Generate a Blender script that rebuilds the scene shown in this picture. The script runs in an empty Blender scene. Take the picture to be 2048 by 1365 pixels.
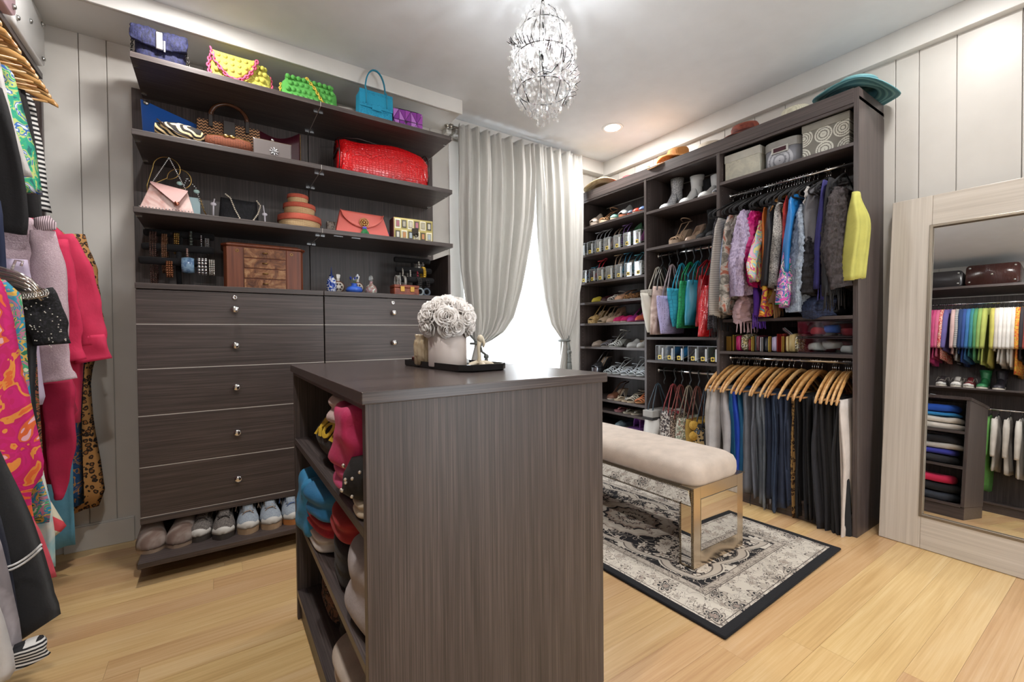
import bpy, math, random
from mathutils import Vector, Matrix, noise
random.seed(7)
R = math.radians; PI = math.pi; S = math.sin; K = math.cos
sc = bpy.context.scene; col = sc.collection
# ---------------------------------------------------------------- camera
FPX = 879.26; YAW, PIT, ROL = R(33.885), R(-0.950), R(-0.4947); CAMH = 1.10
_f = Vector((S(YAW)*K(PIT), K(YAW)*K(PIT), S(PIT))); _r = Vector((K(YAW), -S(YAW), 0)); _u = _r.cross(_f)
RT = _r*K(ROL)+_u*S(ROL); UP = -_r*S(ROL)+_u*K(ROL)
cd = bpy.data.cameras.new('camera'); cd.sensor_width = 36; cd.lens = FPX*36/2048; cd.clip_start = .02
cam = bpy.data.objects.new('camera', cd); col.objects.link(cam)
mw = Matrix.Identity(4)
for i in range(3): mw[i][0], mw[i][1], mw[i][2] = RT[i], UP[i], -_f[i]
mw[0][3], mw[1][3], mw[2][3] = 0, 0, CAMH
cam.matrix_world = mw; sc.camera = cam
def at(x, y, ax, v):
    """point of the room plane ax = v that the photograph shows at pixel x, y (2048 x 1365)"""
    d = _f*FPX+RT*(x-1024)-UP*(y-682.5); c = Vector((0, 0, CAMH)); k = 'xyz'.index(ax)
    return c+d*((v-c[k])/d[k])
# ---------------------------------------------------------------- world, lamps, exposure
w = bpy.data.worlds.new('world'); sc.world = w; w.use_nodes = True
bg = w.node_tree.nodes['Background']; bg.inputs[0].default_value = (.90, .95, 1, 1); bg.inputs[1].default_value = 4.2
vs = sc.view_settings; vs.view_transform = 'Standard'; vs.look = 'None'; vs.gamma = 1; vs.use_curve_mapping = False; vs.exposure = 0.40
CEIL = 2.745; WY = 3.115; WX = 3.17; WL = -1.06; WB = -1.7
NEUT = (1.0, .975, .95)
def lamp(name, kind, loc, power, color, size=.1, rot=(0, 0, 0), spread=None):
    l = bpy.data.lights.new(name, kind); l.energy = power; l.color = color
    if kind == 'AREA':
        l.shape = 'DISK'; l.size = size
        if spread: l.spread = spread
    elif kind == 'POINT': l.shadow_soft_size = size
    o = bpy.data.objects.new(name, l); col.objects.link(o); o.location = loc; o.rotation_euler = rot
    return o
DOWN = [(2.66, 2.49), (-.10, 2.40), (2.66, .55), (-.10, .70), (1.25, .0), (-.1, -1.0), (2.4, -1.0)]
for i, (x, y) in enumerate(DOWN): lamp('downlight_lamp', 'AREA', (x, y, CEIL-.012), (15, 13, 6, 15, 8, 6, 6)[i], NEUT, .11)
CH = (1.176, 1.492, 2.295)        # chandelier bulbs
for k in range(4):
    a = R(45+90*k); lamp('chandelier_lamp', 'POINT', (CH[0]+.055*K(a), CH[1]+.055*S(a), CH[2]+.01), 40, (.97, .985, 1), .012)
# ---------------------------------------------------------------- helpers
def lin(c):
    if isinstance(c, str):
        c = c.lstrip('#'); c = tuple(int(c[i:i+2], 16)/255 for i in (0, 2, 4))
    return tuple(((v+.055)/1.055)**2.4 if v > .04045 else v/12.92 for v in c)+(1,)
class NT:
    def __init__(s, name):
        s.m = bpy.data.materials.new(name); s.m.use_nodes = True; s.t = s.m.node_tree
        s.b = s.t.nodes['Principled BSDF']; s.out = s.t.nodes['Material Output']
    def n(s, typ, ins=None, **kw):
        nd = s.t.nodes.new('ShaderNode'+typ)
        for k, v in kw.items(): setattr(nd, k, v)
        for k, v in (ins or {}).items():
            if hasattr(v, 'is_linked') or hasattr(v, 'is_output'): s.t.links.new(v, nd.inputs[k])
            else: nd.inputs[k].default_value = v
        return nd
    def l(s, a, b): s.t.links.new(a, b)
    def co(s, kind='Object', scale=(1, 1, 1), loc=(0, 0, 0), rot=(0, 0, 0)):
        tc = s.n('TexCoord'); mp = s.n('Mapping'); s.l(tc.outputs[kind], mp.inputs[0])
        mp.inputs['Scale'].default_value = scale; mp.inputs['Location'].default_value = loc; mp.inputs['Rotation'].default_value = rot
        return mp.outputs[0]
    def ramp(s, fac, stops, interp='LINEAR'):
        r = s.n('ValToRGB'); r.color_ramp.interpolation = interp; e = r.color_ramp.elements
        while len(e) < len(stops): e.new(.5)
        for i, (p, c) in enumerate(stops): e[i].position = p; e[i].color = lin(c) if not isinstance(c, float) else (c, c, c, 1)
        s.l(fac, r.inputs[0]); return r.outputs[0]
    def mix(s, fac, a, b, mode='MIX'):
        m = s.n('MixRGB', blend_type=mode)
        for i, v in enumerate((fac, a, b)):
            if hasattr(v, 'is_linked'): s.l(v, m.inputs[i])
            elif i == 0: m.inputs[0].default_value = v
            else: m.inputs[i].default_value = lin(v)
        return m.outputs[0]
    def math(s, op, a, b=0.0, c=None):
        m = s.n('Math', operation=op)
        for i, v in enumerate((a, b, c)):
            if v is None: continue
            if hasattr(v, 'is_linked'): s.l(v, m.inputs[i])
            else: m.inputs[i].default_value = v
        return m.outputs[0]
    def noise(s, vec, scale=5, detail=3, rough=.5, dist=0, out=0):
        return s.n('TexNoise', {'Vector': vec, 'Scale': scale, 'Detail': detail, 'Roughness': rough, 'Distortion': dist}).outputs[out]
    def vor(s, vec, scale=5, feature='F1', rand=1.0, out=0):
        return s.n('TexVoronoi', {'Vector': vec, 'Scale': scale, 'Randomness': rand}, feature=feature).outputs[out]
    def wave(s, vec, scale=5, dist=0, detail=2, dscale=1, typ='BANDS', dr='X'):
        kw = dict(wave_type=typ)
        kw['bands_direction' if typ == 'BANDS' else 'rings_direction'] = dr
        return s.n('TexWave', {'Vector': vec, 'Scale': scale, 'Distortion': dist, 'Detail': detail, 'Detail Scale': dscale}, **kw).outputs['Fac']
    def bump(s, h, strength=.3, dist=.002):
        b = s.n('Bump', {'Strength': strength, 'Distance': dist, 'Height': h}); s.l(b.outputs[0], s.b.inputs['Normal'])
    def set(s, color=None, rough=.5, metal=0, **kw):
        if color is not None:
            if hasattr(color, 'is_linked'): s.l(color, s.b.inputs['Base Color'])
            else: s.b.inputs['Base Color'].default_value = lin(color)
        if hasattr(rough, 'is_linked'): s.l(rough, s.b.inputs['Roughness'])
        else: s.b.inputs['Roughness'].default_value = rough
        s.b.inputs['Metallic'].default_value = metal
        for k, v in kw.items(): s.b.inputs[k.replace('_', ' ')].default_value = v
        return s.m
MC = {}
def plain(c, rough=.6, metal=0, bump=0, bscale=60, **kw):
    """plain colour with a little unevenness"""
    key = ('p', c, rough, metal, bump, bscale, tuple(kw.items()))
    if key in MC: return MC[key]
    t = NT('plain'); v = t.co()
    if metal < .5:
        n = t.noise(v, 9, 3); c1 = t.mix(n, c, c); x = t.n('HueSaturation', {'Color': c1, 'Fac': 1.0}); t.l(t.math('MULTIPLY_ADD', n, .12, .94), x.inputs['Value']); cc = x.outputs[0]
    else: cc = c
    m = t.set(cc, rough, metal, **kw)
    if bump: t.bump(t.noise(v, bscale, 4), bump, .004)
    MC[key] = m; return m
def fabric(c, rough=.85, bump=.35, sheen=.3, scale=140, fold=.0):
    key = ('f', c, rough, bump, sheen, scale)
    if key in MC: return MC[key]
    t = NT('fabric'); v = t.co(); n = t.noise(v, 14, 4); x = t.n('HueSaturation'); x.inputs['Color'].default_value = lin(c)
    t.l(t.math('MULTIPLY_ADD', n, .5, .75), x.inputs['Value'])
    m = t.set(x.outputs[0], rough, 0); t.b.inputs['Sheen Weight'].default_value = sheen*.10
    h = t.math('ADD', t.math('MULTIPLY', t.noise(v, scale, 2), .35), t.noise(v, 22, 3)); t.bump(h, bump, .006)
    MC[key] = m; return m
def metal(c='#c8c8ca', rough=.25): return plain(c, rough, 1)
def woodgrain(name, axis, dark, mid, light, rough=.40, freq=340, along=3, bump=.10):
    t = NT(name); sca = [freq]*3; sca['xyz'.index(axis)] = along
    v = t.co(scale=tuple(sca)); n = t.noise(v, 1, 3, .65); sca2 = [freq*.22]*3; sca2['xyz'.index(axis)] = along*.4
    n2 = t.noise(t.co(scale=tuple(sca2), loc=(3, 7, 1)), 1, 2)
    f = t.math('ADD', t.math('MULTIPLY', n, .72), t.math('MULTIPLY', n2, .28))
    c = t.ramp(f, [(.34, dark), (.5, mid), (.68, light)])
    m = t.set(c, rough, 0); t.bump(n, bump, .001); return m
DK, MD, LT = '#2f2725', '#453c3a', '#635753'
WOOD = {a: woodgrain('dark_textured_wood_'+a, a, DK, MD, LT) for a in 'xyz'}
# pattern materials ------------------------------------------------
def pattern(kind, *c, scale=1.0, rough=.8):
    key = (kind, c, scale, rough)
    if key in MC: return MC[key]
    t = NT(kind)
    if kind == 'leopard':
        v = t.co(scale=(scale, scale, scale)); d = t.noise(v, 30, 2, out=1)
        w2 = t.n('VectorMath', {0: v}, operation='ADD'); sc_ = t.n('VectorMath', {0: d}, operation='SCALE'); sc_.inputs['Scale'].default_value = .022; t.l(sc_.outputs[0], w2.inputs[1])
        vo = t.vor(w2.outputs[0], 34, rand=.8)
        n = t.noise(v, 55, 1); f = t.math('ADD', vo, t.math('MULTIPLY', t.math('SUBTRACT', n, .5), .35))
        col_ = t.ramp(f, [(0, c[1]), (.22, c[1]), (.26, c[2]), (.42, c[2]), (.46, c[0])], 'CONSTANT')
    elif kind == 'zebra':
        f = t.wave(t.co(rot=(.3, .8, .9)), 16*scale, 9, 1, .7); col_ = t.ramp(f, [(.0, c[0]), (.52, c[1])], 'CONSTANT')
    elif kind == 'stripes':       # horizontal stripes (along z)
        f = t.wave(t.co(), 9*scale, .6, 1, 1, dr='Z'); col_ = t.ramp(f, [(0, c[0]), (.5, c[1])], 'CONSTANT')
    elif kind == 'vstripes':
        f = t.wave(t.co(), 14*scale, .3, 1, 1, dr='X'); col_ = t.ramp(f, [(0, c[0]), (.5, c[1])], 'CONSTANT')
    elif kind == 'zigzag':
        v = t.co(); s_ = t.n('SeparateXYZ', {0: v}); zz = t.math('PINGPONG', t.math('MULTIPLY', s_.outputs[0], 1), .012*scale)
        f = t.math('FRACT', t.math('MULTIPLY', t.math('ADD', s_.outputs[2], zz), 45/scale)); col_ = t.ramp(f, [(0, c[0]), (.5, c[1])], 'CONSTANT')
    elif kind == 'floral':        # blobs of several colours
        v = t.co(scale=(scale,)*3); d = t.noise(v, 9, 2, out=1); w2 = t.n('VectorMath', {0: v}, operation='ADD'); s2 = t.n('VectorMath', {0: d}, operation='SCALE'); s2.inputs['Scale'].default_value = .11; t.l(s2.outputs[0], w2.inputs[1])
        vc = t.vor(w2.outputs[0], 11, out=1); h = t.n('SeparateColor', {0: vc}).outputs[0]
        st = [(i/len(c), cc) for i, cc in enumerate(c)]; col_ = t.ramp(h, st, 'CONSTANT')
        ed = t.vor(w2.outputs[0], 11, 'DISTANCE_TO_EDGE'); col_ = t.mix(t.ramp(ed, [(0, .55), (.03, .0)]), col_, c[-1])
    elif kind == 'swirl':
        f = t.noise(t.co(scale=(scale,)*3), 11, 2, .5, 2.2); n = len(c); col_ = t.ramp(f, [(.30+.42*i/n, cc) for i, cc in enumerate(c)], 'CONSTANT')
    elif kind == 'smooth':
        f = t.noise(t.co(scale=(scale,)*3), 7, 3, .5, 1.2); n = len(c); col_ = t.ramp(f, [(.30+.42*i/n, cc) for i, cc in enumerate(c)])
    elif kind == 'dots':
        vo = t.vor(t.co(), 26*scale, rand=.35); col_ = t.ramp(vo, [(0, c[1]), (.22, c[0])], 'CONSTANT')
    elif kind == 'python':
        vo = t.vor(t.co(), 90*scale, 'DISTANCE_TO_EDGE'); n = t.noise(t.co(), 12, 3); a = t.ramp(n, [(.4, c[0]), (.6, c[1])]); col_ = t.mix(t.ramp(vo, [(0, 1.), (.09, 0.)]), a, c[2])
    elif kind == 'tweed':
        vo = t.vor(t.co(), 190*scale, out=1); h = t.n('SeparateColor', {0: vo}).outputs[0]; col_ = t.ramp(h, [(i/len(c), cc) for i, cc in enumerate(c)], 'CONSTANT')
    elif kind == 'burl':
        n = t.noise(t.co(), 16, 5, .7, 1.5); col_ = t.ramp(n, [(.32, c[0]), (.5, c[1]), (.66, c[2])])
    elif kind == 'straw':
        f = t.math('MULTIPLY', t.wave(t.co(), 40*scale, 0, dr='Z'), t.wave(t.co(), 40*scale, 0, dr='X')); col_ = t.ramp(f, [(.0, c[0]), (.5, c[1])])
    elif kind == 'fur':
        v = t.co(scale=(1, 1, .35)); n = t.noise(v, 120*scale, 3, .7); col_ = t.ramp(n, [(.35, c[0]), (.62, c[1])])
    elif kind == 'croc':
        vo = t.vor(t.co(scale=(1, 1, 1.5)), 55*scale, 'DISTANCE_TO_EDGE', rand=.25); col_ = t.ramp(vo, [(0, c[0]), (.06, c[1])]); t.bump(t.ramp(vo, [(0, 0.), (.12, 1.)]), .6, .002)
    elif kind == 'medallion':
        v = t.co(scale=(0, scale, scale)); vo = t.vor(v, 7, rand=.25); f = t.math('FRACT', t.math('MULTIPLY', vo, 9)); n = t.vor(v, 75, rand=.2)
        g = t.math('MULTIPLY', t.math('LESS_THAN', vo, .46), t.math('GREATER_THAN', t.math('ADD', f, t.math('MULTIPLY', n, .6)), .62)); col_ = t.mix(g, c[0], c[1])
    elif kind == 'gingham':
        vo = t.vor(t.co(), 20*scale, rand=0, out=1); h = t.n('SeparateColor', {0: vo}).outputs[0]; col_ = t.ramp(h, [(i/len(c), cc) for i, cc in enumerate(c)], 'CONSTANT')
    m = t.set(col_, rough, 0)
    if kind in ('tweed', 'fur', 'straw', 'python', 'leopard'): t.bump(t.noise(t.co(), 160, 2), .5, .003)
    elif kind != 'croc': t.bump(t.noise(t.co(), 25, 3), .3, .005)
    MC[key] = m; return m
# geometry ---------------------------------------------------------
class G:
    def __init__(s): s.v = []; s.f = []
    def add(s, v, f):
        n = len(s.v); s.v += [tuple(p) for p in v]; s.f += [tuple(i+n for i in q) for q in f]; return s
    def box(s, x0, x1, y0, y1, z0, z1):
        return s.add([(x, y, z) for z in (z0, z1) for y in (y0, y1) for x in (x0, x1)],
                     [(0, 2, 3, 1), (4, 5, 7, 6), (0, 1, 5, 4), (2, 6, 7, 3), (0, 4, 6, 2), (1, 3, 7, 5)])
    def hexa(s, p): return s.add(p, [(0, 2, 3, 1), (4, 5, 7, 6), (0, 1, 5, 4), (2, 6, 7, 3), (0, 4, 6, 2), (1, 3, 7, 5)])
    def loft(s, rings, cap=True, closed=True, wrap=False):
        n = len(rings[0]); v = [p for r in rings for p in r]; f = []; m = len(rings)
        for i in range(m if wrap else m-1):
            for j in range(n if closed else n-1):
                a = i*n+j; b = i*n+(j+1) % n; i2 = (i+1) % m; f.append((a, b, i2*n+(j+1) % n, i2*n+j))
        if cap and closed and not wrap: f.append(tuple(range(n))[::-1]); f.append(tuple((m-1)*n+j for j in range(n)))
        return s.add(v, f)
    def lathe(s, prof, n=20, c=(0, 0, 0), sx=1, sy=1, cap=True, ax='z'):
        rings = []
        for r, z in prof:
            q = []
            for j in range(n):
                a = 2*PI*j/n; p = (r*K(a)*sx, r*S(a)*sy, z)
                if ax == 'x': p = (p[2], p[0], p[1])
                elif ax == 'y': p = (p[0], p[2], p[1])
                q.append((c[0]+p[0], c[1]+p[1], c[2]+p[2]))
            rings.append(q)
        return s.loft(rings, cap)
    def tube(s, path, r, n=6, closed=False, sq=None):
        P = [Vector(p) for p in path]; m = len(P); rings = []; prev = None
        for i in range(m):
            if closed: t = P[(i+1) % m]-P[i-1]
            else: t = P[min(i+1, m-1)]-P[max(i-1, 0)]
            if t.length < 1e-9: t = Vector((0, 0, 1))
            t.normalize()
            if prev is None:
                a = Vector((0, 0, 1)) if abs(t.z) < .9 else Vector((1, 0, 0)); u = t.cross(a).normalized()
            else:
                u = prev-t*prev.dot(t)
                if u.length < 1e-6: u = t.cross(Vector((0, 0, 1)))
                u.normalize()
            prev = u; w_ = t.cross(u); rr = r[i] if isinstance(r, (list, tuple)) else r
            a2 = sq or 1
            rings.append([P[i]+u*K(2*PI*j/n)*rr*a2+w_*S(2*PI*j/n)*rr for j in range(n)])
        return s.loft(rings, not closed, True, closed)
    def ball(s, c, r, n=8, sx=1, sy=1, sz=1):
        m = max(3, n//2); return s.lathe([(r*S(PI*(i+.02)/(m+.04)), -r*sz*K(PI*(i+.02)/(m+.04))) for i in range(m+1)], n, c, sx, sy)
    def sheet(s, fn, nu, nv, th=0.0):
        """fn(u, v) -> point; with thickness th the sheet is closed into a thin solid"""
        P = [[Vector(fn(i/nu, j/nv)) for j in range(nv+1)] for i in range(nu+1)]
        if not th:
            v = [p for r in P for p in r]; f = [(i*(nv+1)+j, i*(nv+1)+j+1, (i+1)*(nv+1)+j+1, (i+1)*(nv+1)+j) for i in range(nu) for j in range(nv)]
            return s.add(v, f)
        Nn = []
        for i in range(nu+1):
            row = []
            for j in range(nv+1):
                a = P[min(i+1, nu)][j]-P[max(i-1, 0)][j]; b = P[i][min(j+1, nv)]-P[i][max(j-1, 0)]; c = a.cross(b)
                row.append(c.normalized() if c.length > 1e-12 else Vector((0, 0, 1)))
            Nn.append(row)
        rings = []
        for i in range(nu+1):
            rings.append([P[i][j]+Nn[i][j]*th/2 for j in range(nv+1)]+[P[i][j]-Nn[i][j]*th/2 for j in range(nv, -1, -1)])
        return s.loft(rings, True)
    def torus(s, c, Rr, r, n=20, m=6, ax='z', sx=1, sy=1):
        p = []
        for i in range(n):
            a = 2*PI*i/n; q = (Rr*K(a)*sx, Rr*S(a)*sy, 0)
            if ax == 'x': q = (0, q[0], q[1])
            elif ax == 'y': q = (q[0], 0, q[1])
            p.append((c[0]+q[0], c[1]+q[1], c[2]+q[2]))
        return s.tube(p, r, m, True)
    def move(s, d=(0, 0, 0), rz=0, sc_=1, rx=0, ry=0):
        m = Matrix.Translation(d) @ Matrix.Rotation(rz, 4, 'Z') @ Matrix.Rotation(ry, 4, 'Y') @ Matrix.Rotation(rx, 4, 'X') @ Matrix.Scale(sc_, 4)
        s.v = [tuple(m @ Vector(p)) for p in s.v]; return s
    def o(s, name, mat, parent=None, smooth=False, bevel=0, kind=None, label=None, world=False, sub=0, data=None):
        me = bpy.data.meshes.new(name); v = s.v
        if world and parent is not None:
            L = parent.location if parent.parent is None else Vector((0, 0, 0))
            if parent.parent is not None: L = parent.parent.location
            v = [(p[0]-L.x, p[1]-L.y, p[2]-L.z) for p in v]
        me.from_pydata([tuple(p) for p in v], [], s.f)
        for m_ in (mat if isinstance(mat, (list, tuple)) else [mat]): me.materials.append(m_)
        if smooth: me.polygons.foreach_set('use_smooth', [True]*len(me.polygons))
        ob = bpy.data.objects.new(name, me); col.objects.link(ob)
        if parent is not None: ob.parent = parent
        if bevel:
            b = ob.modifiers.new('bevel', 'BEVEL'); b.width = bevel; b.segments = 2; b.limit_method = 'ANGLE'
        if sub:
            b = ob.modifiers.new('sub', 'SUBSURF'); b.levels = sub; b.render_levels = sub
        if kind: ob['kind'] = kind
        if label: ob['label'] = label
        return ob
def fixn(ob):
    import bmesh
    b = bmesh.new(); b.from_mesh(ob.data); bmesh.ops.recalc_face_normals(b, faces=b.faces); b.to_mesh(ob.data); b.free(); return ob
def tag(o, label, cat, group=None):
    o['label'] = label; o['category'] = cat
    if group: o['group'] = group
    return o
def thing(name, label, cat, loc=(0, 0, 0), rz=0, group=None, rot=None):
    o = bpy.data.objects.new(name, None); col.objects.link(o); o.empty_display_size = .05; o.location = loc
    o.rotation_euler = rot or (0, 0, rz); return tag(o, label, cat, group)
def dup(root, loc, rz=None, label=None, group=None, mats=None):
    def cp(o, par):
        c = o.copy(); col.objects.link(c); c.parent = par
        for ch in KIDS.get(o.name, None) or [k for k in o.children]: cp(ch, c)
        return c
    r = cp(root, None); r.location = loc
    if rz is not None: r.rotation_euler = (0, 0, rz)
    if label: r['label'] = label
    if group: r['group'] = group
    return r
KIDS = {}
def struct(g, name, mat, **kw): return g.o(name, mat, kind='structure', **kw)
def ln(a, b, t): return a+(b-a)*t
def smooth(t): t = max(0, min(1, t)); return t*t*(3-2*t)
def interp(pts, t):
    if t <= pts[0][0]: return pts[0][1]
    for (a, u), (b, v) in zip(pts, pts[1:]):
        if t <= b: return u+(v-u)*smooth((t-a)/(b-a))
    return pts[-1][1]
def lerp(pts, t):
    if t <= pts[0][0]: return pts[0][1]
    for (a, u), (b, v) in zip(pts, pts[1:]):
        if t <= b: return u+(v-u)*(t-a)/(b-a)
    return pts[-1][1]
# ================================================================ room
WALLC = plain('#c4c0ba', .38, 0, .05, 30); TRIMC = plain('#d6d4d0', .42); CEILC = plain('#dadee2', .75, 0, .06, 40)
GROOVE = plain('#a9a59f', .7)
def oak():
    t = NT('oak_floorboard'); oi = t.n('ObjectInfo'); rnd = oi.outputs['Random']
    v = t.n('TexCoord').outputs['Object']; off = t.n('VectorMath', {0: v}, operation='ADD'); cx = t.n('CombineXYZ'); t.l(t.math('MULTIPLY', rnd, 37.0), cx.inputs[0]); t.l(t.math('MULTIPLY', rnd, 11.0), cx.inputs[1]); t.l(cx.outputs[0], off.inputs[1])
    mp = t.n('Mapping', {0: off.outputs[0]}); mp.inputs['Scale'].default_value = (2.2, 95, 95)
    n = t.noise(mp.outputs[0], 1, 4, .62, .6)
    mp2 = t.n('Mapping', {0: off.outputs[0]}); mp2.inputs['Scale'].default_value = (.9, 9, 9); n2 = t.noise(mp2.outputs[0], 1, 2, .5, 1.5)
    f = t.math('ADD', t.math('MULTIPLY', n, .55), t.math('MULTIPLY', n2, .45))
    c = t.ramp(f, [(.3, '#bf9462'), (.5, '#d3ac78'), (.7, '#e0c092')])
    x = t.n('HueSaturation', {'Color': c}); x.inputs['Saturation'].default_value = .98; t.l(t.math('MULTIPLY_ADD', rnd, .20, .88), x.inputs['Value']); t.l(t.math('MULTIPLY_ADD', rnd, .02, .492), x.inputs['Hue'])
    m = t.set(x.outputs[0], .34); t.bump(n, .06, .001); return m
OAK = oak()
fl = struct(G().box(WL-.1, WX+.1, WB-.1, WY+.1, -.05, -.014), 'floor', plain('#5a4228', .8))
rw = random.Random(3); y = WY; bw = .102; nb = 0
while y > WB:
    x = WL-rw.uniform(0, 1.0)
    while x < WX:
        L = rw.uniform(.85, 1.9); x0, x1 = max(x, WL), min(x+L, WX)
        if x1-x0 > .03:
            g = G().box(x0+.0003, x1-.0003, max(y-bw, WB)+.0003, y-.0003, -.014, rw.uniform(-.0006, 0)); g.o('plank', OAK, fl); nb += 1
        x += L
    y -= bw
struct(G().box(WL-.1, WX+.1, WB-.1, WY+.3, CEIL, CEIL+.1), 'ceiling', CEILC)
# walls with vertical boards, joints recessed
def boards(wall, seams, plane, a0, a1, z0, z1, th=.008, gap=.0035):
    s_ = [a0]+sorted(seams)+[a1]
    for p, q in zip(s_, s_[1:]):
        if q-p < .02: continue
        if plane[0] == 'y': G().box(p+gap/2, q-gap/2, plane[1]-th, plane[1], z0, z1).o('panel', WALLC, wall, bevel=.0015)
        elif plane[0] == 'x': G().box(plane[1]-th, plane[1], p+gap/2, q-gap/2, z0, z1).o('panel', WALLC, wall, bevel=.0015)
        else: G().box(plane[1], plane[1]+th, p+gap/2, q-gap/2, z0, z1).o('panel', WALLC, wall, bevel=.0015)
WX0, WX1, WZ0, WZ1 = 1.60, 2.70, .35, 2.50      # window opening
g = G().box(WL-.1, WX0, WY+.008, WY+.15, 0, CEIL).box(WX1, WX+.1, WY+.008, WY+.15, 0, CEIL).box(WX0, WX1, WY+.008, WY+.15, 0, WZ0).box(WX0, WX1, WY+.008, WY+.15, WZ1, CEIL)
wf = struct(g, 'wall_far', GROOVE)
sx = [at(160, 250, 'y', WY).x, at(216, 250, 'y', WY).x]
boards(wf, [sx[0]-.2, sx[0], sx[1], sx[1]+.22, sx[1]+.42, sx[1]+.65, .9, 1.1, 1.36], ('y', WY+.008), WL, WX0, 0, CEIL)
boards(wf, [2.9, 3.05], ('y', WY+.008), WX1, WX, 0, CEIL)
boards(wf, [1.9, 2.2, 2.5], ('y', WY+.008), WX0, WX1, 0, WZ0); boards(wf, [1.9, 2.2, 2.5], ('y', WY+.008), WX0, WX1, WZ1, CEIL)
wr = struct(G().box(WX+.008, WX+.15, WB-.1, WY+.15, 0, CEIL), 'wall_right', GROOVE)
boards(wr, [.389, .611, .757, .856, 1.0, 1.2, 1.43, 1.63, 1.85, 2.05, 2.3, 2.5, 2.7, 2.9, .2, 0, -.25, -.5, -.9, -1.2, -1.45], ('x', WX+.008), WB, WY, 0, CEIL)
wl = struct(G().box(WL-.15, WL-.008, WB-.1, WY+.15, 0, CEIL), 'wall_left', GROOVE)
boards(wl, [-1.4+.33*i for i in range(14)], ('-x', WL-.008), WB, WY, 0, CEIL)
# back wall with an unseen doorway, added to let world light in as fill
DX0, DX1 = 1.2, 2.3
wb = struct(G().box(WL-.1, DX0, WB-.15, WB, 0, CEIL).box(DX1, WX+.1, WB-.15, WB, 0, CEIL).box(DX0, DX1, WB-.15, WB, 2.35, CEIL), 'wall_back', WALLC)
struct(G().box(DX0-.09, DX0, WB, WB+.02, 0, 2.44).box(DX1, DX1+.09, WB, WB+.02, 0, 2.44).box(DX0, DX1, WB, WB+.02, 2.35, 2.44), 'trim_1', TRIMC)
# soffit above the dresser and crown boxes
struct(G().box(WL, 1.462, 2.79, WY+.008, 2.662, CEIL).box(WL, 1.462, 2.775, 2.79, 2.647, CEIL).box(WL, 1.38, 2.81, WY, 2.655, 2.665), 'trim_2', TRIMC, bevel=.003)
struct(G().box(1.462, 3.123, 3.04, WY+.008, 2.625, CEIL), 'trim_3', TRIMC, bevel=.003)
struct(G().box(3.123, WX+.008, WB, WY+.008, 2.612, CEIL), 'trim_4', TRIMC, bevel=.003)
BASE = plain('#c9c6c1', .4)
struct(G().box(-.66, -.385, WY-.016, WY, 0, .125).box(-.66, -.385, WY-.010, WY, .125, .132), 'baseboard_far', BASE, bevel=.002)
struct(G().box(WX-.016, WX, WB, .88, 0, .125), 'baseboard_right', BASE, bevel=.002)
struct(G().box(1.36, 2.75, WY-.016, WY, 0, .125), 'baseboard_window', BASE, bevel=.002)
# window
FRW = plain('#e9e9e7', .35)
g = G()
for x0, x1, z0, z1 in ((WX0, WX0+.05, WZ0, WZ1), (WX1-.05, WX1, WZ0, WZ1), (WX0, WX1, WZ0, WZ0+.05), (WX0, WX1, WZ1-.05, WZ1)): g.box(x0, x1, WY+.03, WY+.09, z0, z1)
wn = struct(g, 'window_1', FRW)
t = NT('window_glass'); gl = t.n('BsdfGlass', {'Roughness': 0.0, 'IOR': 1.1}); tr = t.n('BsdfTransparent'); mx = t.n('MixShader', {0: .9}); t.l(gl.outputs[0], mx.inputs[1]); t.l(tr.outputs[0], mx.inputs[2]); t.l(mx.outputs[0], t.out.inputs[0]); WGL = t.m
G().box(WX0+.05, WX1-.05, WY+.055, WY+.062, WZ0+.05, WZ1-.05).o('pane', WGL, wn)
struct(G().box(WX0-.09, WX0, WY-.018, WY+.02, WZ0-.1, WZ1+.1).box(WX0, WX1, WY-.018, WY+.02, WZ1, WZ1+.1).box(WX1, WX1+.06, WY-.018, WY+.02, WZ0-.1, WZ1+.1), 'trim_5', FRW, bevel=.002)
struct(G().box(WX0-.1, WX1+.05, WY-.04, WY+.02, WZ0-.035, WZ0), 'trim_6', FRW, bevel=.003)
# recessed lights
t = NT('downlight_glow'); t.set('#ffffff', .5); t.b.inputs['Emission Color'].default_value = (1, .97, .93, 1); t.b.inputs['Emission Strength'].default_value = 9; GLOW = t.m
for i, (x, y) in enumerate(DOWN):
    lab = ['round recessed ceiling light above the corner by the curtains', 'round recessed ceiling light in front of the drawers', 'round recessed ceiling light near the leaning mirror', 'round recessed ceiling light over the left clothes rack', 'round recessed ceiling light above the camera', 'round recessed ceiling light at the back left', 'round recessed ceiling light at the back right'][i]
    r0 = thing('ceiling_light', lab, 'light', (x, y, CEIL), 0, 'recessed ceiling lights')
    G().lathe([(.062, -.003), (.080, -.006), (.084, 0), (.062, 0)], 32, cap=False).o('rim', plain('#f2f2f0', .4), r0, True)
    G().lathe([(.001, -.001), (.062, -.001), (.062, -.003), (.001, -.004)], 24).o('diffuser', GLOW, r0)
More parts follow.
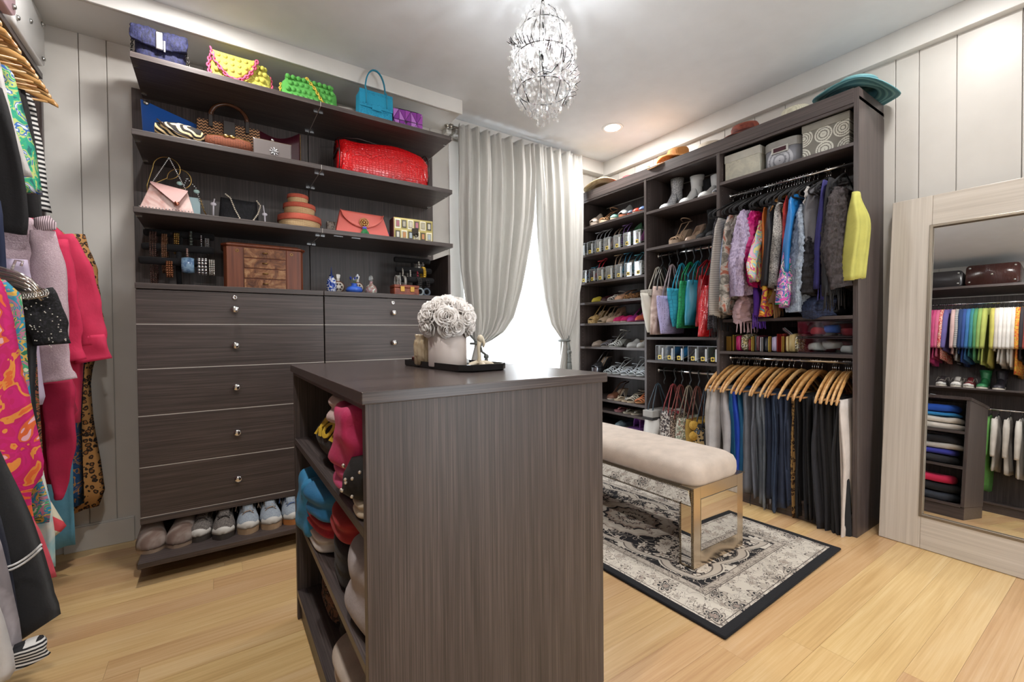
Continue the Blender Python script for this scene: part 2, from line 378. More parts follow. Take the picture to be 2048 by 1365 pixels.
# curtains ---------------------------------------------------------
def silk():
    t = NT('curtain_silk'); n = t.noise(t.co(scale=(300, 300, 8)), 1, 2); c = t.ramp(n, [(.3, '#cbc9c4'), (.7, '#d8d6d1')]); t.set(c, .42); t.b.inputs['Sheen Weight'].default_value = .25
    t.bump(t.noise(t.co(scale=(200, 200, 12)), 1, 2), .1, .001)
    tl = t.n('BsdfTranslucent', {'Color': lin('#c2c0ba')}); mx = t.n('MixShader', {0: .30}); t.l(t.b.outputs[0], mx.inputs[1]); t.l(tl.outputs[0], mx.inputs[2]); t.l(mx.outputs[0], t.out.inputs[0]); return t.m
SILK = silk(); TASSEL = fabric('#5f625f', .6, .5); ROD = metal('#a9a59d', .3)
CY = 2.985
def cz(p): return at(p[0], p[1], 'y', CY)
def curtain(label, le, re, n, seed, ph, ty):
    rr = random.Random(seed); root = thing('curtain', label, 'curtain', (0, 0, 0), 0, 'silk curtains at the window')
    L = [(cz(p).z, cz(p).x) for p in le][::-1]; Rr_ = [(cz(p).z, cz(p).x) for p in re][::-1]
    zt, zb = L[-1][0], 0.02
    A = [rr.uniform(.7, 1.3) for _ in range(n+1)]; tw = rr.uniform(0, 6)
    ztie = cz((0, ty)).z if False else None
    def fn(u, v):
        z = ln(zt, zb, u); a, b = lerp(L, z), lerp(Rr_, z); wd = b-a
        x = a+wd*v; amp = min(.030, wd*.07)*A[int(v*n)]
        vv = v+.03*S(3*u+tw+5*v)
        yo = amp*S(2*PI*vv*n+ph)+.012*S(2*PI*vv*n*2.3+u*4)
        if u < .035: yo += .010*S(2*PI*v*n*4)*(1-u/.035); x += .002*S(v*190)
        return (x, CY-.02+yo-.02*smooth(u*6), z+.006*S(v*40)*(1-smooth(u*8)))
    G().sheet(fn, 90, n*12, .0).o('panel', SILK, root, True).modifiers.new('thick', 'SOLIDIFY').thickness = .0016
    return root, L, Rr_
def pieces(le, re):
    return le, re
c1, L1, R1 = curtain('grey silk curtain on the left, swept back towards the drawers',
    [(914, 250), (915, 400), (920, 540), (931, 620), (940, 672), (946, 690), (936, 730), (930, 800), (926, 1000)],
    [(1061, 286), (1063, 345), (1058, 440), (1050, 500), (1036, 580), (1020, 636), (1002, 664), (975, 682), (954, 692), (958, 730), (966, 800), (975, 1000)], 7, 5, .4, 690)
c2, L2, R2 = curtain('grey silk curtain on the right, swept back beside the shoe shelves',
    [(1064, 288), (1066, 330), (1072, 440), (1079, 540), (1086, 600), (1098, 650), (1112, 672), (1120, 684), (1114, 730), (1112, 780), (1108, 1000)],
    [(1161, 316), (1160, 440), (1158, 560), (1149, 610), (1140, 650), (1131, 676), (1127, 688), (1130, 730), (1136, 780), (1140, 1000)], 5, 9, 1.2, 690)
# outer length of the right curtain that falls outside the tie
a0, a1 = cz((1140, 330)), cz((1161, 330)); b0, b1 = cz((1128, 752)), cz((1162, 752))
G().sheet(lambda u, v: (ln(ln(a0.x, b0.x, smooth(u*1.6)), ln(a1.x, b1.x, u), v), CY+.03+.018*S(v*11+2*u), ln(2.2, .02, u)), 40, 18).o('panel', SILK, c2, True).modifiers.new('thick', 'SOLIDIFY').thickness = .0016
for root, px_, py_, lab in ((c1, 950, 690, 'left'), (c2, 1124, 684, 'right')):
    p = cz((px_, py_)); tb = thing('tieback', 'grey cord tieback with tassel round the %s curtain' % lab, 'tieback', (p.x, CY-.05, p.z), 0, 'curtain tiebacks')
    G().torus((0, .02, .01), .042, .009, 20, 8, 'z', 1.15, 1.1).o('cord', TASSEL, tb, True)
    dr = .10 if lab == 'left' else .02
    side = -1 if lab == 'left' else 1
    G().tube([(0, -.02, 0), (side*.05, .01, .06), (side*.09, .06, .14)], .008, 8).o('cord', TASSEL, tb, True)
    g = G().tube([(0, -.03, 0), (.01, -.035, -.05), (dr*.5, -.035, -.08)], .010, 8).ball((dr*.5, -.035, -.09), .021, 12)
    g.lathe([(.012, 0), (.016, -.02), (.013, -.035), (.018, -.05), (.016, -.07), (.02, -.08)], 12, (dr*.5, -.035, -.1)).o('knot', TASSEL, tb, True)
    G().lathe([(.018, 0), (.022, -.03), (.027, -.16), (.026, -.165)], 18, (dr*.5, -.035, -.18)).o('tassel', TASSEL, tb, True)
r0 = thing('curtain_rod', 'brushed metal curtain rod with bracket above the window', 'curtain rod', (1.5, CY+.025, 2.66))
G().tube([(0, 0, 0), (1.25, 0, 0)], .012, 12).o('rod', ROD, r0, True)
G().tube([(-.03, 0, 0), (0, 0, 0)], .02, 12).ball((-.045, 0, 0), .02, 12).o('finial', ROD, r0, True)
G().box(.005, .02, -.008, .14, -.04, .0).box(.0, .025, .13, .138, -.06, .03).o('bracket', ROD, r0)
# ================================================================ drawer cabinets with shelves (far wall)
CHROME = metal('#d8d8da', .12); STEEL = metal('#b9bab8', .3); GOLD = metal('#b8975c', .28); BRASS = metal('#b08a46', .35); SILV = metal('#cfd0d2', .22)
BLACKV = fabric('#121114', .9, .3); EDGE = plain('#cdc7c0', .35)
def wbox(par, name, mat, x0, x1, y0, y1, z0, z1, bevel=.0012, **kw): return G().box(x0, x1, y0, y1, z0, z1).o(name, mat, par, world=True, bevel=bevel, **kw)
def cyl(g, p, ax, r, L, n=12):
    q = list(p); q['xyz'.index(ax)] += L; return g.tube([p, q], r, n)
def drawer_tower(name, label, x0, x1, kx):
    t = thing(name, label, 'cabinet', (x0, 3.09, 0), 0, 'dark wood drawer towers with open shelves')
    YF = 2.66; bx0, bx1 = (-.356, .506) if x0 < 0 else (.510, 1.366)
    wbox(t, 'back_panel', WOOD['z'], bx0, bx1, 3.088, 3.106, 0, 2.432)
    for z in (2.413, 2.0605, 1.704):
        s_ = wbox(t, 'shelf', WOOD['x'], x0, x1, YF, 3.088, z-.026, z, .0015)
        g = G()
        for xx in (x0+.012, x1-.012):
            for yy in (2.74, 3.03): g.box(xx-.011, xx+.011, yy-.004, yy+.004, z-.031, z-.026)
        g.o('shelf_clip', SILV, s_, kind='stuff', world=True)
        G().box(x1-.0005 if x0 < 0 else x1, x1+.0015, YF+.0, 3.088, z-.026, z).o('end_strip', EDGE, s_, world=True)
    wbox(t, 'counter', WOOD['x'], x0, x1, YF-.004, 3.088, 1.326, 1.352, .0015)
    wbox(t, 'carcass', WOOD['z'], x0+.002, x1-.002, YF+.022, 3.088, .222, 1.326)
    wbox(t, 'bottom_rail', WOOD['x'], x0, x1, YF-.002, YF+.02, .222, .249, .0015)
    zs = [1.322, 1.159, .948, .728, .487, .252]; kz = [1.236, 1.052, .839, .606, .368]
    for i in range(5):
        d = wbox(t, 'drawer', WOOD['x'], x0+.0015, x1-.0015, YF, YF+.021, zs[i+1]+.0025, zs[i]-.0015, .0015)
        G().box(x0+.0015, x1-.0015, YF+.0002, YF+.018, zs[i+1]-.0005, zs[i+1]+.0025).o('edge_strip', EDGE, d, world=True)
        z = kz[i]
        G().lathe([(.006, 0), (.006, -.012), (.014, -.015), (.0165, -.020), (.0165, -.026), (.011, -.029), (.0005, -.0295)], 24, (kx, YF, z), ax='y').o('knob', CHROME, d, True, world=True)
        if i == 0: G().lathe([(.012, 0), (.012, -.004), (.009, -.006), (.005, -.006), (.004, -.003), (.0005, -.003)], 20, (kx, YF, 1.297), ax='y').o('lock', CHROME, d, True, world=True)
    wbox(t, 'toe_panel', WOOD['x'], x0+.02, x1, 3.03, 3.05, .0, .20)
    s_ = wbox(t, 'shoe_shelf', WOOD['x'], x0+.006, x1, 2.50, 3.088, .080, .104, .0015)
    wbox(t, 'leg', WOOD['z'], x0+.05, x0+.07, 2.90, 3.03, 0, .08); wbox(t, 'leg', WOOD['z'], x1-.07, x1-.05, 2.90, 3.03, 0, .08)
    return t
ct = drawer_tower('drawer_cabinet', 'dark wood drawer tower with open shelves, left of the pair', -.310, .5055, .080)
c_ = drawer_tower('drawer_cabinet', 'dark wood drawer tower with open shelves, nearer the curtains', .5085, 1.318, .905)
wbox(c_, 'side_panel', WOOD['z'], 1.300, 1.318, 2.70, 3.088, 1.352, 1.635)
g = G()
for x in (.60, .70): g.box(x-.025, x+.025, 2.70, 2.712, 1.676, 1.678)
g.o('under_shelf_clip', SILV, c_, world=True, kind='stuff')
# ---------------------------------------------------------------- item helpers
def rbox_rings(w_, d_, h_, r=.25, n=6, zs=None, bulge=.0, m=6, pw=3.2):
    """rounded block: superellipse rings from bottom to top; w (x), d (y), h (z)"""
    rings = []
    for i in range(m+1):
        t_ = i/m; z = h_*t_; e = (1-abs(2*t_-1)**5)**.35 if 0 < t_ < 1 else .86
        e = max(e, .86); q = []
        for j in range(n*4):
            a = 2*PI*j/(n*4); ca, sa = K(a), S(a)
            x = abs(ca)**(2/pw)*(1 if ca > 0 else -1)*w_/2*e; y = abs(sa)**(2/pw)*(1 if sa > 0 else -1)*d_/2*e*(1+bulge*S(PI*t_))
            q.append((x, y, z))
        rings.append(q)
    return rings
def strap(pts, r=.004, flat=None): return G().tube(pts, r, 6, sq=flat)
def arc(x0, x1, z0, hgt, n=14, y=0, pw=1.0):
    return [(ln(x0, x1, i/n), y, z0+hgt*(S(PI*i/n)**pw)) for i in range(n+1)]
def chain(pts, r=.006, th=.0018):
    g = G(); acc = 0
    P = [Vector(p) for p in pts]; out = []; step = r*1.5
    for a, b in zip(P, P[1:]):
        L = (b-a).length; k = acc
        while k < L: out.append((a.lerp(b, k/L), (b-a).normalized())); k += step
        acc = k-L
    for i, (p, d) in enumerate(out):
        up = Vector((0, 0, 1)) if abs(d.z) < .9 else Vector((1, 0, 0)); s1 = d.cross(up).normalized()
        if i % 2: s1 = d.cross(s1)
        g.tube([p+d*r*K(2*PI*k/8)+s1*r*.6*S(2*PI*k/8) for k in range(8)], th, 4, True)
    return g
def beads(pts, r, n=6, step=None):
    g = G(); P = [Vector(p) for p in pts]; acc = 0; step = step or r*2
    for a, b in zip(P, P[1:]):
        L = (b-a).length; k = acc
        while k < L: g.ball(a.lerp(b, k/L), r, n); k += step
        acc = k-L
    return g
def warp(g, amp, f=9, seed=0):
    out = []
    for p in g.v:
        q = Vector(p)*f+Vector((seed, seed*.7, 0)); d = noise.noise_vector(q); out.append((p[0]+d.x*amp, p[1]+d.y*amp, p[2]+d.z*amp*.6))
    g.v = out; return g
Z1, Z2, Z3, Z4 = 2.413, 2.0605, 1.704, 1.352
# ---- top shelf
t = thing('fur_handbag', 'small navy fur handbag with silver clasp on the top shelf', 'handbag', (-.207, 2.80, Z1))
NAVYF = pattern('fur', '#090a22', '#23264f', scale=1.0)
def fuzzy(g, amp=.006, f=60, seed=0): return warp(g, amp, f, seed)
g = G().loft(rbox_rings(.20, .09, .165, m=14, n=9, bulge=.1)); fuzzy(g).o('body', NAVYF, t, True)
for s_ in (-1, 1):
    g = G().sheet(lambda u, v: (s_*(.012+.095*u), -.052-.012*S(PI*u)*S(PI*v), .168-.085*v*(1-.25*u)), 12, 10, .03); fuzzy(g, .007, 80, s_).o('flap', NAVYF, t, True)
G().box(-.014, .014, -.078, -.062, .075, .160).o('clasp', SILV, t, bevel=.004); G().box(.016, .024, -.074, -.064, .07, .125).o('clasp', SILV, t, bevel=.002)
chain([(-.102, 0, .0), (-.108, -.03, .06), (-.104, -.03, .13)], .007, .002).o('chain', plain('#3c3a38', .3, 1), t, True); chain([(.10, -.04, .12), (.113, -.045, .06), (.11, -.045, .0)], .007, .002).o('chain', plain('#3c3a38', .3, 1), t, True)
def crochet(label, x, c1, c2, w_, flapc, rz=0):
    t = thing('crochet_handbag', label, 'handbag', (x, 2.83, Z1), rz, 'crochet handbags')
    body = fabric(c1, .9, .8, .2, 90)
    g = G().loft(rbox_rings(w_, .085, .17, m=10, n=8, bulge=.15)); warp(g, .003, 40).o('body', body, t, True)
    g = G()
    for i in range(9):
        for j in range(5):
            xx = -w_/2+.03+(w_-.06)*(i+.5*(j % 2))/8.6; zz = .022+.034*j
            if xx < w_/2-.02: g.ball((xx, -.046, zz), .0135, 8, 1, .8, 1)
    for i in range(9): g.ball((-w_/2+.03+(w_-.06)*i/8, -.02, .168), .012, 8)
    g.o('bobbles', body, t, True, kind='stuff')
    return t, body
YL, LG = '#c4bb55', '#5bab4f'
t, b = crochet('yellow crochet handbag with a pink chain trim, on the top shelf', .135, YL, '#d8587a', .285, '#d8587a')
g = G().sheet(lambda u, v: (-.13+.20*u, -.055-.006*S(PI*v), .172-.12*v*S(PI*min(1, u*1.1+.02))**.6), 14, 8, .014)
for i in range(6):
    for j in range(3):
        if (j < 2 or 1 <= i <= 3): g.ball((-.105+.031*i, -.064, .155-.032*j), .012, 8)
g.o('flap', b, t, True)
pth = [(-.135+.205*u, -.066, .172-.125*S(PI*u)**.7) for u in [i/16 for i in range(17)]]
chain(pth, .012, .0045).o('chain_trim', fabric('#d4587c', .7), t, True); chain([(-.140, -.02, .16), (-.148, -.03, .10), (-.14, -.04, .06)], .012, .0045).o('chain_trim', fabric('#d4587c', .7), t, True); chain([(.14, -.01, .13), (.146, -.02, .06), (.143, -.02, .01)], .010, .004).o('chain_trim', fabric('#d4587c', .7), t, True)
t, b = crochet('bright green crochet handbag with a yellow chain strap, on the top shelf', .478, LG, '#d9c14a', .30, LG)
chain([(-.05, .02, .185), (-.02, -.045, .172), (.02, -.058, .12), (.05, -.058, .07), (.085, -.056, .025), (.12, -.055, .012)], .010, .004).o('chain', fabric('#d8bc46', .6), t, True)
chain([(-.152, -.0, .03), (-.156, -.01, .09), (-.15, -.0, .13)], .009, .0035).o('chain', fabric('#d8bc46', .6), t, True)
tag(G().loft(rbox_rings(.16, .10, .10)).move((.33, 2.98, Z1)).o('pouch', fabric('#5e1523'), None, True), 'dark red pouch between the yellow and green crochet bags', 'pouch')
tag(warp(G().loft(rbox_rings(.12, .10, .075)), .01, 12).move((.68, 2.84, Z1)).o('pouch', plain('#a8a29b', .4), None, True), 'small pale grey pouch beside the green crochet bag', 'pouch')
tag(warp(G().loft(rbox_rings(.17, .08, .10)), .01, 12, 4).move((.70, 2.96, Z1)).o('pouch', BLACKV, None, True), 'black pouch behind the small grey one', 'pouch')
tag(G().loft(rbox_rings(.12, .07, .10)).move((.975, 2.93, Z1)).o('pouch', plain('#26262b', .3), None, True), 'black pouch between the teal and purple bags', 'pouch')
TEAL = pattern('croc', '#0d6f92', '#1c93b8', scale=2.2)
t = thing('top_handle_bag', 'small teal reptile skin handbag with a tall strap handle', 'handbag', (.828, 2.735, Z1))
G().hexa([(x*(1 if z == 0 else .96), y, z) for z in (0, .155) for y in (-.045, .045) for x in (-.102, .102)]).o('body', TEAL, t, bevel=.008)
G().sheet(lambda u, v: (-.100+.2*u, -.049-.004*S(PI*v), .158-.10*v), 6, 4, .004).o('flap', TEAL, t)
G().box(-.028, .028, -.056, -.050, .045, .075).o('clasp', TEAL, t, bevel=.002)
hp = [(-.062, -.052, .075), (-.062, -.052, .16)]+[(-.06*K(PI*i/14), -.03, .175+.125*S(PI*i/14)) for i in range(15)]+[(.062, -.052, .16), (.062, -.052, .075)]
strap(hp, .0045, 2.0).o('handle', plain('#1b7f9d', .4), t, True)
t = thing('geometric_pouch', 'purple pouch covered in shiny triangles on the top shelf', 'pouch', (1.062, 2.81, Z1), R(-4))
G().loft(rbox_rings(.205, .08, .152, pw=5)).o('body', plain('#1d1420', .5), t, True)
rp = random.Random(2)
for i in range(5):
    for j in range(2):
        x0_, z0_, s_ = -.0975+.039*i, .006+.070*j, .039
        cs = [(x0_, z0_), (x0_+s_, z0_), (x0_+s_, z0_+.070), (x0_, z0_+.070)]
        d = (i+j) % 2
        for tri in (((0, 1, 2), (0, 2, 3)) if d else ((0, 1, 3), (1, 2, 3))):
            cx = sum(cs[k][0] for k in tri)/3; cz_ = sum(cs[k][1] for k in tri)/3
            P_ = [(cx+(cs[k][0]-cx)*.90, cz_+(cs[k][1]-cz_)*.90) for k in tri]
            dy = rp.uniform(-.003, .003)
            G().add([(a_, -.0415+dy*(k-1), c2) for k, (a_, c2) in enumerate(P_)]+[(a_, -.038, c2) for a_, c2 in P_], [(2, 1, 0), (3, 4, 5), (0, 1, 4, 3), (1, 2, 5, 4), (2, 0, 3, 5)]).o('panel', plain(('#a24bb0', '#c07bd0', '#8c3a9c')[rp.randrange(3)], .15), t)
# ---- second shelf
BLUE = plain('#1e56a8', .35)
t = thing('envelope_clutch', 'large bright blue envelope clutch leaning at the left end', 'clutch', (-.165, 2.93, Z2+.02), rot=(R(-9), 0, R(-3)))
G().hexa([(-.13, -.012, 0), (.15, -.012, 0), (-.13, .012, 0), (.15, .012, 0), (-.145, -.008, .255), (.17, -.008, .145), (-.145, .008, .255), (.17, .008, .145)]).o('body', BLUE, t, bevel=.004)
G().box(-.02, .07, -.018, -.010, .10, .125).o('strap', plain('#14141c', .3), t, bevel=.003); G().lathe([(.012, 0), (.012, -.006), (.0005, -.008)], 14, (-.12, -.01, .235), ax='y').o('snap', STEEL, t, True)
t = thing('tiger_clutch', 'small tiger striped fur clutch in front of the blue one', 'clutch', (-.135, 2.77, Z2), R(-6))
g = G().loft([[(x, .045*K(a)*e, .055+.052*S(a)*e*(1-.2*abs(x)/.1)) for a in [2*PI*j/16 for j in range(16)]] for x, e in [(-.1, .5), (-.094, .9), (-.05, 1.0), (0, 1.0), (.05, .98), (.088, .8), (.10, .4)]])
warp(g, .004, 30).o('body', pattern('zebra', '#1a1512', '#e2c796', scale=1.2), t, True)
strap([(-.085, -.03, .10), (-.05, -.05, .065), (0, -.052, .04), (.06, -.046, .03)], .0035, 1.6).o('trim', plain('#2a1a14', .4), t, True)
t = thing('woven_handbag', 'brown woven leather handbag with a curved wooden handle', 'handbag', (.078, 2.93, Z2), R(-2))
ZZ = pattern('zigzag', '#b98a62', '#2c1d17', scale=.75)
G().hexa([(x*(1 if z == 0 else .94), y*(1 if z == 0 else .6), z) for z in (0, .215) for y in (-.05, .05) for x in (-.155, .155)]).o('body', ZZ, t, bevel=.006)
G().hexa([(x*(1.2 if z == 0 else .8), y, z) for z in (.06, .22) for y in (-.052, -.028) for x in (-.035, .035)]).o('strap', plain('#20140f', .4), t, bevel=.003)
hp = [(-.085*K(PI*i/18), -.034, .238+.078*S(PI*i/18)) for i in range(19)]
G().tube(hp, [.013-.004*S(PI*i/18) for i in range(19)], 10).o('handle', plain('#4a2c1c', .2), t, True)
for s_ in (-1, 1): G().box(s_*.085-.010, s_*.085+.010, -.045, -.028, .175, .245).o('handle_tab', plain('#20140f', .4), t, bevel=.003)
t = thing('crocodile_clutch', 'low rust brown crocodile clutch with a gold bow clasp', 'clutch', (.072, 2.76, Z2), R(-4))
G().loft([[(x, .042*K(a)*e, .043+.042*S(a)*e) for a in [2*PI*j/14 for j in range(14)]] for x, e in [(-.105, .4), (-.095, .85), (-.06, 1), (0, 1.04), (.06, 1), (.095, .8), (.105, .35)]]).o('body', pattern('croc', '#3a1a0c', '#74391c', scale=1.6), t, True)
G().tube([(-.09, -.02, .076), (0, -.028, .083), (.09, -.02, .076)], .003, 6).ball((-.012, -.034, .078), .012, 8, 1.3, .5, .8).ball((.014, -.034, .078), .012, 8, 1.3, .5, .8).o('clasp', GOLD, t, True)
t = thing('maroon_clutch', 'dark maroon clutch with a gold stitched edge, standing upright', 'clutch', (.325, 2.90, Z2), R(-8))
G().sheet(lambda u, v: (-.105+.21*u, .0, .0+v*(.215-.04*S(PI*u)+.02*u)), 14, 4, .035).o('body', plain('#3d0f1c', .4), t, True); beads([(.108, -.02, .0), (.108, -.018, .23)], .0035, 5, .008).o('trim', GOLD, t, True)
t = thing('brooch_clutch', 'flat taupe grey clutch with a crystal flower brooch', 'clutch', (.272, 2.745, Z2))
G().box(-.092, .092, -.014, .014, 0, .103).o('body', plain('#6d6563', .38, .3), t, bevel=.006); G().box(-.093, .093, -.006, .006, .100, .106).o('frame', plain('#b9a68c', .3, 1), t, bevel=.002); G().ball((0, 0, .112), .009, 10).o('clasp', SILV, t, True)
for k in range(8):
    a = 2*PI*k/8; G().ball((0, 0, 0), .009, 6, .45, .3, 1.2).move((.006+.014*S(a), -.0165, .048+.014*K(a)), 0, 1, 0, a).o('petal', SILV, t, True)
G().ball((.006, -.018, .048), .005, 8).o('flower_centre', SILV, t, True)
t = thing('duffel_bag', 'large glossy red crocodile leather duffel bag', 'bag', (.918, 2.87, Z2), R(-2))
RED = pattern('croc', '#9c0b10', '#d2161b', scale=.9, rough=.22); REDP = plain('#c3141b', .3)
rings = []
for i in range(15):
    u = i/14; x = -.285+.57*u; e = .80 if i in (0, 14) else 1; hh = .275*(1-.07*S(PI*2*u+.6)-.10*u)*(1 if 0 < i < 14 else .93)
    q = []
    for j in range(24):
        a = 2*PI*j/24; ca, sa = K(a), S(a); yy = abs(ca)**.55*(1 if ca > 0 else -1)*.095*e; zz = hh/2+abs(sa)**.6*(1 if sa > 0 else -1)*hh/2
        q.append((x+.004*S(j*2), yy*(1-.25*(zz/hh)**3), zz))
    rings.append(q)
G().loft(rings).o('body', RED, t, True)
PIP = plain('#2a0a0c', .4)
for x in (-.283, .283): G().torus((x, 0, .132), .118, .004, 24, 6, 'x', .82, 1.08).o('piping', PIP, t, True)
G().tube([(-.28, -.01, .262), (-.15, -.01, .283), (.0, -.01, .268), (.15, -.01, .262), (.28, -.01, .235)], .004, 6).o('zip', PIP, t, True)
G().box(-.292, -.286, -.08, .08, .16, .175).o('strap', PIP, t, bevel=.001); G().tube([(.286, -.03, .02), (.296, -.03, .1), (.292, -.03, .19)], .006, 6).o('strap', plain('#d8b89c', .5), t, True)
# ---- third shelf
t = thing('pink_envelope_bag', 'rose gold envelope bag with studs and a silver chain', 'handbag', (-.195, 2.76, Z3), R(-3))
PK = pattern('smooth', '#b9897f', '#caa7a0', '#e0c4bd', scale=1.5, rough=.25)
G().hexa([(-.105, -.03, 0), (.115, -.03, 0), (-.105, .03, 0), (.115, .03, 0), (-.055, -.008, .15), (.085, -.008, .125), (-.055, .008, .15), (.085, .008, .125)]).o('body', PK, t, bevel=.004)
G().add([(-.058, -.016, .15), (.088, -.016, .126), (.045, -.034, .045), (-.058, -.022, .14), (.088, -.022, .12), (.045, -.040, .045)], [(0, 2, 1), (3, 4, 5), (0, 1, 4, 3), (1, 2, 5, 4), (2, 0, 3, 5)]).o('flap', plain('#d6a9a4', .6), t)
G().ball((.045, -.040, .05), .012, 8, 1, .5, 1).o('clasp', plain('#b0705c', .3, 1), t, True)
g = G()
for i in range(17):
    for j in range(2): g.ball((-.10+.0127*i, -.031+.004*j, .008+.013*j), .0035, 5)
g.o('studs', SILV, t, True, kind='stuff')
beads([(-.05, -.01, .15), (.015, -.01, .28), (.08, -.01, .13)], .0045, 5, .008).o('chain', SILV, t, True)
for k, (rr_, x, z) in enumerate(((.055, .0, .245), (.05, .05, .20))):
    pts = [(-.085+.01*k, .04, 0), (-.09+.01*k, .04, .15)]+[(x-.03-rr_*K(a)+.02, .04-.02*S(a/2), z+rr_*S(a)) for a in [PI*i/12 for i in range(19)]]
    tag(G().tube(pts, .0022, 6).move((-.185, 2.79, Z3)).o('gold_wire_loop', GOLD, None, True), ('tall gold wire loop curling behind the rose gold bag', 'shorter gold wire loop curling behind the rose gold bag')[k], 'stand')
t = thing('pale_blue_bag', 'small pale blue bag with a thin gold chain', 'handbag', (-.105, 2.86, Z3))
G().box(-.045, .045, -.015, .015, 0, .125).o('body', plain('#a9c6cc', .35), t, bevel=.005)
beads([(-.04, -.01, .12), (-.01, -.015, .22), (.03, -.02, .17), (.045, -.02, .10)], .005, 5, .011).o('chain', SILV, t, True)
for p in ((-.04, -.02, .185), (.03, -.022, .155)): G().ball(p, .012, 8, 1.2, .6, .9).o('charm', plain('#b7d6d2', .2), t, True)
chain([(.045, -.015, .12), (.06, -.02, .06), (.08, -.06, .01), (.06, -.08, .006), (.04, -.08, .006)], .006, .0016).o('chain', GOLD, t, True)
t = thing('black_fur_bag', 'small black fluffy bag with pearl strands and flower charms', 'handbag', (.112, 2.82, Z3))
g = G().loft([[(x*(1-.12*z/.14), y*(1-.4*z/.14), z-(.02*S(PI*(x+.09)/.18) if z > .11 else 0)) for x, y in [(.095*K(2*PI*j/24)*abs(1/max(abs(K(2*PI*j/24)), abs(S(2*PI*j/24))))**.6, .04*S(2*PI*j/24)) for j in range(24)]] for z in (0, .02, .06, .10, .135)])
fuzzy(g, .006, 60).o('body', pattern('fur', '#060608', '#1c1c22'), t, True)
beads([(-.06, -.03, .15), (-.04, -.045, .13), (-.02, -.05, .07), (.012, -.05, .004), (.05, -.05, .0), (.085, -.05, .06), (.10, -.04, .11), (.08, -.03, .14)], .0045, 6, .0095).o('pearl_strand', plain('#d8cdbb', .25), t, True)
for x, z in ((-.115, .09), (.12, .07)):
    G().tube([(x*.95, -.02, .12), (x, -.02, z)], .003, 5).ball((x, -.025, z), .012, 8, 1.2, .5, .8).tube([(x, -.025, z), (x*1.01, -.025, z-.06)], .0045, 5).o('charm', plain('#cfcbd4', .2), t, True)
def round_box(x, z, r, h, label, red=False):
    t = thing('woven_box', label, 'box', (x, 2.86, z), 0, 'stack of round woven boxes')
    m1 = pattern('straw', '#b08a5c', '#dcc49a', scale=1.4)
    G().lathe([(r*.88, 0), (r*.96, h*.12), (r, h*.62), (r*.98, h*.66)], 32).o('body', m1, t, True)
    if red: G().lathe([(r*.885, .001), (r*.975, h*.20), (r*.965, h*.22), (r*.88, .0)], 32, cap=False).o('band', pattern('straw', '#a8352a', '#d0553f', scale=1.4), t, True)
    G().lathe([(r*1.05, h*.62), (r*1.06, h*.66), (r*1.04, h*.97), (r*1.0, h), (.001, h)], 32).o('lid', pattern('straw', '#a84433', '#d06a52', scale=1.4), t, True)
    return t
round_box(.418, Z3, .112, .093, 'largest round woven straw box with a coral lid, bottom of the stack', True)
round_box(.418, Z3+.093, .083, .070, 'middle round woven straw box with a coral lid')
round_box(.41, Z3+.163, .055, .055, 'smallest round woven straw box with a coral lid, top of the stack')
tag(G().box(-.03, .03, -.02, .02, 0, .11).move((.615, 2.95, Z3)).o('card_case', pattern('smooth', '#3a2a26', '#d9d2c8', '#6d5c50', scale=3), None, bevel=.002), 'small brown and white case behind the coral clutch', 'case')
t = thing('coral_clutch', 'coral leather clutch with a round gold medallion and tassel', 'clutch', (.765, 2.79, Z3), R(-4))
CORAL = plain('#d9655a', .45)
G().hexa([(-.165, -.04, 0), (.16, -.04, 0), (-.165, .04, 0), (.16, .04, 0), (-.135, -.012, .155), (.12, -.012, .145), (-.135, .012, .155), (.12, .012, .145)]).o('body', CORAL, t, bevel=.005)
G().sheet(lambda u, v: (-.135+.255*u, -.017-.02*v, .153-.01*u-v*.095*S(PI*u)**.55), 20, 6, .004).o('flap', plain('#de6e62', .45), t, True)
g = G().torus((.0, -.042, .085), .026, .003, 24, 6, 'y')
for k in range(8): a = 2*PI*k/8; g.ball((.0+.015*K(a), -.043, .085+.015*S(a)), .007, 6, 1, .5, 1)
g.ball((0, -.044, .085), .007, 8, 1, .5, 1).o('medallion', GOLD, t, True)
G().ball((.0, -.052, .048), .012, 8, 1.2).o('tassel_head', fabric('#5a4fb0'), t, True); warp(G().lathe([(.010, .042), (.022, .026), (.030, .006), (.028, .0)], 14, (.0, -.055, 0)), .004, 50).o('tassel', fabric('#12703a', .6), t, True)
t = thing('patchwork_bag', 'gold framed box bag with two rows of patchwork rectangles', 'handbag', (1.085, 2.80, Z3), R(-5))
G().box(-.13, .13, -.05, .05, 0, .152).o('body', plain('#b3a568', .3, .5), t, bevel=.004); G().box(-.133, -.128, -.05, .05, .0, .15).o('side', plain('#6d1f1c', .4), t)
pc = ['#d8d3c2', '#b66a78', '#c98a52', '#b8b19a', '#a7b3b8', '#cfc9b6']
for i in range(6):
    for j in range(2):
        x0_ = -.122+.0415*i; z0_ = .012+.070*j
        G().box(x0_, x0_+.035, -.0535, -.049, z0_, z0_+.058).o('patch', plain('#efeadc' if (i+j) % 2 else '#8d7f3e', .3, .2), t)
        G().box(x0_+.004, x0_+.031, -.0550, -.050, z0_+.006, z0_+.052).o('patch', plain('#2d2b2c' if (i+j) % 2 == 0 else '#a39a70', .3), t)
        G().box(x0_+.009, x0_+.026, -.0565, -.050, z0_+.012, z0_+.046).o('patch', plain(pc[(i*2+j) % 6], .4), t)
G().box(-.012, .028, -.062, -.052, .045, .088).torus((.012, -.066, .045), .012, .003, 14, 5, 'y').o('clasp', plain('#35302b', .3, 1), t)
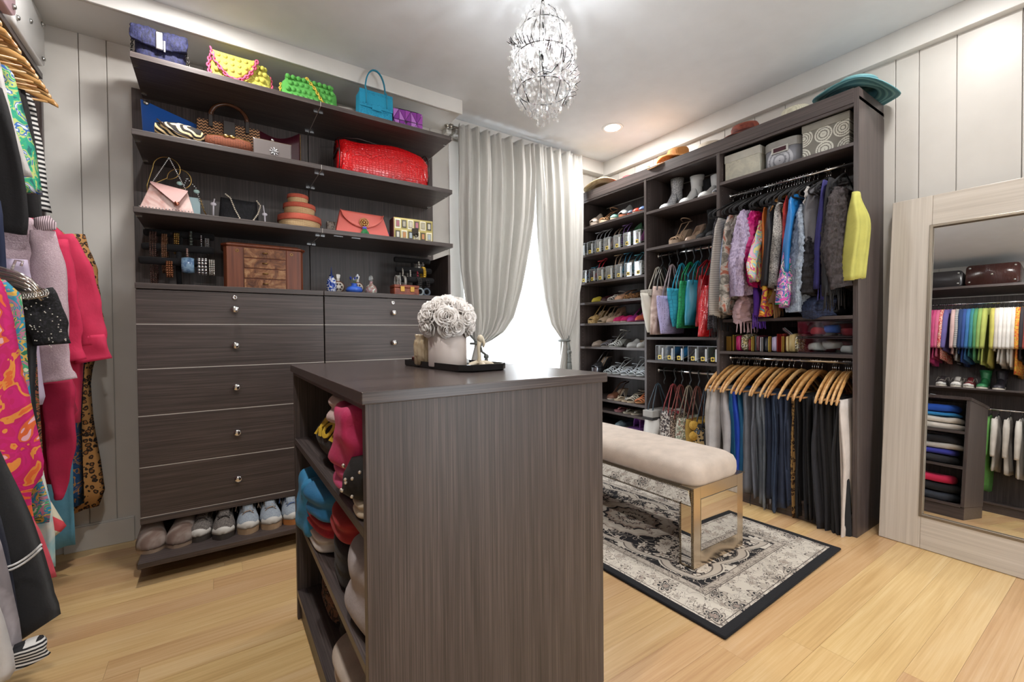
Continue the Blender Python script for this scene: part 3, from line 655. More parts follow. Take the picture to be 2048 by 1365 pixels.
tag(G().box(-.035, .035, -.03, .03, 0, .09).move((.945, 2.97, Z3)).o('card_case', plain('#274a9c', .5), None, bevel=.003), 'small blue box behind the coral clutch and patchwork bag', 'box')
# ---- counter
def bracelet_stand(x, y, label, w_, rows, rz=0):
    t = thing('bracelet_stand', label, 'stand', (x, y, Z4), rz)
    for k, (z, yo) in enumerate(rows): G().tube([(-w_/2, yo, z), (-w_/2+.008, yo, z), (w_/2-.008, yo, z), (w_/2, yo, z)], [.014, .019, .019, .014], 14).o('bar', BLACKV, t, True)
    G().tube([(0, rows[0][1], rows[0][0]), (0, rows[1][1]+.02, rows[1][0]), (0, rows[2][1]+.03, rows[2][0]), (0, .0, .01)], .012, 8).o('post', BLACKV, t, True)
    G().box(-.07, .07, -.05, .05, 0, .012).o('base', BLACKV, t, bevel=.004)
    return t
bracelet_stand(-.155, 2.86, 'black velvet bracelet stand with three bars at the left end of the counter', .30, [(.285, .05), (.205, .0), (.125, -.07)], R(-4))
bracelet_stand(1.12, 2.86, 'black velvet bracelet stand with three bars at the right end of the counter', .25, [(.255, .03), (.185, .0), (.115, -.04)], R(-3))
def hoop(name, label, x, y, z, r, th, mat, group, cat='bracelet', w_=0, sz=1.0, n=20, kind='ring', sl=0):
    """bracelet hanging round a bar that runs along x; centre hangs below the bar"""
    c = (0, 0, 0)
    if kind == 'ring': g = G().torus(c, r, th, n, 6, 'x', 1, sz)
    elif kind == 'cuff': g = G().loft([[(ln(-w_/2, w_/2, i/4), rr*K(2*PI*j/24), rr*sz*S(2*PI*j/24)) for j in range(24)] for i, rr in enumerate((r*.93, r, r*1.03, r, r*.93))]+[[(ln(w_/2, -w_/2, i/4), rr*K(2*PI*j/24)*.86, rr*sz*S(2*PI*j/24)*.86) for j in range(24)] for i, rr in enumerate((r*.93, r, r*1.03, r, r*.93))], wrap=True)
    else:
        pts = [(sl*S(2*PI*j/40), r*K(2*PI*j/40), r*sz*S(2*PI*j/40)) for j in range(41)]; g = beads(pts, th, 6)
        if w_: g2 = G(); [g2.add([(p[0]+k*w_, p[1], p[2]) for p in g.v], g.f) for k in (-1, 0, 1)]; g = g2
    o = g.o(name, mat, None, True); o.location = (x, y, z); return tag(o, label, cat, group)
PE = plain('#c9c3b8', .25, .3); GL = 'jewellery on the left stand'; GR = 'jewellery on the right stand'
hoop('necklace', 'long dark beaded necklace hanging furthest left on the stand', -.26, 2.89, 1.50, .045, .005, plain('#5a4038', .3, .4), GL, 'necklace', .010, 3.0, kind='beads')
hoop('necklace', 'bronze bead necklace next to the furthest left one', -.215, 2.89, 1.53, .045, .0045, plain('#8a6248', .3, .5), GL, 'necklace', .008, 2.2, kind='beads')
hoop('bracelet', 'gold link bracelet on the top bar of the left stand', -.165, 2.905, 1.59, .035, .006, GOLD, GL, w_=.008, sz=1.5, kind='beads')
hoop('bracelet', 'green grey chain bracelet on the top bar of the left stand', -.105, 2.905, 1.60, .035, .008, plain('#5c635c', .4), GL, sz=1.6, kind='beads')
hoop('bracelet', 'silver chain bracelet on the top bar of the left stand', -.06, 2.905, 1.60, .033, .006, SILV, GL, sz=1.4, kind='beads')
hoop('bracelet', 'triple silver mesh bracelet at the right end of the top bar', -.035, 2.905, 1.59, .035, .004, SILV, GL, w_=.007, sz=1.3, kind='beads')
hoop('bracelet', 'pink bead bracelet hanging on the middle bar of the left stand', -.12, 2.86, 1.52, .03, .006, plain('#a98a80', .3, .3), GL, sz=1.5, kind='beads')
hoop('bracelet', 'copper bead bracelet at the left end of the lowest bar', -.19, 2.79, 1.44, .03, .006, plain('#8d5a3c', .3, .6), GL, w_=.009, sz=1.3, kind='beads')
hoop('bracelet', 'wide pale blue enamel cuff on the lowest bar', -.115, 2.79, 1.464, .040, .0, pattern('smooth', '#6f8fb0', '#8fb0cc', '#5f7fa6', scale=4, rough=.2), GL, w_=.052, kind='cuff')
hoop('bracelet', 'chunky silver bead bracelet beside the blue cuff', -.055, 2.785, 1.462, .038, .009, SILV, GL, w_=.014, kind='beads')
hoop('bracelet', 'wide sparkling silver crystal cuff at the right of the lowest bar', -.015, 2.785, 1.460, .038, .005, plain('#d6d3cc', .2, .8), GL, w_=.009, kind='beads')
for k, (px_, lab, c, z, y, kd, r, th, w_) in enumerate(((835, 'white stone ring bracelet on the top bar of the right stand', '#c9c4bd', 1.575, 2.90, 'beads', .03, .010, 0), (843, 'clear ring bracelet beside the white stone one', '#8f8d8c', 1.575, 2.90, 'beads', .03, .010, 0),
    (803, 'pearl bracelet at the left of the middle bar', '#cfc9c0', 1.515, 2.87, 'beads', .028, .006, 0), (818, 'second pearl bracelet from the left on the middle bar', '#d6d0c9', 1.515, 2.87, 'beads', .028, .006, 0), (832, 'dark red bead bracelet on the middle bar', '#8c2436', 1.505, 2.87, 'beads', .030, .008, 0),
    (846, 'twisted yellow cord bracelet on the middle bar', '#d9b032', 1.52, 2.87, 'beads', .034, .006, .006), (795, 'white enamel bangle stack on the lowest bar', '#d8d6d2', 1.45, 2.82, 'beads', .03, .004, .010), (808, 'black and white bangle on the lowest bar', '#a5a29c', 1.45, 2.82, 'cuff', .032, .004, .018),
    (836, 'black link bracelet near the right of the lowest bar', '#3d3a3a', 1.44, 2.82, 'beads', .034, .007, .010), (852, 'dark chain bracelet at the right end of the lowest bar', '#2a2628', 1.43, 2.82, 'beads', .036, .006, .009))):
    hoop('bracelet', lab, at(px_, 560, 'y', y).x, y, z, r, th, plain(c, .3, .2), GR, w_=w_, sz=1.25, kind=kd)
# jewellery chest
t = thing('jewellery_chest', 'wooden jewellery chest with four burl drawers', 'jewellery box', (.23, 2.87, Z4), R(-1))
CHW = woodgrain('cherry_wood', 'z', '#5c2c1c', '#7a4028', '#8e5233', .35, 60, 2, .05); BURL = pattern('burl', '#4a2618', '#8a5838', '#b98c62', rough=.25)
def oct_(w_, d_, c): return [(-w_/2, d_/2), (-w_/2, -d_/2+c), (-w_/2+c*.8, -d_/2), (w_/2-c*.8, -d_/2), (w_/2, -d_/2+c), (w_/2, d_/2)]
G().loft([[(x, y, z) for x, y in oct_(.385, .2, .03)] for z in (0, .228)]).o('body', CHW, t, bevel=.001)
G().loft([[(x, y, z) for x, y in oct_(w_, d_, .032)] for w_, d_, z in ((.395, .21, .228), (.408, .222, .234), (.408, .222, .240), (.37, .19, .250))]).o('lid', CHW, t, bevel=.001)
for s_ in (-1, 1):
    dd = G().box(s_*.1415-.0375, s_*.1415+.0375, -.106, -.099, .004, .226).o('door', CHW, t, bevel=.002)
    G().torus((s_*.13, -.107, .205), .0065, .002, 16, 6, 'y').o('keyhole', GOLD, dd, True)
for k in range(4):
    z0_ = .006+.0555*k; dd = G().box(-.100, .100, -.107, -.099, z0_, z0_+.050).o('drawer', BURL, t, bevel=.002)
    G().tube([(-.012, -.110, z0_+.027), (-.010, -.116, z0_+.027), (.010, -.116, z0_+.027), (.012, -.110, z0_+.027)], .003, 6).o('handle', GOLD, dd, True)
def vase_like(name, label, cat, x, y, prof, mat, extra=None, n=24):
    t = thing(name, label, cat, (x, y, Z4)); G().lathe(prof, n).o('body', mat, t, True)
    if extra: extra(t)
    return t
BW = pattern('swirl', '#1c3f9c', '#dfe4ee', '#1f49b0', '#183a8e', scale=2.2, rough=.15)
vase_like('scent_bottle', 'tall blue and white painted bottle with a spiked stopper', 'bottle', .578, 2.80, [(.018, 0), (.026, .01), (.029, .05), (.024, .082), (.013, .094), (.013, .10), (.001, .10)], BW, lambda t: G().lathe([(.012, .10), (.014, .106), (.005, .112), (.0025, .145), (.0005, .16)], 12).o('stopper', plain('#20356e', .2), t, True))
for k, x in enumerate((.628, .745)):
    t = thing('round_bottle', ('round glass bottle with a white flower medallion beside the tall blue bottle', 'round glass bottle with a white flower medallion behind the blue bowl')[k], 'bottle', (x, 2.86, Z4), 0, 'round medallion bottles')
    G().lathe([(.012, -.02), (.036, -.015), (.038, 0), (.036, .015), (.012, .02)], 24, (0, 0, .046), ax='y').box(-.014, .014, -.012, .012, 0, .012).o('body', plain('#8a4a2c', .1, 0, 0, 60, Transmission_Weight=.4), t, True)
    G().tube([(0, 0, .08), (0, 0, .10)], .010, 10).loft([[(x_, y_, z_) for x_, y_ in ((-r_, -r_), (r_, -r_), (r_, r_), (-r_, r_))] for r_, z_ in ((.009, .10), (.012, .12), (.007, .125))]).o('stopper', plain('#c9c4bb', .08), t)
    G().lathe([(.001, -.0225), (.030, -.0215), (.030, -.018)], 24, (0, 0, .046), ax='y').o('medallion', plain('#d9d2c6', .3), t, True)
    for j in range(6): a = 2*PI*j/6; G().ball((.017*K(a), -.0225, .046+.017*S(a)), .0065, 8, 1, .35, 1).o('petal', plain('#4a3530', .4), t, True)
def bf(t):
    rr = random.Random(4)
    for k in range(7):
        a = rr.uniform(0, 6.28); q = (.022*K(a), .012*S(a), .098+rr.uniform(-.012, .02)); G().tube([(0, 0, .05), (q[0]*.6, q[1]*.6, .075), q], .0014, 5).o('stem', plain('#4c6b2c', .5), t)
        G().ball(q, .007, 6, 1, 1, 1.3).o('flower', plain(('#2c3f9c', '#dfe2ee')[k % 3 == 0], .5), t, True)
vase_like('flower_vase', 'squat blue glass vase with tiny blue flowers', 'vase', .700, 2.76, [(.026, 0), (.046, .012), (.050, .024), (.040, .040), (.016, .046), (.017, .058), (.020, .062), (.012, .060), (.001, .05)], plain('#3a63c4', .12), bf)
t = thing('perfume_bottle', 'iridescent round perfume bottle with a faceted stopper', 'bottle', (.808, 2.78, Z4))
G().lathe([(.022, 0), (.034, .012), (.036, .03), (.028, .052), (.012, .066), (.009, .078), (.014, .082), (.001, .083)], 24).o('body', pattern('smooth', '#a9d0c4', '#c8a2a8', '#8d6a5a', '#d9e2da', scale=5, rough=.08), t, True)
G().loft([[(r_*K(2*PI*j/6), r_*S(2*PI*j/6), z_) for j in range(6)] for r_, z_ in ((.007, .083), (.015, .096), (.013, .112), (.004, .120))]).o('stopper', plain('#d6dadb', .05, 0, 0, 60, Transmission_Weight=.7), t)
t = thing('leather_case', 'small brown leather case with brass buckles in front of the right stand', 'case', (1.015, 2.755, Z4))
LEA = pattern('smooth', '#5c2414', '#7a3520', '#8c4428', scale=3, rough=.35)
G().box(-.082, .082, -.045, .045, 0, .046).o('body', LEA, t, bevel=.004); G().box(-.083, .083, -.046, .046, .047, .066).o('lid', LEA, t, bevel=.004)
for x in (-.03, .035): G().box(x-.014, x+.014, -.050, -.044, .022, .056).o('buckle', BRASS, t, bevel=.002)
for k, x in enumerate((1.118, 1.165)): tag(G().torus((0, 0, .03), .022, .007, 20, 8, 'y').move((x, 2.75, Z4)).o('ring_ornament', (plain('#8f9ba0', .15), plain('#4b5560', .15))[k], None, True), ('small pale glass ring ornament beside the leather case', 'small dark glass ring ornament at the right end')[k], 'ornament')
# ================================================================ shoes
def shoe_rings(L, wd, heel, h_toe, h_vamp, h_back, open_from, m=16, toe=.0, n=14, pt=1.0):
    """closed rings from toe (t=0) to heel (t=1); returns (sole rings, upper rings)"""
    def sole(t): return heel*smooth((t-.38)/.42)
    def wdt(t): return wd*interp([(0, .10 if pt > 1 else .42), (.10 if pt > 1 else .06, .50 if pt > 1 else .78), (.28, 1.0), (.6, .72), (.85, .70), (.97, .5), (1, .25)], t)
    return sole, wdt
def lighten(c, k=1.18):
    return '#%02x%02x%02x' % tuple(min(235, int(int(c[i:i+2], 16)*k)) for i in (1, 3, 5)) if c.startswith('#') else '#888888'
def make_shoe(kind, up, sole_c='#cfc6b8', L=.245, wd=.086, heel=.0, plat=.012, mat=None, lace=None, inner=None):
    """a shoe with its toe towards -y at the origin, built as named parts: list of (name, G, material, smooth)"""
    out = []; UM = mat or plain(lighten(up), .4); SM = plain(sole_c, .5) if isinstance(sole_c, str) else sole_c
    pt = 2 if kind in ('pump', 'mule', 'pointed') else 1
    hs = lambda t: plat+heel*smooth((t-.36)/.42)
    wf_ = lambda t: wd*(1 if pt == 2 else min(1, (t/.12+.02))**.5)*lerp([(0, .05 if pt == 2 else .88), (.04, .26 if pt == 2 else .90), (.13, .62 if pt == 2 else .93), (.28, 1.0), (.58, .70), (.82, .72), (.95, .58), (1, .34)], t)
    Y = lambda t: t*L*(1-.0*heel)
    # sole / footbed
    rings = []
    for i in range(25):
        t_ = (i/24)**1.5; w_ = wf_(t_)/2; z = hs(t_); th = .006 if kind in ('sandal', 'pump', 'flipflop', 'mule', 'slingback', 'pointed') and plat < .02 else (plat if heel < .02 else plat)
        zb = max(0, z-th) if heel > .02 else 0
        if kind in ('platform',): zb = 0
        rings.append([(-w_, Y(t_), zb), (w_, Y(t_), zb), (w_*1.04, Y(t_), z), (-w_*1.04, Y(t_), z)])
    out.append(('sole', G().loft(rings), SM, False))
    if heel > .02 and kind != 'platform':
        wide = .6 if kind in ('boot', 'block') else .28
        hw = wd*.36*wide; y0, y1 = L*.80, L*.99
        g = G().hexa([(x, y, z) for z, s_ in ((0, 1 if kind in ('boot', 'block') else .45), (hs(.95)-.004, 1.35)) for y in (ln(y0, y1, .5)-(y1-y0)/2*s_*.8, ln(y0, y1, .5)+(y1-y0)/2*s_*.8) for x in (-hw*s_, hw*s_)])
        out.append(('heel', g, SM if kind != 'pump' else UM, False))
    def upper(t0, t1, hf, th=.003, m=12, n=12, base=0.0, tw=1.0):
        """arched shell across the foot between t0 and t1"""
        g = G().sheet(lambda u, v: (wf_(ln(t0, t1, u))/2*tw*K(PI*(1-v))*(-1)*-1, Y(ln(t0, t1, u)), hs(ln(t0, t1, u))+base+max(0, S(PI*v))**.7*hf(u)*(min(1, u*u/.09*9+.02)**.5 if t0 < .02 else 1)), m+4, n, th); return g
    def sides(t0, t1, hf, th=.003, m=14):
        """side and back wall open at the top"""
        def fn(u, v):
            # u runs from left front round the heel to right front
            s_ = u*2-1; tt = ln(t1, t0, min(1, abs(s_)*1.25)) if abs(s_) < .8 else ln(t1, t0, 1) ; tt = ln(t1, t0, abs(s_))
            w_ = wf_(tt)/2*1.02; hh = hf(abs(s_)); lean = .86
            return (w_*(1 if s_ > 0 else -1)*min(1, abs(s_)*5)*ln(1, lean, v), Y(tt)+.004*(1-min(1, abs(s_)*5)), hs(tt)+hh*v)
        return G().sheet(fn, m*2, 4, th)
    if kind in ('sneaker',):
        out.append(('upper', upper(.0, .55, lambda u: interp([(0, .030), (.3, .045), (1, .085)], u)), UM, True))
        out.append(('heel_counter', sides(.52, 1.0, lambda a: interp([(0, .075), (.5, .055), (1, .078)], a)), UM, True))
        out.append(('toe_cap', upper(.0, .15, lambda u: .024+.014*u, .006), plain('#c4c1bb', .5), True))
        out.append(('tongue', G().sheet(lambda u, v: ((v-.5)*.045, L*ln(.30, .50, u), plat+.058+.055*u-.02*(v-.5)**2), 5, 4, .006), UM, True))
        g = G()
        for k in range(5):
            y = L*(.26+.06*k); z = plat+.056+.008*k; g.tube([(-.026, y, z-.008), (-.01, y+.006, z+.006), (.01, y+.012, z+.006), (.026, y+.014, z-.006)], .0022, 5); g.tube([(.026, y, z-.008), (.01, y+.006, z+.008), (-.026, y+.014, z-.006)], .0022, 5)
        g.tube([(-.02, L*.5, plat+.09), (-.045, L*.47, plat+.10), (-.055, L*.40, plat+.06)], .0022, 5); g.tube([(.02, L*.5, plat+.09), (.045, L*.46, plat+.095), (.058, L*.42, plat+.05)], .0022, 5)
        out.append(('lace', g, plain(lace or '#b7afa4', .7), True))
    elif kind == 'slipper':
        out.append(('upper', upper(.0, .70, lambda u: interp([(0, .025), (.25, .055), (1, .13)], u), .008, 14, 14), UM, True))
        out.append(('shaft', G().loft([[(.045*K(2*PI*j/16)*e, L*.76+.055*S(2*PI*j/16)*e, z) for j in range(16)] for z, e in ((.02, 1), (.06, 1), (.12, .98), (.16, 1.02))]), UM, True))
    elif kind in ('pump', 'pointed', 'mule', 'slingback', 'peep'):
        out.append(('upper', upper(.0 if kind != 'peep' else .07, .40 if kind != 'mule' else .52, lambda u: interp([(0, .014), (.4, .036), (1, .050)], u), .0025), UM, True))
        if kind in ('pump', 'pointed'): out.append(('heel_counter', sides(.36, 1.0, lambda a: interp([(0, .058), (.35, .040), (1, .034)], a)), UM, True))
        if kind in ('slingback', 'peep'):
            out.append(('strap', G().tube([(-wf_(.4)/2, Y(.4), hs(.4)+.03), (-wd*.33, Y(.75), hs(.75)+.05), (-.02, Y(1), hs(1)+.062), (.02, Y(1), hs(1)+.062), (wd*.33, Y(.75), hs(.75)+.05), (wf_(.4)/2, Y(.4), hs(.4)+.03)], .006, 6, sq=.5), UM, True))
        out.append(('insole', G().sheet(lambda u, v: (wf_(ln(.3, .98, u))/2*.9*(2*v-1), Y(ln(.3, .98, u)), hs(ln(.3, .98, u))+.001), 8, 2, .001), plain(inner or '#b59c84', .6), False))
    elif kind in ('boot', 'tallboot'):
        H = .17 if kind == 'boot' else .34
        out.append(('upper', upper(.0, .62, lambda u: interp([(0, .022), (.3, .042), (1, .095)], u), .003), UM, True))
        rr_ = []
        for z, y, a, b in ((hs(1)-.006, .80, .036, .052), (hs(1)+.04, .78, .037, .056), (hs(1)+.09, .77, .036, .050), (heel+plat+H*.75, .79, .043, .056), (heel+plat+H, .80, .050, .062)):
            rr_.append([(a*K(2*PI*j/20), L*y+b*S(2*PI*j/20)*.9, z+(.006*S(2*PI*j/20) if z > heel+H*.9 else 0)) for j in range(20)])
        inner_r = [[(p[0]*.92, L*.8+(p[1]-L*.8)*.92, p[2]) for p in rr_[-1]], [(p[0]*.8, L*.8+(p[1]-L*.8)*.8, p[2]-H*.5) for p in rr_[-1]]]
        out.append(('shaft', warp(G().loft(rr_+inner_r), .004, 18, L*40), UM, True))
    elif kind in ('sandal', 'block', 'platform'):
        g = G()
        for tt, hh, r_ in ((.10, .020, .004), (.20, .028, .004), (.30, .034, .004), (.42, .045, .0035)):
            w_ = wf_(tt)/2; sl = random.uniform(-.03, .03)
            g.tube([(w_*K(PI*k/8), Y(tt+sl*K(PI*k/8)), hs(tt)+.002+hh*S(PI*k/8)) for k in range(9)], r_, 5)
        for s_ in (-1, 1): g.tube([(s_*wf_(.2)/2, Y(.2), hs(.2)+.004), (s_*wd*.2, Y(.4), hs(.4)+.05), (s_*wd*.38, Y(.72), hs(.72)+.055), (s_*.02, Y(.98), hs(.98)+.07), (0, Y(1.0), hs(1)+.075)], .0035, 5)
        g.tube([(wd*.4*K(PI*k/8), Y(.80)-.055*S(PI*k/8), hs(.8)+.07+.012*S(PI*k/8)) for k in range(9)], .0035, 5)
        out.append(('straps', g, UM, True))
    elif kind == 'flipflop':
        g = G()
        for s_ in (-1, 1): g.tube([(0, Y(.12), hs(.1)+.004), (s_*.012, Y(.22), hs(.2)+.022), (s_*wf_(.45)/2, Y(.50), hs(.5)+.004)], .0045, 6)
        out.append(('straps', g, UM, True))
    elif kind == 'clog':
        out.append(('upper', upper(.03, .50, lambda u: interp([(0, .020), (.4, .050), (1, .085)], u), .006, 10, 12), UM, True))
    return out
SHOEC = {}
def shoe(kind, label, loc, rz, group, name=None, up='#888', **kw):
    key = (kind, up, str(kw.get('mat')), kw.get('heel'), kw.get('plat'), kw.get('L'), kw.get('sole_c'), kw.get('lace'))
    nm = name or {'sneaker': 'sneaker', 'slipper': 'slipper_boot', 'boot': 'ankle_boot', 'tallboot': 'tall_boot', 'sandal': 'strappy_sandal', 'block': 'strappy_sandal', 'platform': 'platform_shoe', 'flipflop': 'flip_flop', 'clog': 'platform_mule', 'mule': 'mule', 'pump': 'pump', 'peep': 'peep_toe_shoe', 'slingback': 'slingback_shoe', 'pointed': 'pointed_flat'}[kind]
    t = thing(nm, label, 'boot' if 'boot' in nm else 'shoe', loc, rz, group)
    if key in SHOEC:
        for me, pn in SHOEC[key]:
            o = bpy.data.objects.new(pn, me); col.objects.link(o); o.parent = t
    else:
        SHOEC[key] = []
        for pn, g, m, sm in make_shoe(kind, up, **kw):
            if not g.v: continue
            o = g.o(pn, m, t, sm); SHOEC[key].append((o.data, pn))
    return t
# shoes on the low shelf under the drawers
zs_ = .104; SG = 'pairs of shoes on the low shelf under the drawers'
SUEDE = pattern('smooth', '#5d4a42', '#6b564c', '#8d8078', scale=1.2)
GREYK = pattern('tweed', '#5c5450', '#6b645f', '#3f3a37', '#77706a', scale=2.2); BLUK = pattern('tweed', '#8d96a0', '#9aa2aa', '#838c96', scale=2.2)
def low(px_, py_, kind, label, ang, **kw):
    p = at(px_, py_, 'z', zs_); return shoe(kind, label, (p.x, p.y, zs_), R(ang), SG, **kw)
low(303, 1108, 'slipper', 'brown sheepskin slipper boot, left one of the pair', 4, mat=SUEDE, up='sl', L=.30, wd=.112, plat=.018, sole_c='#a58f7c')
low(352, 1098, 'slipper', 'brown sheepskin slipper boot, right one of the pair', -12, mat=SUEDE, up='sl', L=.30, wd=.112, plat=.018, sole_c='#a58f7c')
low(396, 1086, 'sneaker', 'dark grey knit running shoe beside the slipper boots', -10, mat=GREYK, up='gk', L=.285, wd=.098, plat=.028, lace='#2c2624', sole_c='#4a4440')
low(446, 1081, 'sneaker', 'dark grey knit running shoe beside the pale grey pair', -4, mat=GREYK, up='gk', L=.285, wd=.098, plat=.028, lace='#2c2624', sole_c='#4a4440')
low(497, 1070, 'sneaker', 'pale grey running shoe with tan laces, left one of the pair', -2, mat=BLUK, up='bk', L=.285, wd=.100, plat=.030, lace='#9c8674', sole_c='#b79a7c')
low(546, 1060, 'sneaker', 'pale grey running shoe with tan laces, right one of the pair', 2, mat=BLUK, up='bk', L=.285, wd=.100, plat=.030, lace='#9c8674', sole_c='#b79a7c')
low(590, 1050, 'sneaker', 'blue grey running shoe with an orange sole beside the island', 3, mat=BLUK, up='bo', L=.285, wd=.100, plat=.030, lace='#5a6f9c', sole_c='#c9834a')
# ================================================================ island
IX0, IX1, IY0, IY1, IZ = .243, .905, .890, 1.885, .987
isl = thing('island_cabinet', 'dark wood island with open shelves full of folded clothes', 'cabinet', (.574, 1.39, 0))
wbox(isl, 'top', woodgrain('island_top_wood', 'x', DK, MD, LT, .27, 340, 3, .06), IX0-.008, IX1+.012, IY0-.008, IY1+.01, IZ-.0255, IZ, .0015)
wbox(isl, 'side_panel', WOOD['z'], IX0, IX1, IY0, IY0+.022, .10, IZ-.0255); wbox(isl, 'side_panel', WOOD['z'], IX0, IX1, IY1-.022, IY1, .0, IZ-.0255)
wbox(isl, 'divider', WOOD['z'], .566, .582, IY0+.022, IY1-.022, .092, IZ-.0255)
SHZ = (.705, .420, .115)
for i, z in enumerate(SHZ):
    wbox(isl, 'shelf', WOOD['y'], IX0, .566, IY0+.022, IY1-.022, z-.0225, z); wbox(isl, 'shelf', WOOD['y'], .582, IX1, IY0+.022, IY1-.022, z-.0225, z)
wbox(isl, 'base', WOOD['y'], IX0+.012, IX1-.006, IY0+.0, IY1-.02, .0, .098)
wbox(isl, 'rail', WOOD['y'], IX0+.002, IX0+.02, IY0+.022, IY1-.022, IZ-.04, IZ-.0255)
def folded(label, x, y, z, wx, wy, h, mat, seed=0, rz=0, amp=.012, layers=2, cat='clothing', name='folded_sweater', group='folded clothes in the island', f=10):
    """a folded garment: stacked rounded layers (one cloth) with wrinkles"""
    t = G(); rr_ = random.Random(seed)
    g = G(); n = 16; m = 8; prof = []
    for i in range(m+1):
        a = i/m; lay = abs(S(PI*a*layers)); prof.append((.90+.10*lay-.05*(a > .95), a*h))
    rings = []
    for e, zz in prof:
        q = []
        for j in range(24):
            a = 2*PI*j/24; ca, sa = K(a), S(a); q.append((abs(ca)**.6*(1 if ca > 0 else -1)*wx/2*e, abs(sa)**.6*(1 if sa > 0 else -1)*wy/2*e, zz*(1-.10*(abs(ca)**3))))
        rings.append(q)
    top = rings[-1]
    for k in (.75, .45, .15): rings.append([(p[0]*k, p[1]*k, p[2]+.006*(1-k)) for p in top])
    g.loft(rings); warp(g, amp, f, seed*1.7)
    zmin = min(p[2] for p in g.v); g.v = [(p[0], p[1], max(p[2], .0)) for p in g.v]
    o = g.o(name, mat, None, True, sub=1); o.location = (x, y, z); o.rotation_euler = (0, 0, rz); return tag(o, label, cat, group)
F = fabric
LFT = 'folded clothes on the left shelves of the island'
xs = .40
# top compartment
folded('blush pink sweater on top of the pile on the upper shelf', .375, 1.19, .862, .27, .22, .085, F('#b39a94'), 1, .1, .022)
folded('raspberry pink sweater crumpled near the near panel, upper shelf', .335, 1.09, .785, .25, .22, .16, F('#b8295a', .7), 2, -.1, .034, 3)
folded('pink sweatshirt under the raspberry sweater, upper shelf', .35, 1.10, .735, .24, .24, .06, F('#c24a74', .7), 3, .05, .014)
t = thing('folded_tshirt', 'black sweatshirt with big yellow letters, rolled on the upper shelf', 'clothing', (.36, 1.34, .706), R(8))
g = G().loft([[(.10*K(2*PI*j/20)*e, y, .075+.072*S(2*PI*j/20)*e) for j in range(20)] for y, e in ((-.21, .45), (-.2, .8), (-.1, 1), (0, 1.02), (.1, 1), (.19, .85), (.205, .5))]); warp(g, .012, 12, 3).o('body', F('#1d1614'), t, True)
def letters(s, size, mat, par, fn, name='lettering'):
    cu = bpy.data.curves.new('t', 'FONT'); cu.body = s; cu.size = size; cu.extrude = .0015; cu.align_x = 'CENTER'; cu.resolution_u = 3
    try: cu.offset = size*.035
    except Exception: pass
    ob = bpy.data.objects.new('t', cu); me = bpy.data.meshes.new_from_object(ob); bpy.data.objects.remove(ob)
    v = [fn(p.co) for p in me.vertices]; g = G().add(v, [tuple(p.vertices) for p in me.polygons]); return g.o(name, mat, par)
def wrap(co):   # letters wrapped round the roll; reading direction along -y
    r_ = .104; a = PI-.25-co.y/.10; rr_ = r_+co.z*1.2
    return (rr_*K(a)*1.0, .02-co.x, .078+.074/.10*rr_*S(a)*1.04)
letters('ROLL', .085, plain('#c9a42c', .6), t, wrap)
folded('black folded trousers at the back of the upper shelf', .46, 1.66, .706, .20, .30, .20, F('#141011'), 5, 0, .01, 4)
folded('blue striped shirt showing under the pink pile, upper shelf', .335, 1.13, .706, .17, .10, .04, pattern('vstripes', '#dfe6ee', '#3a6ea8', scale=4), 6, .3, .006)
t = thing('studded_sweater', 'black sweater with pearl studs hanging over the upper shelf edge', 'clothing', (.335, .985, .744), R(0))
g = G().loft([[(.115*K(2*PI*j/20)*e, .066*S(2*PI*j/20)*e, z) for j in range(20)] for z, e in ((-.0, .85), (.015, 1), (.05, 1), (.085, .82), (.10, .3))]); warp(g, .008, 14, 2); g.v = [(a, b, max(0, c)) for a, b, c in g.v]; g.o('body', F('#16110f'), t, True)
rs = random.Random(5); 
for k in range(22):
    a = rs.uniform(PI*.6, PI*1.5); z = rs.uniform(.008, .07); G().ball((.118*K(a), .069*S(a), z), .0042, 6).o('stud', plain('#d9cfc2', .2, .6), t, True)
# second compartment
folded('turquoise blue knit bundled at the far end of the middle shelf', .32, 1.66, .421, .20, .22, .20, F('#2a7ba6', .7), 11, 0, .03, 5, f=14)
folded('mid blue sweater spilling over the middle shelf', .33, 1.47, .421+.12, .20, .22, .09, F('#1f6690', .7), 12, .2, .02, 2)
folded('scarlet sweater under the blue knit on the middle shelf', .34, 1.52, .421+.06, .20, .30, .055, F('#9c1c28'), 13, .1, .01)
folded('white folded top at the bottom of the far pile, middle shelf', .34, 1.56, .421, .20, .28, .055, F('#bdb3ab'), 14, 0, .008)
folded('red sweater in the middle of the middle shelf', .36, 1.25, .421+.14, .22, .24, .07, F('#94201f'), 15, 0, .018)
folded('black folded trousers in the middle of the middle shelf', .37, 1.27, .421, .22, .24, .13, F('#171212'), 16, 0, .012, 3)
folded('cream knit under the studded sweater, upper shelf', .335, .985, .706, .19, .12, .04, F('#b5a48e'), 17, 0, .008)
folded('red and black striped knit by the near panel, middle shelf', .37, .99, .421+.19, .20, .12, .05, pattern('stripes', '#8c1d16', '#1a1210', scale=4), 18, 0, .01)
folded('pale grey sweatshirt standing near the front of the middle shelf', .355, 1.03, .421, .22, .22, .19, F('#9c918e'), 19, 0, .024)
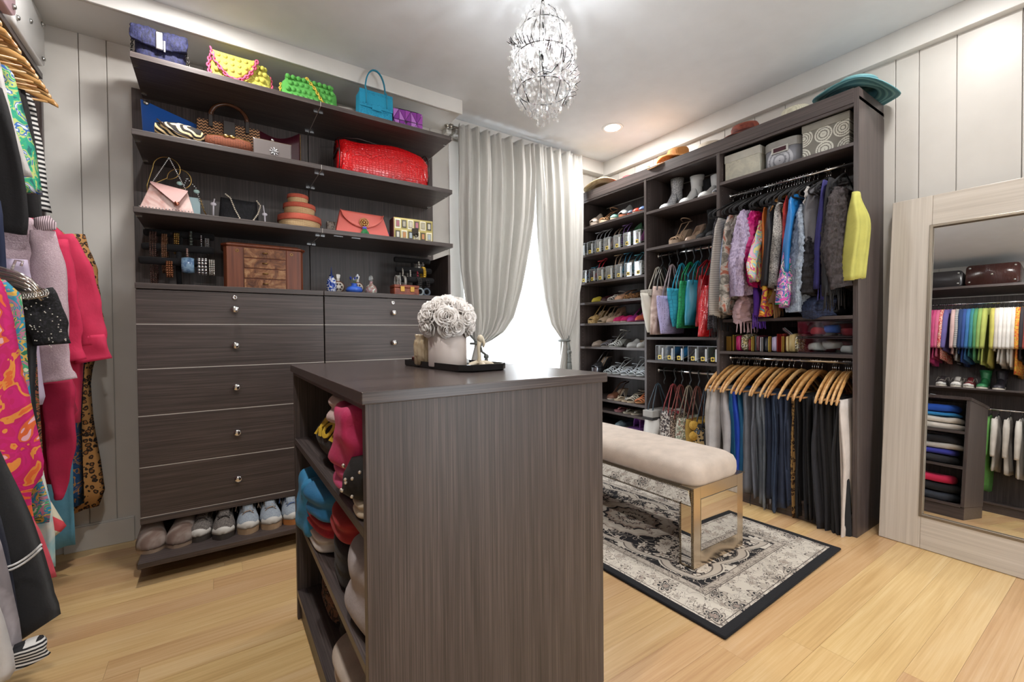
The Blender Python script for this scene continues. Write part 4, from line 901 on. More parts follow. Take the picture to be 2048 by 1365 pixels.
# bottom compartment
folded('brown tabby knit at the far end of the bottom shelf', .40, 1.66, .116, .20, .30, .09, pattern('swirl', '#3c2a22', '#6d4a38', '#1c1614', '#8d7a6c', scale=1.5), 21, 0, .014)
folded('black sweater with metal chain on the bottom shelf', .41, 1.47, .116, .18, .14, .10, F('#1a1716'), 22, 0, .018)
folded('beige folded trousers with a sharp crease on the bottom shelf', .385, 1.20, .116, .25, .40, .10, F('#b3a394'), 23, .12, .012, 2)
folded('taupe folded trousers on top of the beige ones, bottom shelf', .42, 1.18, .216, .22, .30, .07, F('#8c7464'), 24, .1, .014, 2)
# right-hand shelves (seen in the mirror)
RGT = 'folded clothes on the right shelves of the island'
for k, (lab, y, z, w_, h, c) in enumerate((('white folded sweatshirt seen in the mirror, upper shelf', 1.08, .706, .30, .055, '#cfc6bc'), ('second white folded sweatshirt lying on the lower white one', 1.10, .761, .32, .055, '#d4ccc2'), ('sky blue folded top above the white ones, upper shelf', 1.12, .816, .33, .035, '#2e86c4'), ('royal blue folded sweater on top of the pile, upper shelf', 1.12, .851, .30, .07, '#1b4fb0'),
    ('sky blue folded top at the far side of the upper shelf', 1.50, .706, .30, .10, '#2f80b8'),
    ('charcoal folded sweater at the bottom of the middle pile', 1.12, .421, .33, .07, '#2c2c30'), ('violet blue folded sweater on the charcoal one', 1.12, .491, .32, .05, '#33379a'), ('light grey folded knit on the violet one', 1.08, .541, .30, .05, '#b9b2aa'), ('black folded sweater on top of the middle pile', 1.08, .591, .30, .07, '#15141a'), ('dark pink folded sweater at the far side of the middle shelf', 1.50, .421, .30, .15, '#a8285a'),
    ('dark denim folded trousers at the bottom of the lowest pile', 1.10, .116, .33, .07, '#2d323c'), ('black folded sweater above the denim', 1.10, .186, .33, .07, '#17171b'), ('bright pink folded sweatshirt on top of the lowest pile', 1.12, .256, .32, .07, '#c9234f'), ('plum folded sweater at the far side of the bottom shelf', 1.50, .116, .30, .20, '#7c2344'))):
    folded(lab, .755, y, z, .25, w_, h, F(c), 40+k, 0, .016, 1, group=RGT)
# ---- things on the island
t = thing('tray', 'black lacquer tray with cut corners on the island', 'tray', (.664, 1.36, IZ))
TR = [at(808, 728, 'z', IZ+.012), at(886, 740, 'z', IZ+.012), at(979, 738, 'z', IZ+.012)]
A_, B_ = Vector((.600, 1.64, 0)), Vector((.578, 1.215, 0))
def tray_poly(e):
    w_, l_ = .085*e, .225*e; c = .03; return [(-w_+c, -l_), (w_-c, -l_), (w_, -l_+c), (w_, l_-c), (w_-c, l_), (-w_+c, l_), (-w_, l_-c), (-w_, -l_+c)]
LAC = plain('#0c0c0e', .08)
tx = G()
def P2(x, y): a = R(3); return (x*K(a)-y*S(a), x*S(a)+y*K(a))
G().loft([[P2(*p)+(z,) for p in tray_poly(e)] for e, z in ((.97, 0), (1, .004), (1.0, .022), (.965, .022), (.955, .008))]).o('tray_body', LAC, t)
t = thing('rose_box', 'round white box filled with a dome of white roses', 'flower arrangement', (.640, 1.340, IZ+.008))
VS = plain('#cbbfb9', .45)
G().lathe([(.0625, 0), (.0635, .002), (.0635, .128), (.060, .130), (.058, .12)], 48).o('box', VS, t, True)
ROSE = plain('#eee9e5', .85); 
def rose_g(seed, R0=.029):
    g = G(); rr_ = random.Random(seed)
    for ringi, (n_, rad, hh, tilt) in enumerate(((2, .35, 1.0, .05), (3, .55, .95, .18), (4, .8, .8, .38), (5, 1.08, .55, .65))):
        for k in range(n_):
            a0_ = 2*PI*k/n_+rr_.uniform(-.3, .3)+ringi*.6; sp = 2*PI/n_*.72+.25
            def fn(u, v, a0_=a0_, sp=sp, rad=rad, hh=hh, tilt=tilt):
                a = a0_+(u-.5)*sp*1.25; r_ = R0*(rad*(.55+.45*v)+tilt*v*v*.35*(1-.5*abs(2*u-1))); z = R0*(hh*v*(1-.35*abs(2*u-1)**2))-R0*.15*tilt*v*v
                return (r_*K(a), r_*S(a), z)
            g.sheet(fn, 5, 4, .0)
    return g
rmesh = []
for k in range(4):
    o = rose_g(k).o('rose', ROSE, t, True); s_ = o.modifiers.new('thick', 'SOLIDIFY'); s_.thickness = .0012; rmesh.append(o.data); bpy.data.objects.remove(o)
k = 0; rr_ = random.Random(11)
for el, n_ in ((-22, 11), (8, 13), (34, 10), (58, 6), (84, 2)):
    for j in range(n_):
        a = 2*PI*(j+.5*(k % 2))/n_+rr_.uniform(-.08, .08); e = R(el+rr_.uniform(-4, 4)); d = Vector((K(a)*K(e), S(a)*K(e), S(e)*.92))
        o = bpy.data.objects.new('rose', rmesh[k % 4]); col.objects.link(o); o.parent = t; s_ = o.modifiers.new('thick', 'SOLIDIFY'); s_.thickness = .0012
        o.location = Vector((0, 0, .152))+Vector((d.x*.074, d.y*.074, d.z*.064)); o.rotation_euler = d.to_track_quat('Z', 'Y').to_euler(); o.scale = (.95, .95, .95); k += 1
G().ball((0, 0, .150), .068, 20, 1, 1, .85).o('foam', ROSE, t, True)
t = thing('ribbed_jar', 'ribbed beige candle jar behind the rose box', 'jar', (.600, 1.44, IZ+.008))
G().loft([[(r_*(1+.06*K(12*a))*K(a), r_*(1+.06*K(12*a))*S(a), z) for a in [2*PI*j/96 for j in range(96)]] for r_, z in ((.030, 0), (.034, .005), (.036, .07), (.033, .085), (.028, .092), (.031, .10), (.030, .106), (.024, .104))]).o('body', pattern('smooth', '#a89272', '#c9b79a', '#8a745a', scale=2, rough=.25), t, True)
t = thing('bird_foot_stand', 'ivory claw foot ornament on the right of the tray', 'ornament', (.700, 1.235, IZ+.008))
IV = plain('#cbbfa8', .45)
g = G().tube([(0, 0, 0), (.002, 0, .03), (-.001, 0, .06), (.004, 0, .085)], [.009, .0055, .005, .008], 10).ball((.005, -.002, .09), .011, 10, 1, 1, 1.2); g.tube([(.01, -.004, .09), (.016, -.008, .074), (.012, -.008, .062)], [.007, .005, .003], 8)
g.o('stem', IV, t, True)
for k, a in enumerate((200, 260, 320, 20, 80)): G().tube([(0, 0, .008), (.02*K(R(a)), .02*S(R(a)), .012), (.038*K(R(a)), .038*S(R(a)), .008), (.052*K(R(a)), .052*S(R(a)), .003)], [.008, .008, .009, .004], 8).o('toe', IV, t, True)
t = thing('glass_stone', 'small clear glass gem hanging by the roses', 'ornament', (.705, 1.33, IZ+.008)); G().loft([[(r_*K(2*PI*j/6), r_*S(2*PI*j/6), z) for j in range(6)] for r_, z in ((.004, 0), (.012, .008), (.010, .018), (.003, .022))]).o('gem', plain('#dfe4e6', .03), t)
for k, (x, y, c, lab) in enumerate(((.612, 1.575, '#b9b6b2', 'small silver ball ring at the far end of the tray'), (.600, 1.545, '#5c2c26', 'small dark red glass ring beside the silver one'))):
    tag(G().torus((0, 0, .009), .010, .004, 16, 6, 'x').ball((0, 0, .02), .007, 10).move((x, y, IZ+.006)).o('ring', plain(c, .1, .7), None, True), lab, 'ring')
for k, (x, y) in enumerate(((.620, 1.50),)):
    t = thing('ring_dish', 'small blue and white ring dish on the tray', 'dish', (x, y, IZ+.008)); G().lathe([(.016, 0), (.030, .004), (.034, .010), (.030, .008), (.001, .003)], 24).o('dish', pattern('swirl', '#cfd8de', '#6f8ca8', '#e4e6e6', scale=4, rough=.1), t, True)
# ================================================================ chandelier
CX, CYY, CZT = 1.176, 1.492, 2.56
ch = thing('chandelier', 'crystal chandelier with black twig frame and lit bulbs', 'chandelier', (CX, CYY, 2.035))
BLK = plain('#1b1a1a', .4, .6)
t = NT('crystal'); gs = t.n('BsdfGlossy', {'Roughness': .02, 'Color': (1, 1, 1, 1)}); gl = t.n('BsdfGlass', {'Roughness': 0.0, 'IOR': 1.45, 'Color': (1, 1, 1, 1)}); tr = t.n('BsdfTransparent'); mg = t.n('MixShader', {0: .5}); t.l(gs.outputs[0], mg.inputs[1]); t.l(gl.outputs[0], mg.inputs[2])
dfc = t.n('BsdfDiffuse', {'Color': (.95, .95, .95, 1)}); tlc = t.n('BsdfTranslucent', {'Color': (.95, .95, .95, 1)}); m0 = t.n('MixShader', {0: .5}); t.l(dfc.outputs[0], m0.inputs[1]); t.l(tlc.outputs[0], m0.inputs[2]); m1 = t.n('MixShader', {0: .08}); t.l(mg.outputs[0], m1.inputs[1]); t.l(m0.outputs[0], m1.inputs[2]); m2 = t.n('MixShader', {0: .72}); t.l(m1.outputs[0], m2.inputs[1]); t.l(tr.outputs[0], m2.inputs[2]); t.l(m2.outputs[0], t.out.inputs[0]); CRY = t.m
t = NT('bulb_glow'); t.set('#ffffff', .3); t.b.inputs['Emission Color'].default_value = (1, .96, .9, 1); t.b.inputs['Emission Strength'].default_value = 14; BULB = t.m
def W(p): return (p[0], p[1], p[2]-2.10)
g = G().tube([W((0, 0, CEIL-.02)), W((0, 0, 2.60))], .0028, 6)
chain([(0, 0, CEIL-2.035-.02), (0, 0, .47)], .011, .0022).o('chain', BLK, ch, True)
G().lathe([(.055, 0), (.052, -.014), (.02, -.022), (.001, -.024)], 24, (0, 0, CEIL-2.035)).o('canopy', BLK, ch, True)
G().tube([(0, 0, .47), (0, 0, .22)], .004, 8).ball((0, 0, .46), .010, 8).o('stem', BLK, ch, True)
def prof(z):  # radius of the egg-shaped cage at height z above 2.10
    return .140*max(0, 1-((z-.22)/.235)**2)**.5*(1.0 if z < .22 else .93)
rc = random.Random(21)
for z in (.10, .235, .35): G().torus((0, 0, z), prof(z)*.93, .0022, 40, 5).o('hoop', BLK, ch, True)
for k in range(8):
    a = 2*PI*k/8; G().tube([(prof(z)*.93*K(a), prof(z)*.93*S(a), z) for z in (.03, .07, .13, .2, .27, .34, .40, .445)], .002, 5).o('rib', BLK, ch, True)
tw_me = []
for k in range(3):
    g = G().tube([(0, 0, 0), (.018, .004*(k-1), .006), (.036, .008*(k-1), .020)], [.0022, .0018, .0012], 5).tube([(.018, 0, .006), (.028, .008, .002)], .0012, 4); o = g.o('twig', BLK, ch); tw_me.append(o.data); bpy.data.objects.remove(o)
def drop_g(r, h): return G().loft([[(r_*K(2*PI*j/6), r_*S(2*PI*j/6)*.55, z) for j in range(6)] for r_, z in ((.0008, 0), (r*.45, -h*.25), (r, -h*.62), (r*.6, -h*.88), (.001, -h))])
def bead_g(r): return G().loft([[(r_*K(2*PI*(j+.5*(i % 2))/6), r_*S(2*PI*(j+.5*(i % 2))/6), z) for j in range(6)] for i, (r_, z) in enumerate(((.001, -r), (r*.8, -r*.5), (r, 0), (r*.8, r*.5), (.001, r)))])
cm = []
for r_, h in ((.009, .030), (.0075, .024), (.011, .036)):
    o = drop_g(r_, h).o('crystal', CRY, ch); cm.append(o.data); bpy.data.objects.remove(o)
for r_ in (.006, .008):
    o = bead_g(r_).o('crystal', CRY, ch); cm.append(o.data); bpy.data.objects.remove(o)
def inst(me, name, par, loc, rot=(0, 0, 0), sc_=1):
    o = bpy.data.objects.new(name, me); col.objects.link(o); o.parent = par; o.location = loc; o.rotation_euler = rot; o.scale = (sc_,)*3; return o
for i in range(46):
    z = .06+.39*((i*.618) % 1); a = i*2.4; rr2 = prof(z)*.95; inst(tw_me[i % 3], 'twig', ch, (rr2*K(a), rr2*S(a), z), (0, rc.uniform(-.5, .2), a))
rest = G(); cnt = 0
for i in range(900):
    z = .012+.415*(i/900); a = i*2.39996; r_ = prof(z)*rc.uniform(.90, 1.10)
    if z < .07: r_ *= rc.uniform(.4, 1.05)
    me = cm[rc.choice((0, 0, 1, 1, 2, 3, 4, 4))]; p = (r_*K(a), r_*S(a), z+rc.uniform(-.012, .012)); rot = (rc.uniform(-.3, .3), rc.uniform(-.3, .3), rc.uniform(0, 6))
    vis = (K(a)*(-CX)+S(a)*(-CYY)) > 0
    if vis and cnt < 295 and i % 2 == 0: inst(me, 'crystal', ch, p, rot, rc.uniform(.85, 1.3)); cnt += 1
    else:
        M_ = Matrix.Translation(p) @ Matrix.Rotation(rot[2], 4, 'Z') @ Matrix.Rotation(rot[0], 4, 'X') @ Matrix.Scale(rc.uniform(.85, 1.3), 4); rest.add([M_ @ v.co for v in me.vertices], [tuple(f_.vertices) for f_ in me.polygons])
rest.o('crystals', CRY, ch, kind='stuff')
G().loft([[(r_*K(2*PI*(j+.5*(i % 2))/10), r_*S(2*PI*(j+.5*(i % 2))/10), z) for j in range(10)] for i, (r_, z) in enumerate(((.002, -.004), (.014, .002), (.021, .014), (.021, .022), (.014, .034), (.002, .04)))]).move((0, 0, -.02)).o('crystal_ball', CRY, ch)
for k in range(4):
    a = R(45+90*k); x, y = .055*K(a), .055*S(a)
    G().tube([(0, 0, .19), (x*.6, y*.6, .175), (x, y, .20)], .003, 6).tube([(x, y, .20), (x, y, .235)], .008, 8).o('arm', BLK, ch, True)
    G().lathe([(.004, -.026), (.010, -.018), (.013, 0), (.009, .014), (.001, .03)], 14, (x, y, .262)).o('bulb', BULB, ch, True)
# ================================================================ rug and bench
def rugmat():
    t = NT('rug_pattern'); v = t.n('TexCoord').outputs['Object']; s = t.n('SeparateXYZ', {0: v})
    X_, Y_ = s.outputs[0], s.outputs[1]; M = t.math
    ax = M('SUBTRACT', .545, M('ABSOLUTE', X_)); ay = M('SUBTRACT', .86, M('ABSOLUTE', Y_)); d = M('MINIMUM', ax, ay)
    def flat(vec):
        f_ = t.n('VectorMath', {0: vec}, operation='MULTIPLY'); f_.inputs[1].default_value = (1, 1, 0); return f_.outputs[0]
    def warpv(amt, sc_):
        nz = t.noise(v, sc_, 2, .5, 0, 1); c_ = t.n('VectorMath', {0: nz}, operation='SUBTRACT'); c_.inputs[1].default_value = (.5, .5, .5)
        w_ = t.n('VectorMath', {0: v}, operation='ADD'); k_ = t.n('VectorMath', {0: c_.outputs[0]}, operation='SCALE'); k_.inputs['Scale'].default_value = amt; t.l(k_.outputs[0], w_.inputs[1]); return flat(w_.outputs[0])
    BK, CR, CR2, TN, GY, PK = '#1b191d', '#c9c0b3', '#b5aa9d', '#968477', '#635a54', '#a38f84'
    wf = warpv(.05, 14)
    def rosette(vec, sc_, rand, n_, amp):
        vo = t.n('TexVoronoi', {'Vector': vec, 'Scale': sc_, 'Randomness': rand}); q = t.n('VectorMath', {0: vec}, operation='SUBTRACT'); t.l(vo.outputs['Position'], q.inputs[1])
        sp = t.n('SeparateXYZ', {0: q.outputs[0]}); an = M('ARCTAN2', sp.outputs[1], sp.outputs[0])
        pet = M('MULTIPLY', M('ABSOLUTE', M('SINE', M('MULTIPLY', an, n_))), amp); return M('ADD', vo.outputs['Distance'], M('SUBTRACT', .5*amp, pet))
    r1 = rosette(wf, 8.5, .55, 3.5, .16); r2 = rosette(warpv(.08, 10), 17, .9, 2.5, .22)
    vine = t.noise(wf, 15, 1, .5, 2.0)
    def vines(bg, c1, w_=.028, m0=.5): return t.mix(t.ramp(vine, [(0, 0.), (m0-w_, 0.), (m0-w_+.004, 1.), (m0+w_, 1.), (m0+w_+.004, 0.)], 'CONSTANT'), bg, c1)
    field = vines(BK, CR2, .030); field = t.mix(t.ramp(r2, [(0, 1.), (.33, 1.), (.335, 0.)], 'CONSTANT'), field, t.ramp(r2, [(0, TN), (.09, GY), (.12, CR), (.29, TN)], 'CONSTANT'))
    field = t.mix(t.ramp(r1, [(0, 1.), (.40, 1.), (.405, 0.)], 'CONSTANT'), field, t.ramp(r1, [(0, TN), (.07, BK), (.10, CR), (.17, PK), (.20, CR), (.34, TN), (.37, BK)], 'CONSTANT'))
    ang = M('ARCTAN2', Y_, X_); rad = M('SQRT', M('ADD', M('POWER', M('MULTIPLY', X_, 1.35), 2.0), M('POWER', Y_, 2.0)))
    rr_ = M('ADD', rad, M('MULTIPLY', M('ABSOLUTE', M('SINE', M('MULTIPLY', ang, 8.0))), .022))
    med = t.ramp(rr_, [(0, TN), (.03, BK), (.05, CR), (.09, BK), (.105, CR2), (.15, TN), (.17, BK), (.19, CR), (.25, CR2), (.27, TN)], 'CONSTANT')
    med = t.mix(t.ramp(r2, [(0, 1.), (.30, 1.), (.305, 0.)], 'CONSTANT'), med, t.ramp(r2, [(0, CR), (.12, BK), (.20, PK)], 'CONSTANT')); field = t.mix(M('LESS_THAN', rr_, .28), field, med)
    # cream border: outlined vines, small flowers, large dark rosettes
    border = t.mix(t.ramp(vine, [(0, 0.), (.455, 0.), (.46, 1.), (.472, 1.), (.476, 0.), (.53, 0.), (.534, 1.), (.544, 1.), (.548, 0.)], 'CONSTANT'), CR, GY)
    border = t.mix(t.ramp(r2, [(0, 1.), (.30, 1.), (.305, 0.)], 'CONSTANT'), border, t.ramp(r2, [(0, TN), (.08, GY), (.11, CR2), (.26, GY)], 'CONSTANT'))
    border = t.mix(t.ramp(r1, [(0, 1.), (.36, 1.), (.365, 0.)], 'CONSTANT'), border, t.ramp(r1, [(0, PK), (.06, BK), (.12, CR), (.16, BK), (.23, CR2), (.33, GY)], 'CONSTANT'))
    thin = t.mix(t.ramp(vine, [(0, 0.), (.44, 0.), (.445, 1.), (.47, 1.), (.475, 0.), (.52, 0.), (.525, 1.), (.55, 1.), (.555, 0.)], 'CONSTANT'), CR2, GY)
    c = t.mix(M('GREATER_THAN', d, .178), border, thin)
    inner = t.mix(t.ramp(r1, [(0, 1.), (.30, 1.), (.305, 0.)], 'CONSTANT'), vines(BK, CR2, .02), CR); c = t.mix(M('GREATER_THAN', d, .215), c, inner)
    wob = M('ADD', d, M('MULTIPLY', M('ABSOLUTE', M('SINE', M('MULTIPLY', M('ADD', X_, Y_), 14.0))), .035))
    for e, cc in ((.262, CR), (.268, GY), (.273, CR2), (.298, GY)): c = t.mix(M('GREATER_THAN', wob, e), c, cc)
    c = t.mix(M('GREATER_THAN', wob, .303), c, field)
    for e, w_ in ((.178, .0018), (.215, .0018), (.046, .002), (.186, .001)): c = t.mix(M('LESS_THAN', M('ABSOLUTE', M('SUBTRACT', d, e)), w_), c, GY)
    c = t.mix(M('LESS_THAN', d, .034), c, '#131216'); t.set(c, .95)
    t.bump(t.noise(v, 260, 2), .5, .003); return t.m
t = thing('rug', 'black and cream floral wool rug with a black border', 'rug', (2.005, 1.745, 0), R(1.8))
g = G(); nx, ny = 40, 60
def rf(u, v):
    x, y = -.545+1.09*u, -.86+1.72*v; return (x, y, .0125+.0012*noise.noise((x*7, y*7, 0)))
g.loft([[(ln(-hx, hx, (k/20)) if s_ == 0 else 0, 0, 0) for k in range(2) for s_ in (0,)] for hx in (1,)], cap=False) if False else None
g.sheet(rf, nx, ny, 0); base = len(g.v)
def bl(x, y, r_=.012): return (x, y)
edge = [(-.545, -.86), (.545, -.86), (.545, .86), (-.545, .86)]
g2 = G().loft([[(x*e, y*e2, z) for x, y in edge] for e, e2, z in ((1.0, 1.0, .001), (1.006, 1.004, .004), (1.005, 1.003, .010), (.998, .999, .0125))], cap=False); g.add(g2.v, g2.f)
g.o('pile', rugmat(), t, True)
bx0, bx1, by0, by1 = 1.790, 2.205, 1.195, 2.36; rz_ = .0133
bn = thing('bench', 'mirrored bench with beige padded seat standing on the rug', 'bench', ((bx0+bx1)/2, (by0+by1)/2, rz_))
MIR = plain('#dcdcdc', .03, 1); FRM = metal('#9c8f7c', .32); hx, hy = (bx1-bx0)/2, (by1-by0)/2; BH = .372
# waterfall frame: end panels and apron, mirror clad
for s_ in (-1, 1):
    y0, y1 = (-hy, -hy+.07) if s_ < 0 else (hy-.07, hy)
    G().box(-hx, hx, y0, y1, 0, BH).o('end_panel', plain('#b5a68e', .25, .9), bn, bevel=.002)
    yy = -hy-.0 if s_ < 0 else hy
    o_ = -.002 if s_ < 0 else .002
    for a in ((-hx, -hx+.052, 0, BH), (hx-.052, hx, 0, BH), (-hx+.052, hx-.052, 0, .072), (-hx+.052, hx-.052, BH-.056, BH)):
        G().box(a[0]+.0005, a[1]-.0005, min(yy, yy+o_), max(yy, yy+o_), a[2]+.0005, a[3]-.0005).o('frame_strip', plain('#d9c9b2', .22, 1), bn)
    G().box(-hx+.054, hx-.054, min(yy, yy+o_*2), max(yy, yy+o_*2), .074, BH-.058).o('mirror_panel', MIR, bn, bevel=.001)
for s_ in (-1, 1):
    x0, x1 = (-hx, -hx+.02) if s_ < 0 else (hx-.02, hx)
    G().box(x0, x1, -hy+.07, hy-.07, BH-.085, BH).o('apron', plain('#8a7c68', .3, .8), bn)
    xx = -hx if s_ < 0 else hx; o_ = -.003 if s_ < 0 else .003
    G().hexa([(xx+a_, y_, z_) for z_, tl in ((BH-.082, .002), (BH-.006, .024)) for y_ in (-hy+.01, hy-.01) for a_ in ((-tl*0, s_*tl) if s_ > 0 else (s_*tl, 0))]).o('mirror_strip', MIR, bn)
    for yy in (-1, 1): G().box(min(xx, xx+o_), max(xx, xx+o_), yy*(hy-.036)-.026, yy*(hy-.036)+.026, .01, BH-.084).o('mirror_strip', MIR, bn, bevel=.001)
    g = G()
    def row(a, b):
        P_ = Vector(a); Q_ = Vector(b); n_ = int((Q_-P_).length/.0085)
        for i in range(n_+1): g.ball(P_.lerp(Q_, i/n_), .0036, 5)
    row((xx+s_*.024, -hy+.004, BH-.004), (xx+s_*.024, hy-.004, BH-.004)); row((xx+o_, -hy+.07, BH-.086), (xx+o_, hy-.07, BH-.086))
    for yy in (-1, 1): row((xx+o_, yy*(hy-.004), .004), (xx+o_, yy*(hy-.004), BH-.006)); row((xx+o_, yy*(hy-.070), .004), (xx+o_, yy*(hy-.070), BH-.088)); row((xx+o_, yy*(hy-.07), BH-.086), (xx+o_, yy*(hy-.006), BH-.008))
    g.o('nailheads', metal('#6d6252', .35), bn, True, kind='stuff')
def cush(u, v): return None
g = G(); rings = []
for e, z in ((.965, 0), (1.0, .012), (1.012, .035), (1.0, .065), (.94, .090), (.80, .108), (.55, .118), (.25, .122), (.02, .123)):
    q = []
    for j in range(48):
        a = 2*PI*j/48; ca, sa = K(a), S(a); pw = .30 if e > .5 else .5
        ex = hx*1.02-(1-e)*hx if e > .9 else hx*e*1.02; ey = hy*1.005-(1-e)*.25*hy if e > .75 else hy*(.9375+ (e-.75)*.9)
        q.append((abs(ca)**pw*(1 if ca > 0 else -1)*ex, abs(sa)**(pw*.6)*(1 if sa > 0 else -1)*max(ey, .02), z+BH))
    rings.append(q)
g.loft(rings).o('seat_cushion', fabric('#c2b3a6', .9, .25, .5, 220), bn, True)
# ================================================================ wardrobe wall on the right
BX = 2.80; BB = 3.165; BTOP = 2.385
def unit(label, y0, y1, shelves, panels, base=.115, name='wardrobe_unit'):
    t = thing(name, label, 'wardrobe', (2.98, (y0+y1)/2, 0), 0, 'dark wood wardrobe units on the right wall')
    wbox(t, 'back_panel', WOOD['z'], BB-.008, BB, y0, y1, 0, 2.30)
    for a, b in panels: 
        p = wbox(t, 'side_panel', WOOD['z'], BX, BB-.008, a, b, 0, 2.375 if a < 1 else 2.31)
    ya, yb = y0, y1
    for a, b in panels:
        if a <= y0+.001: ya = b
        if b >= y1-.001: yb = a
    for z in shelves: wbox(t, 'shelf', WOOD['y'], BX+.001, BB-.008, ya, yb, z-.019, z, .001)
    wbox(t, 'top_panel', WOOD['y'], BX+.002, BB, y0, y1, 2.31, 2.33)
    wbox(t, 'plinth', WOOD['y'], BX+.012, BX+.03, ya, yb, 0, base-.019); wbox(t, 'shelf', WOOD['y'], BX+.006, BB-.008, ya, yb, base-.019, base, .001)
    g = G()
    for yy, s_ in ((yb, -1), (ya, 1)):
        for xx in (BX+.035, BB-.06):
            for i in range(60):
                z = .16+.035*i
                if z < 2.28: g.add([(xx-.0025, yy+s_*.0006, z-.0025), (xx+.0025, yy+s_*.0006, z-.0025), (xx+.0025, yy+s_*.0006, z+.0025), (xx-.0025, yy+s_*.0006, z+.0025)], [(0, 1, 2, 3)])
    g.o('peg_holes', plain('#8f8782', .6), t, world=True, kind='stuff')
    return t
D1, D2 = 2.285, 1.682
u1 = unit('dark wood shoe shelf unit beside the curtains', D1-.01, 3.055, (2.065, 1.81, 1.560, 1.378, 1.188, .977, .742, .520, .424, .280), [(D1-.01, D1+.01), (3.035, 3.055)], .10)
u2 = unit('narrow dark wood wardrobe unit with handbags, middle of the three', D2, D1-.01, (2.040, 1.756, 1.064, .886), [(D2-.010, D2+.010)], .10)
u3 = unit('wide dark wood wardrobe unit with scarves and trousers, next to the mirror', .905, D2-.010, (2.096, 1.183, .972), [(.905, .928)], .115)
cn = thing('cornice', 'long dark wood cornice board along the top of the wardrobe', 'trim', (2.8, 1.99, 2.30))
wbox(cn, 'board', WOOD['y'], BX-.002, BX+.016, .928, 3.055, 2.300, 2.378); wbox(cn, 'lower_strip', WOOD['y'], BX+.003, BX+.02, .928, 3.055, 2.284, 2.300)
def rod(label, x, y0, y1, z, r=.0125, mat=None, cup=True):
    t = thing('clothes_rail', label, 'rail', (x, (y0+y1)/2, z), 0, 'chrome clothes rails')
    cyl(G(), (x, y0, z), 'y', r, y1-y0, 14).o('tube', mat or CHROME, t, True, world=True)
    for yy, s_ in ((y0, 1), (y1, -1)): cyl(G(), (x, yy, z), 'y', r*1.9, s_*.012, 14).o('socket', CHROME, t, True, world=True)
    return t
RX = 2.93; ZR1, ZR2, ZB1, ZB2 = 2.025, .925, 1.712, .800
rod('chrome rail behind the scarves', RX, .928, D2-.012, ZR1); rod('chrome rail holding the wooden trouser hangers', RX, .928, D2-.012, ZR2)
rod('upper chrome rail holding colourful handbags', RX+.02, D2+.01, D1-.01, ZB1); rod('lower chrome rail holding patterned tote bags', RX+.02, D2+.01, D1-.01, ZB2)
# ---- hangers ------------------------------------------------------
class Proto:
    def __init__(s, name, cat, parts): s.name, s.cat, s.parts = name, cat, parts   # parts: (name, mesh)
    def spawn(s, label, loc, rz, group, sub=None):
        t = thing(s.name, label, s.cat, loc, rz, group)
        for n, me in s.parts: o = bpy.data.objects.new(n, me); col.objects.link(o); o.parent = t
        return t
def mesh_of(g, name, mat, sm=True):
    o = g.o(name, mat, None, sm); me = o.data; bpy.data.objects.remove(o); return me
def hook_g(r=.017, th=.0018, z0=-.05): return G().tube([(0, 0, z0), (0, 0, -.030), (.006, 0, -.022)]+[(r*K(a), 0, r*S(a)) for a in [R(-60+18*i) for i in range(14)]], th, 6)
def arm_g(path, h, w_):   # flattened wooden section
    rings = []
    for i, (x, z) in enumerate(path):
        hh = h[i] if isinstance(h, list) else h; e = .9 if i in (0, len(path)-1) else 1
        rings.append([(x, w_/2*K(2*PI*j/10)*e, z+hh/2*S(2*PI*j/10)*e) for j in range(10)])
    return G().loft(rings)
HW = .235
pw_ = [(-HW, -.212), (-HW+.010, -.196), (-.195, -.166), (-.15, -.130), (-.09, -.092), (-.035, -.067), (0, -.062), (.035, -.067), (.09, -.092), (.15, -.130), (.195, -.166), (HW-.010, -.196), (HW, -.212)]
WOODH = [woodgrain('hanger_wood_%d' % i, 'x', a, b, c, .3, 90, 8, .02) for i, (a, b, c) in enumerate((('#a5763f', '#c2935a', '#d3a870'), ('#94622f', '#b07c45', '#c6945c'), ('#b98d58', '#d0a671', '#dfbc8c')))]
def wood_hanger(mat):
    g = arm_g(pw_, [.018, .028, .034, .035, .032, .028, .026, .028, .032, .035, .034, .028, .018], .012)
    bar = G().tube([(-.205, 0, -.200), (.205, 0, -.200)], .0055, 8)
    return Proto('wooden_hanger', 'hanger', [('arms', mesh_of(g, 'arms', mat)), ('bar', mesh_of(bar, 'bar', mat)), ('hook', mesh_of(hook_g(), 'hook', CHROME))])
WH = [wood_hanger(m) for m in WOODH]
vb = G().tube([(-.20, 0, -.165), (-.205, 0, -.150), (-.19, 0, -.135), (-.10, 0, -.088), (-.03, 0, -.055), (0, 0, -.045), (.03, 0, -.055), (.10, 0, -.088), (.19, 0, -.135), (.205, 0, -.150), (.20, 0, -.165)], .0048, 6, closed=True)
vbn = G().tube([(-.06, 0, -.074), (-.07, 0, -.095), (-.06, 0, -.10)], .004, 5).tube([(.06, 0, -.074), (.07, 0, -.095), (.06, 0, -.10)], .004, 5)
VH = Proto('velvet_hanger', 'hanger', [('frame', mesh_of(vb, 'frame', BLACKV)), ('notch', mesh_of(vbn, 'notch', BLACKV)), ('hook', mesh_of(hook_g(.016, .0018, -.045), 'hook', CHROME))])
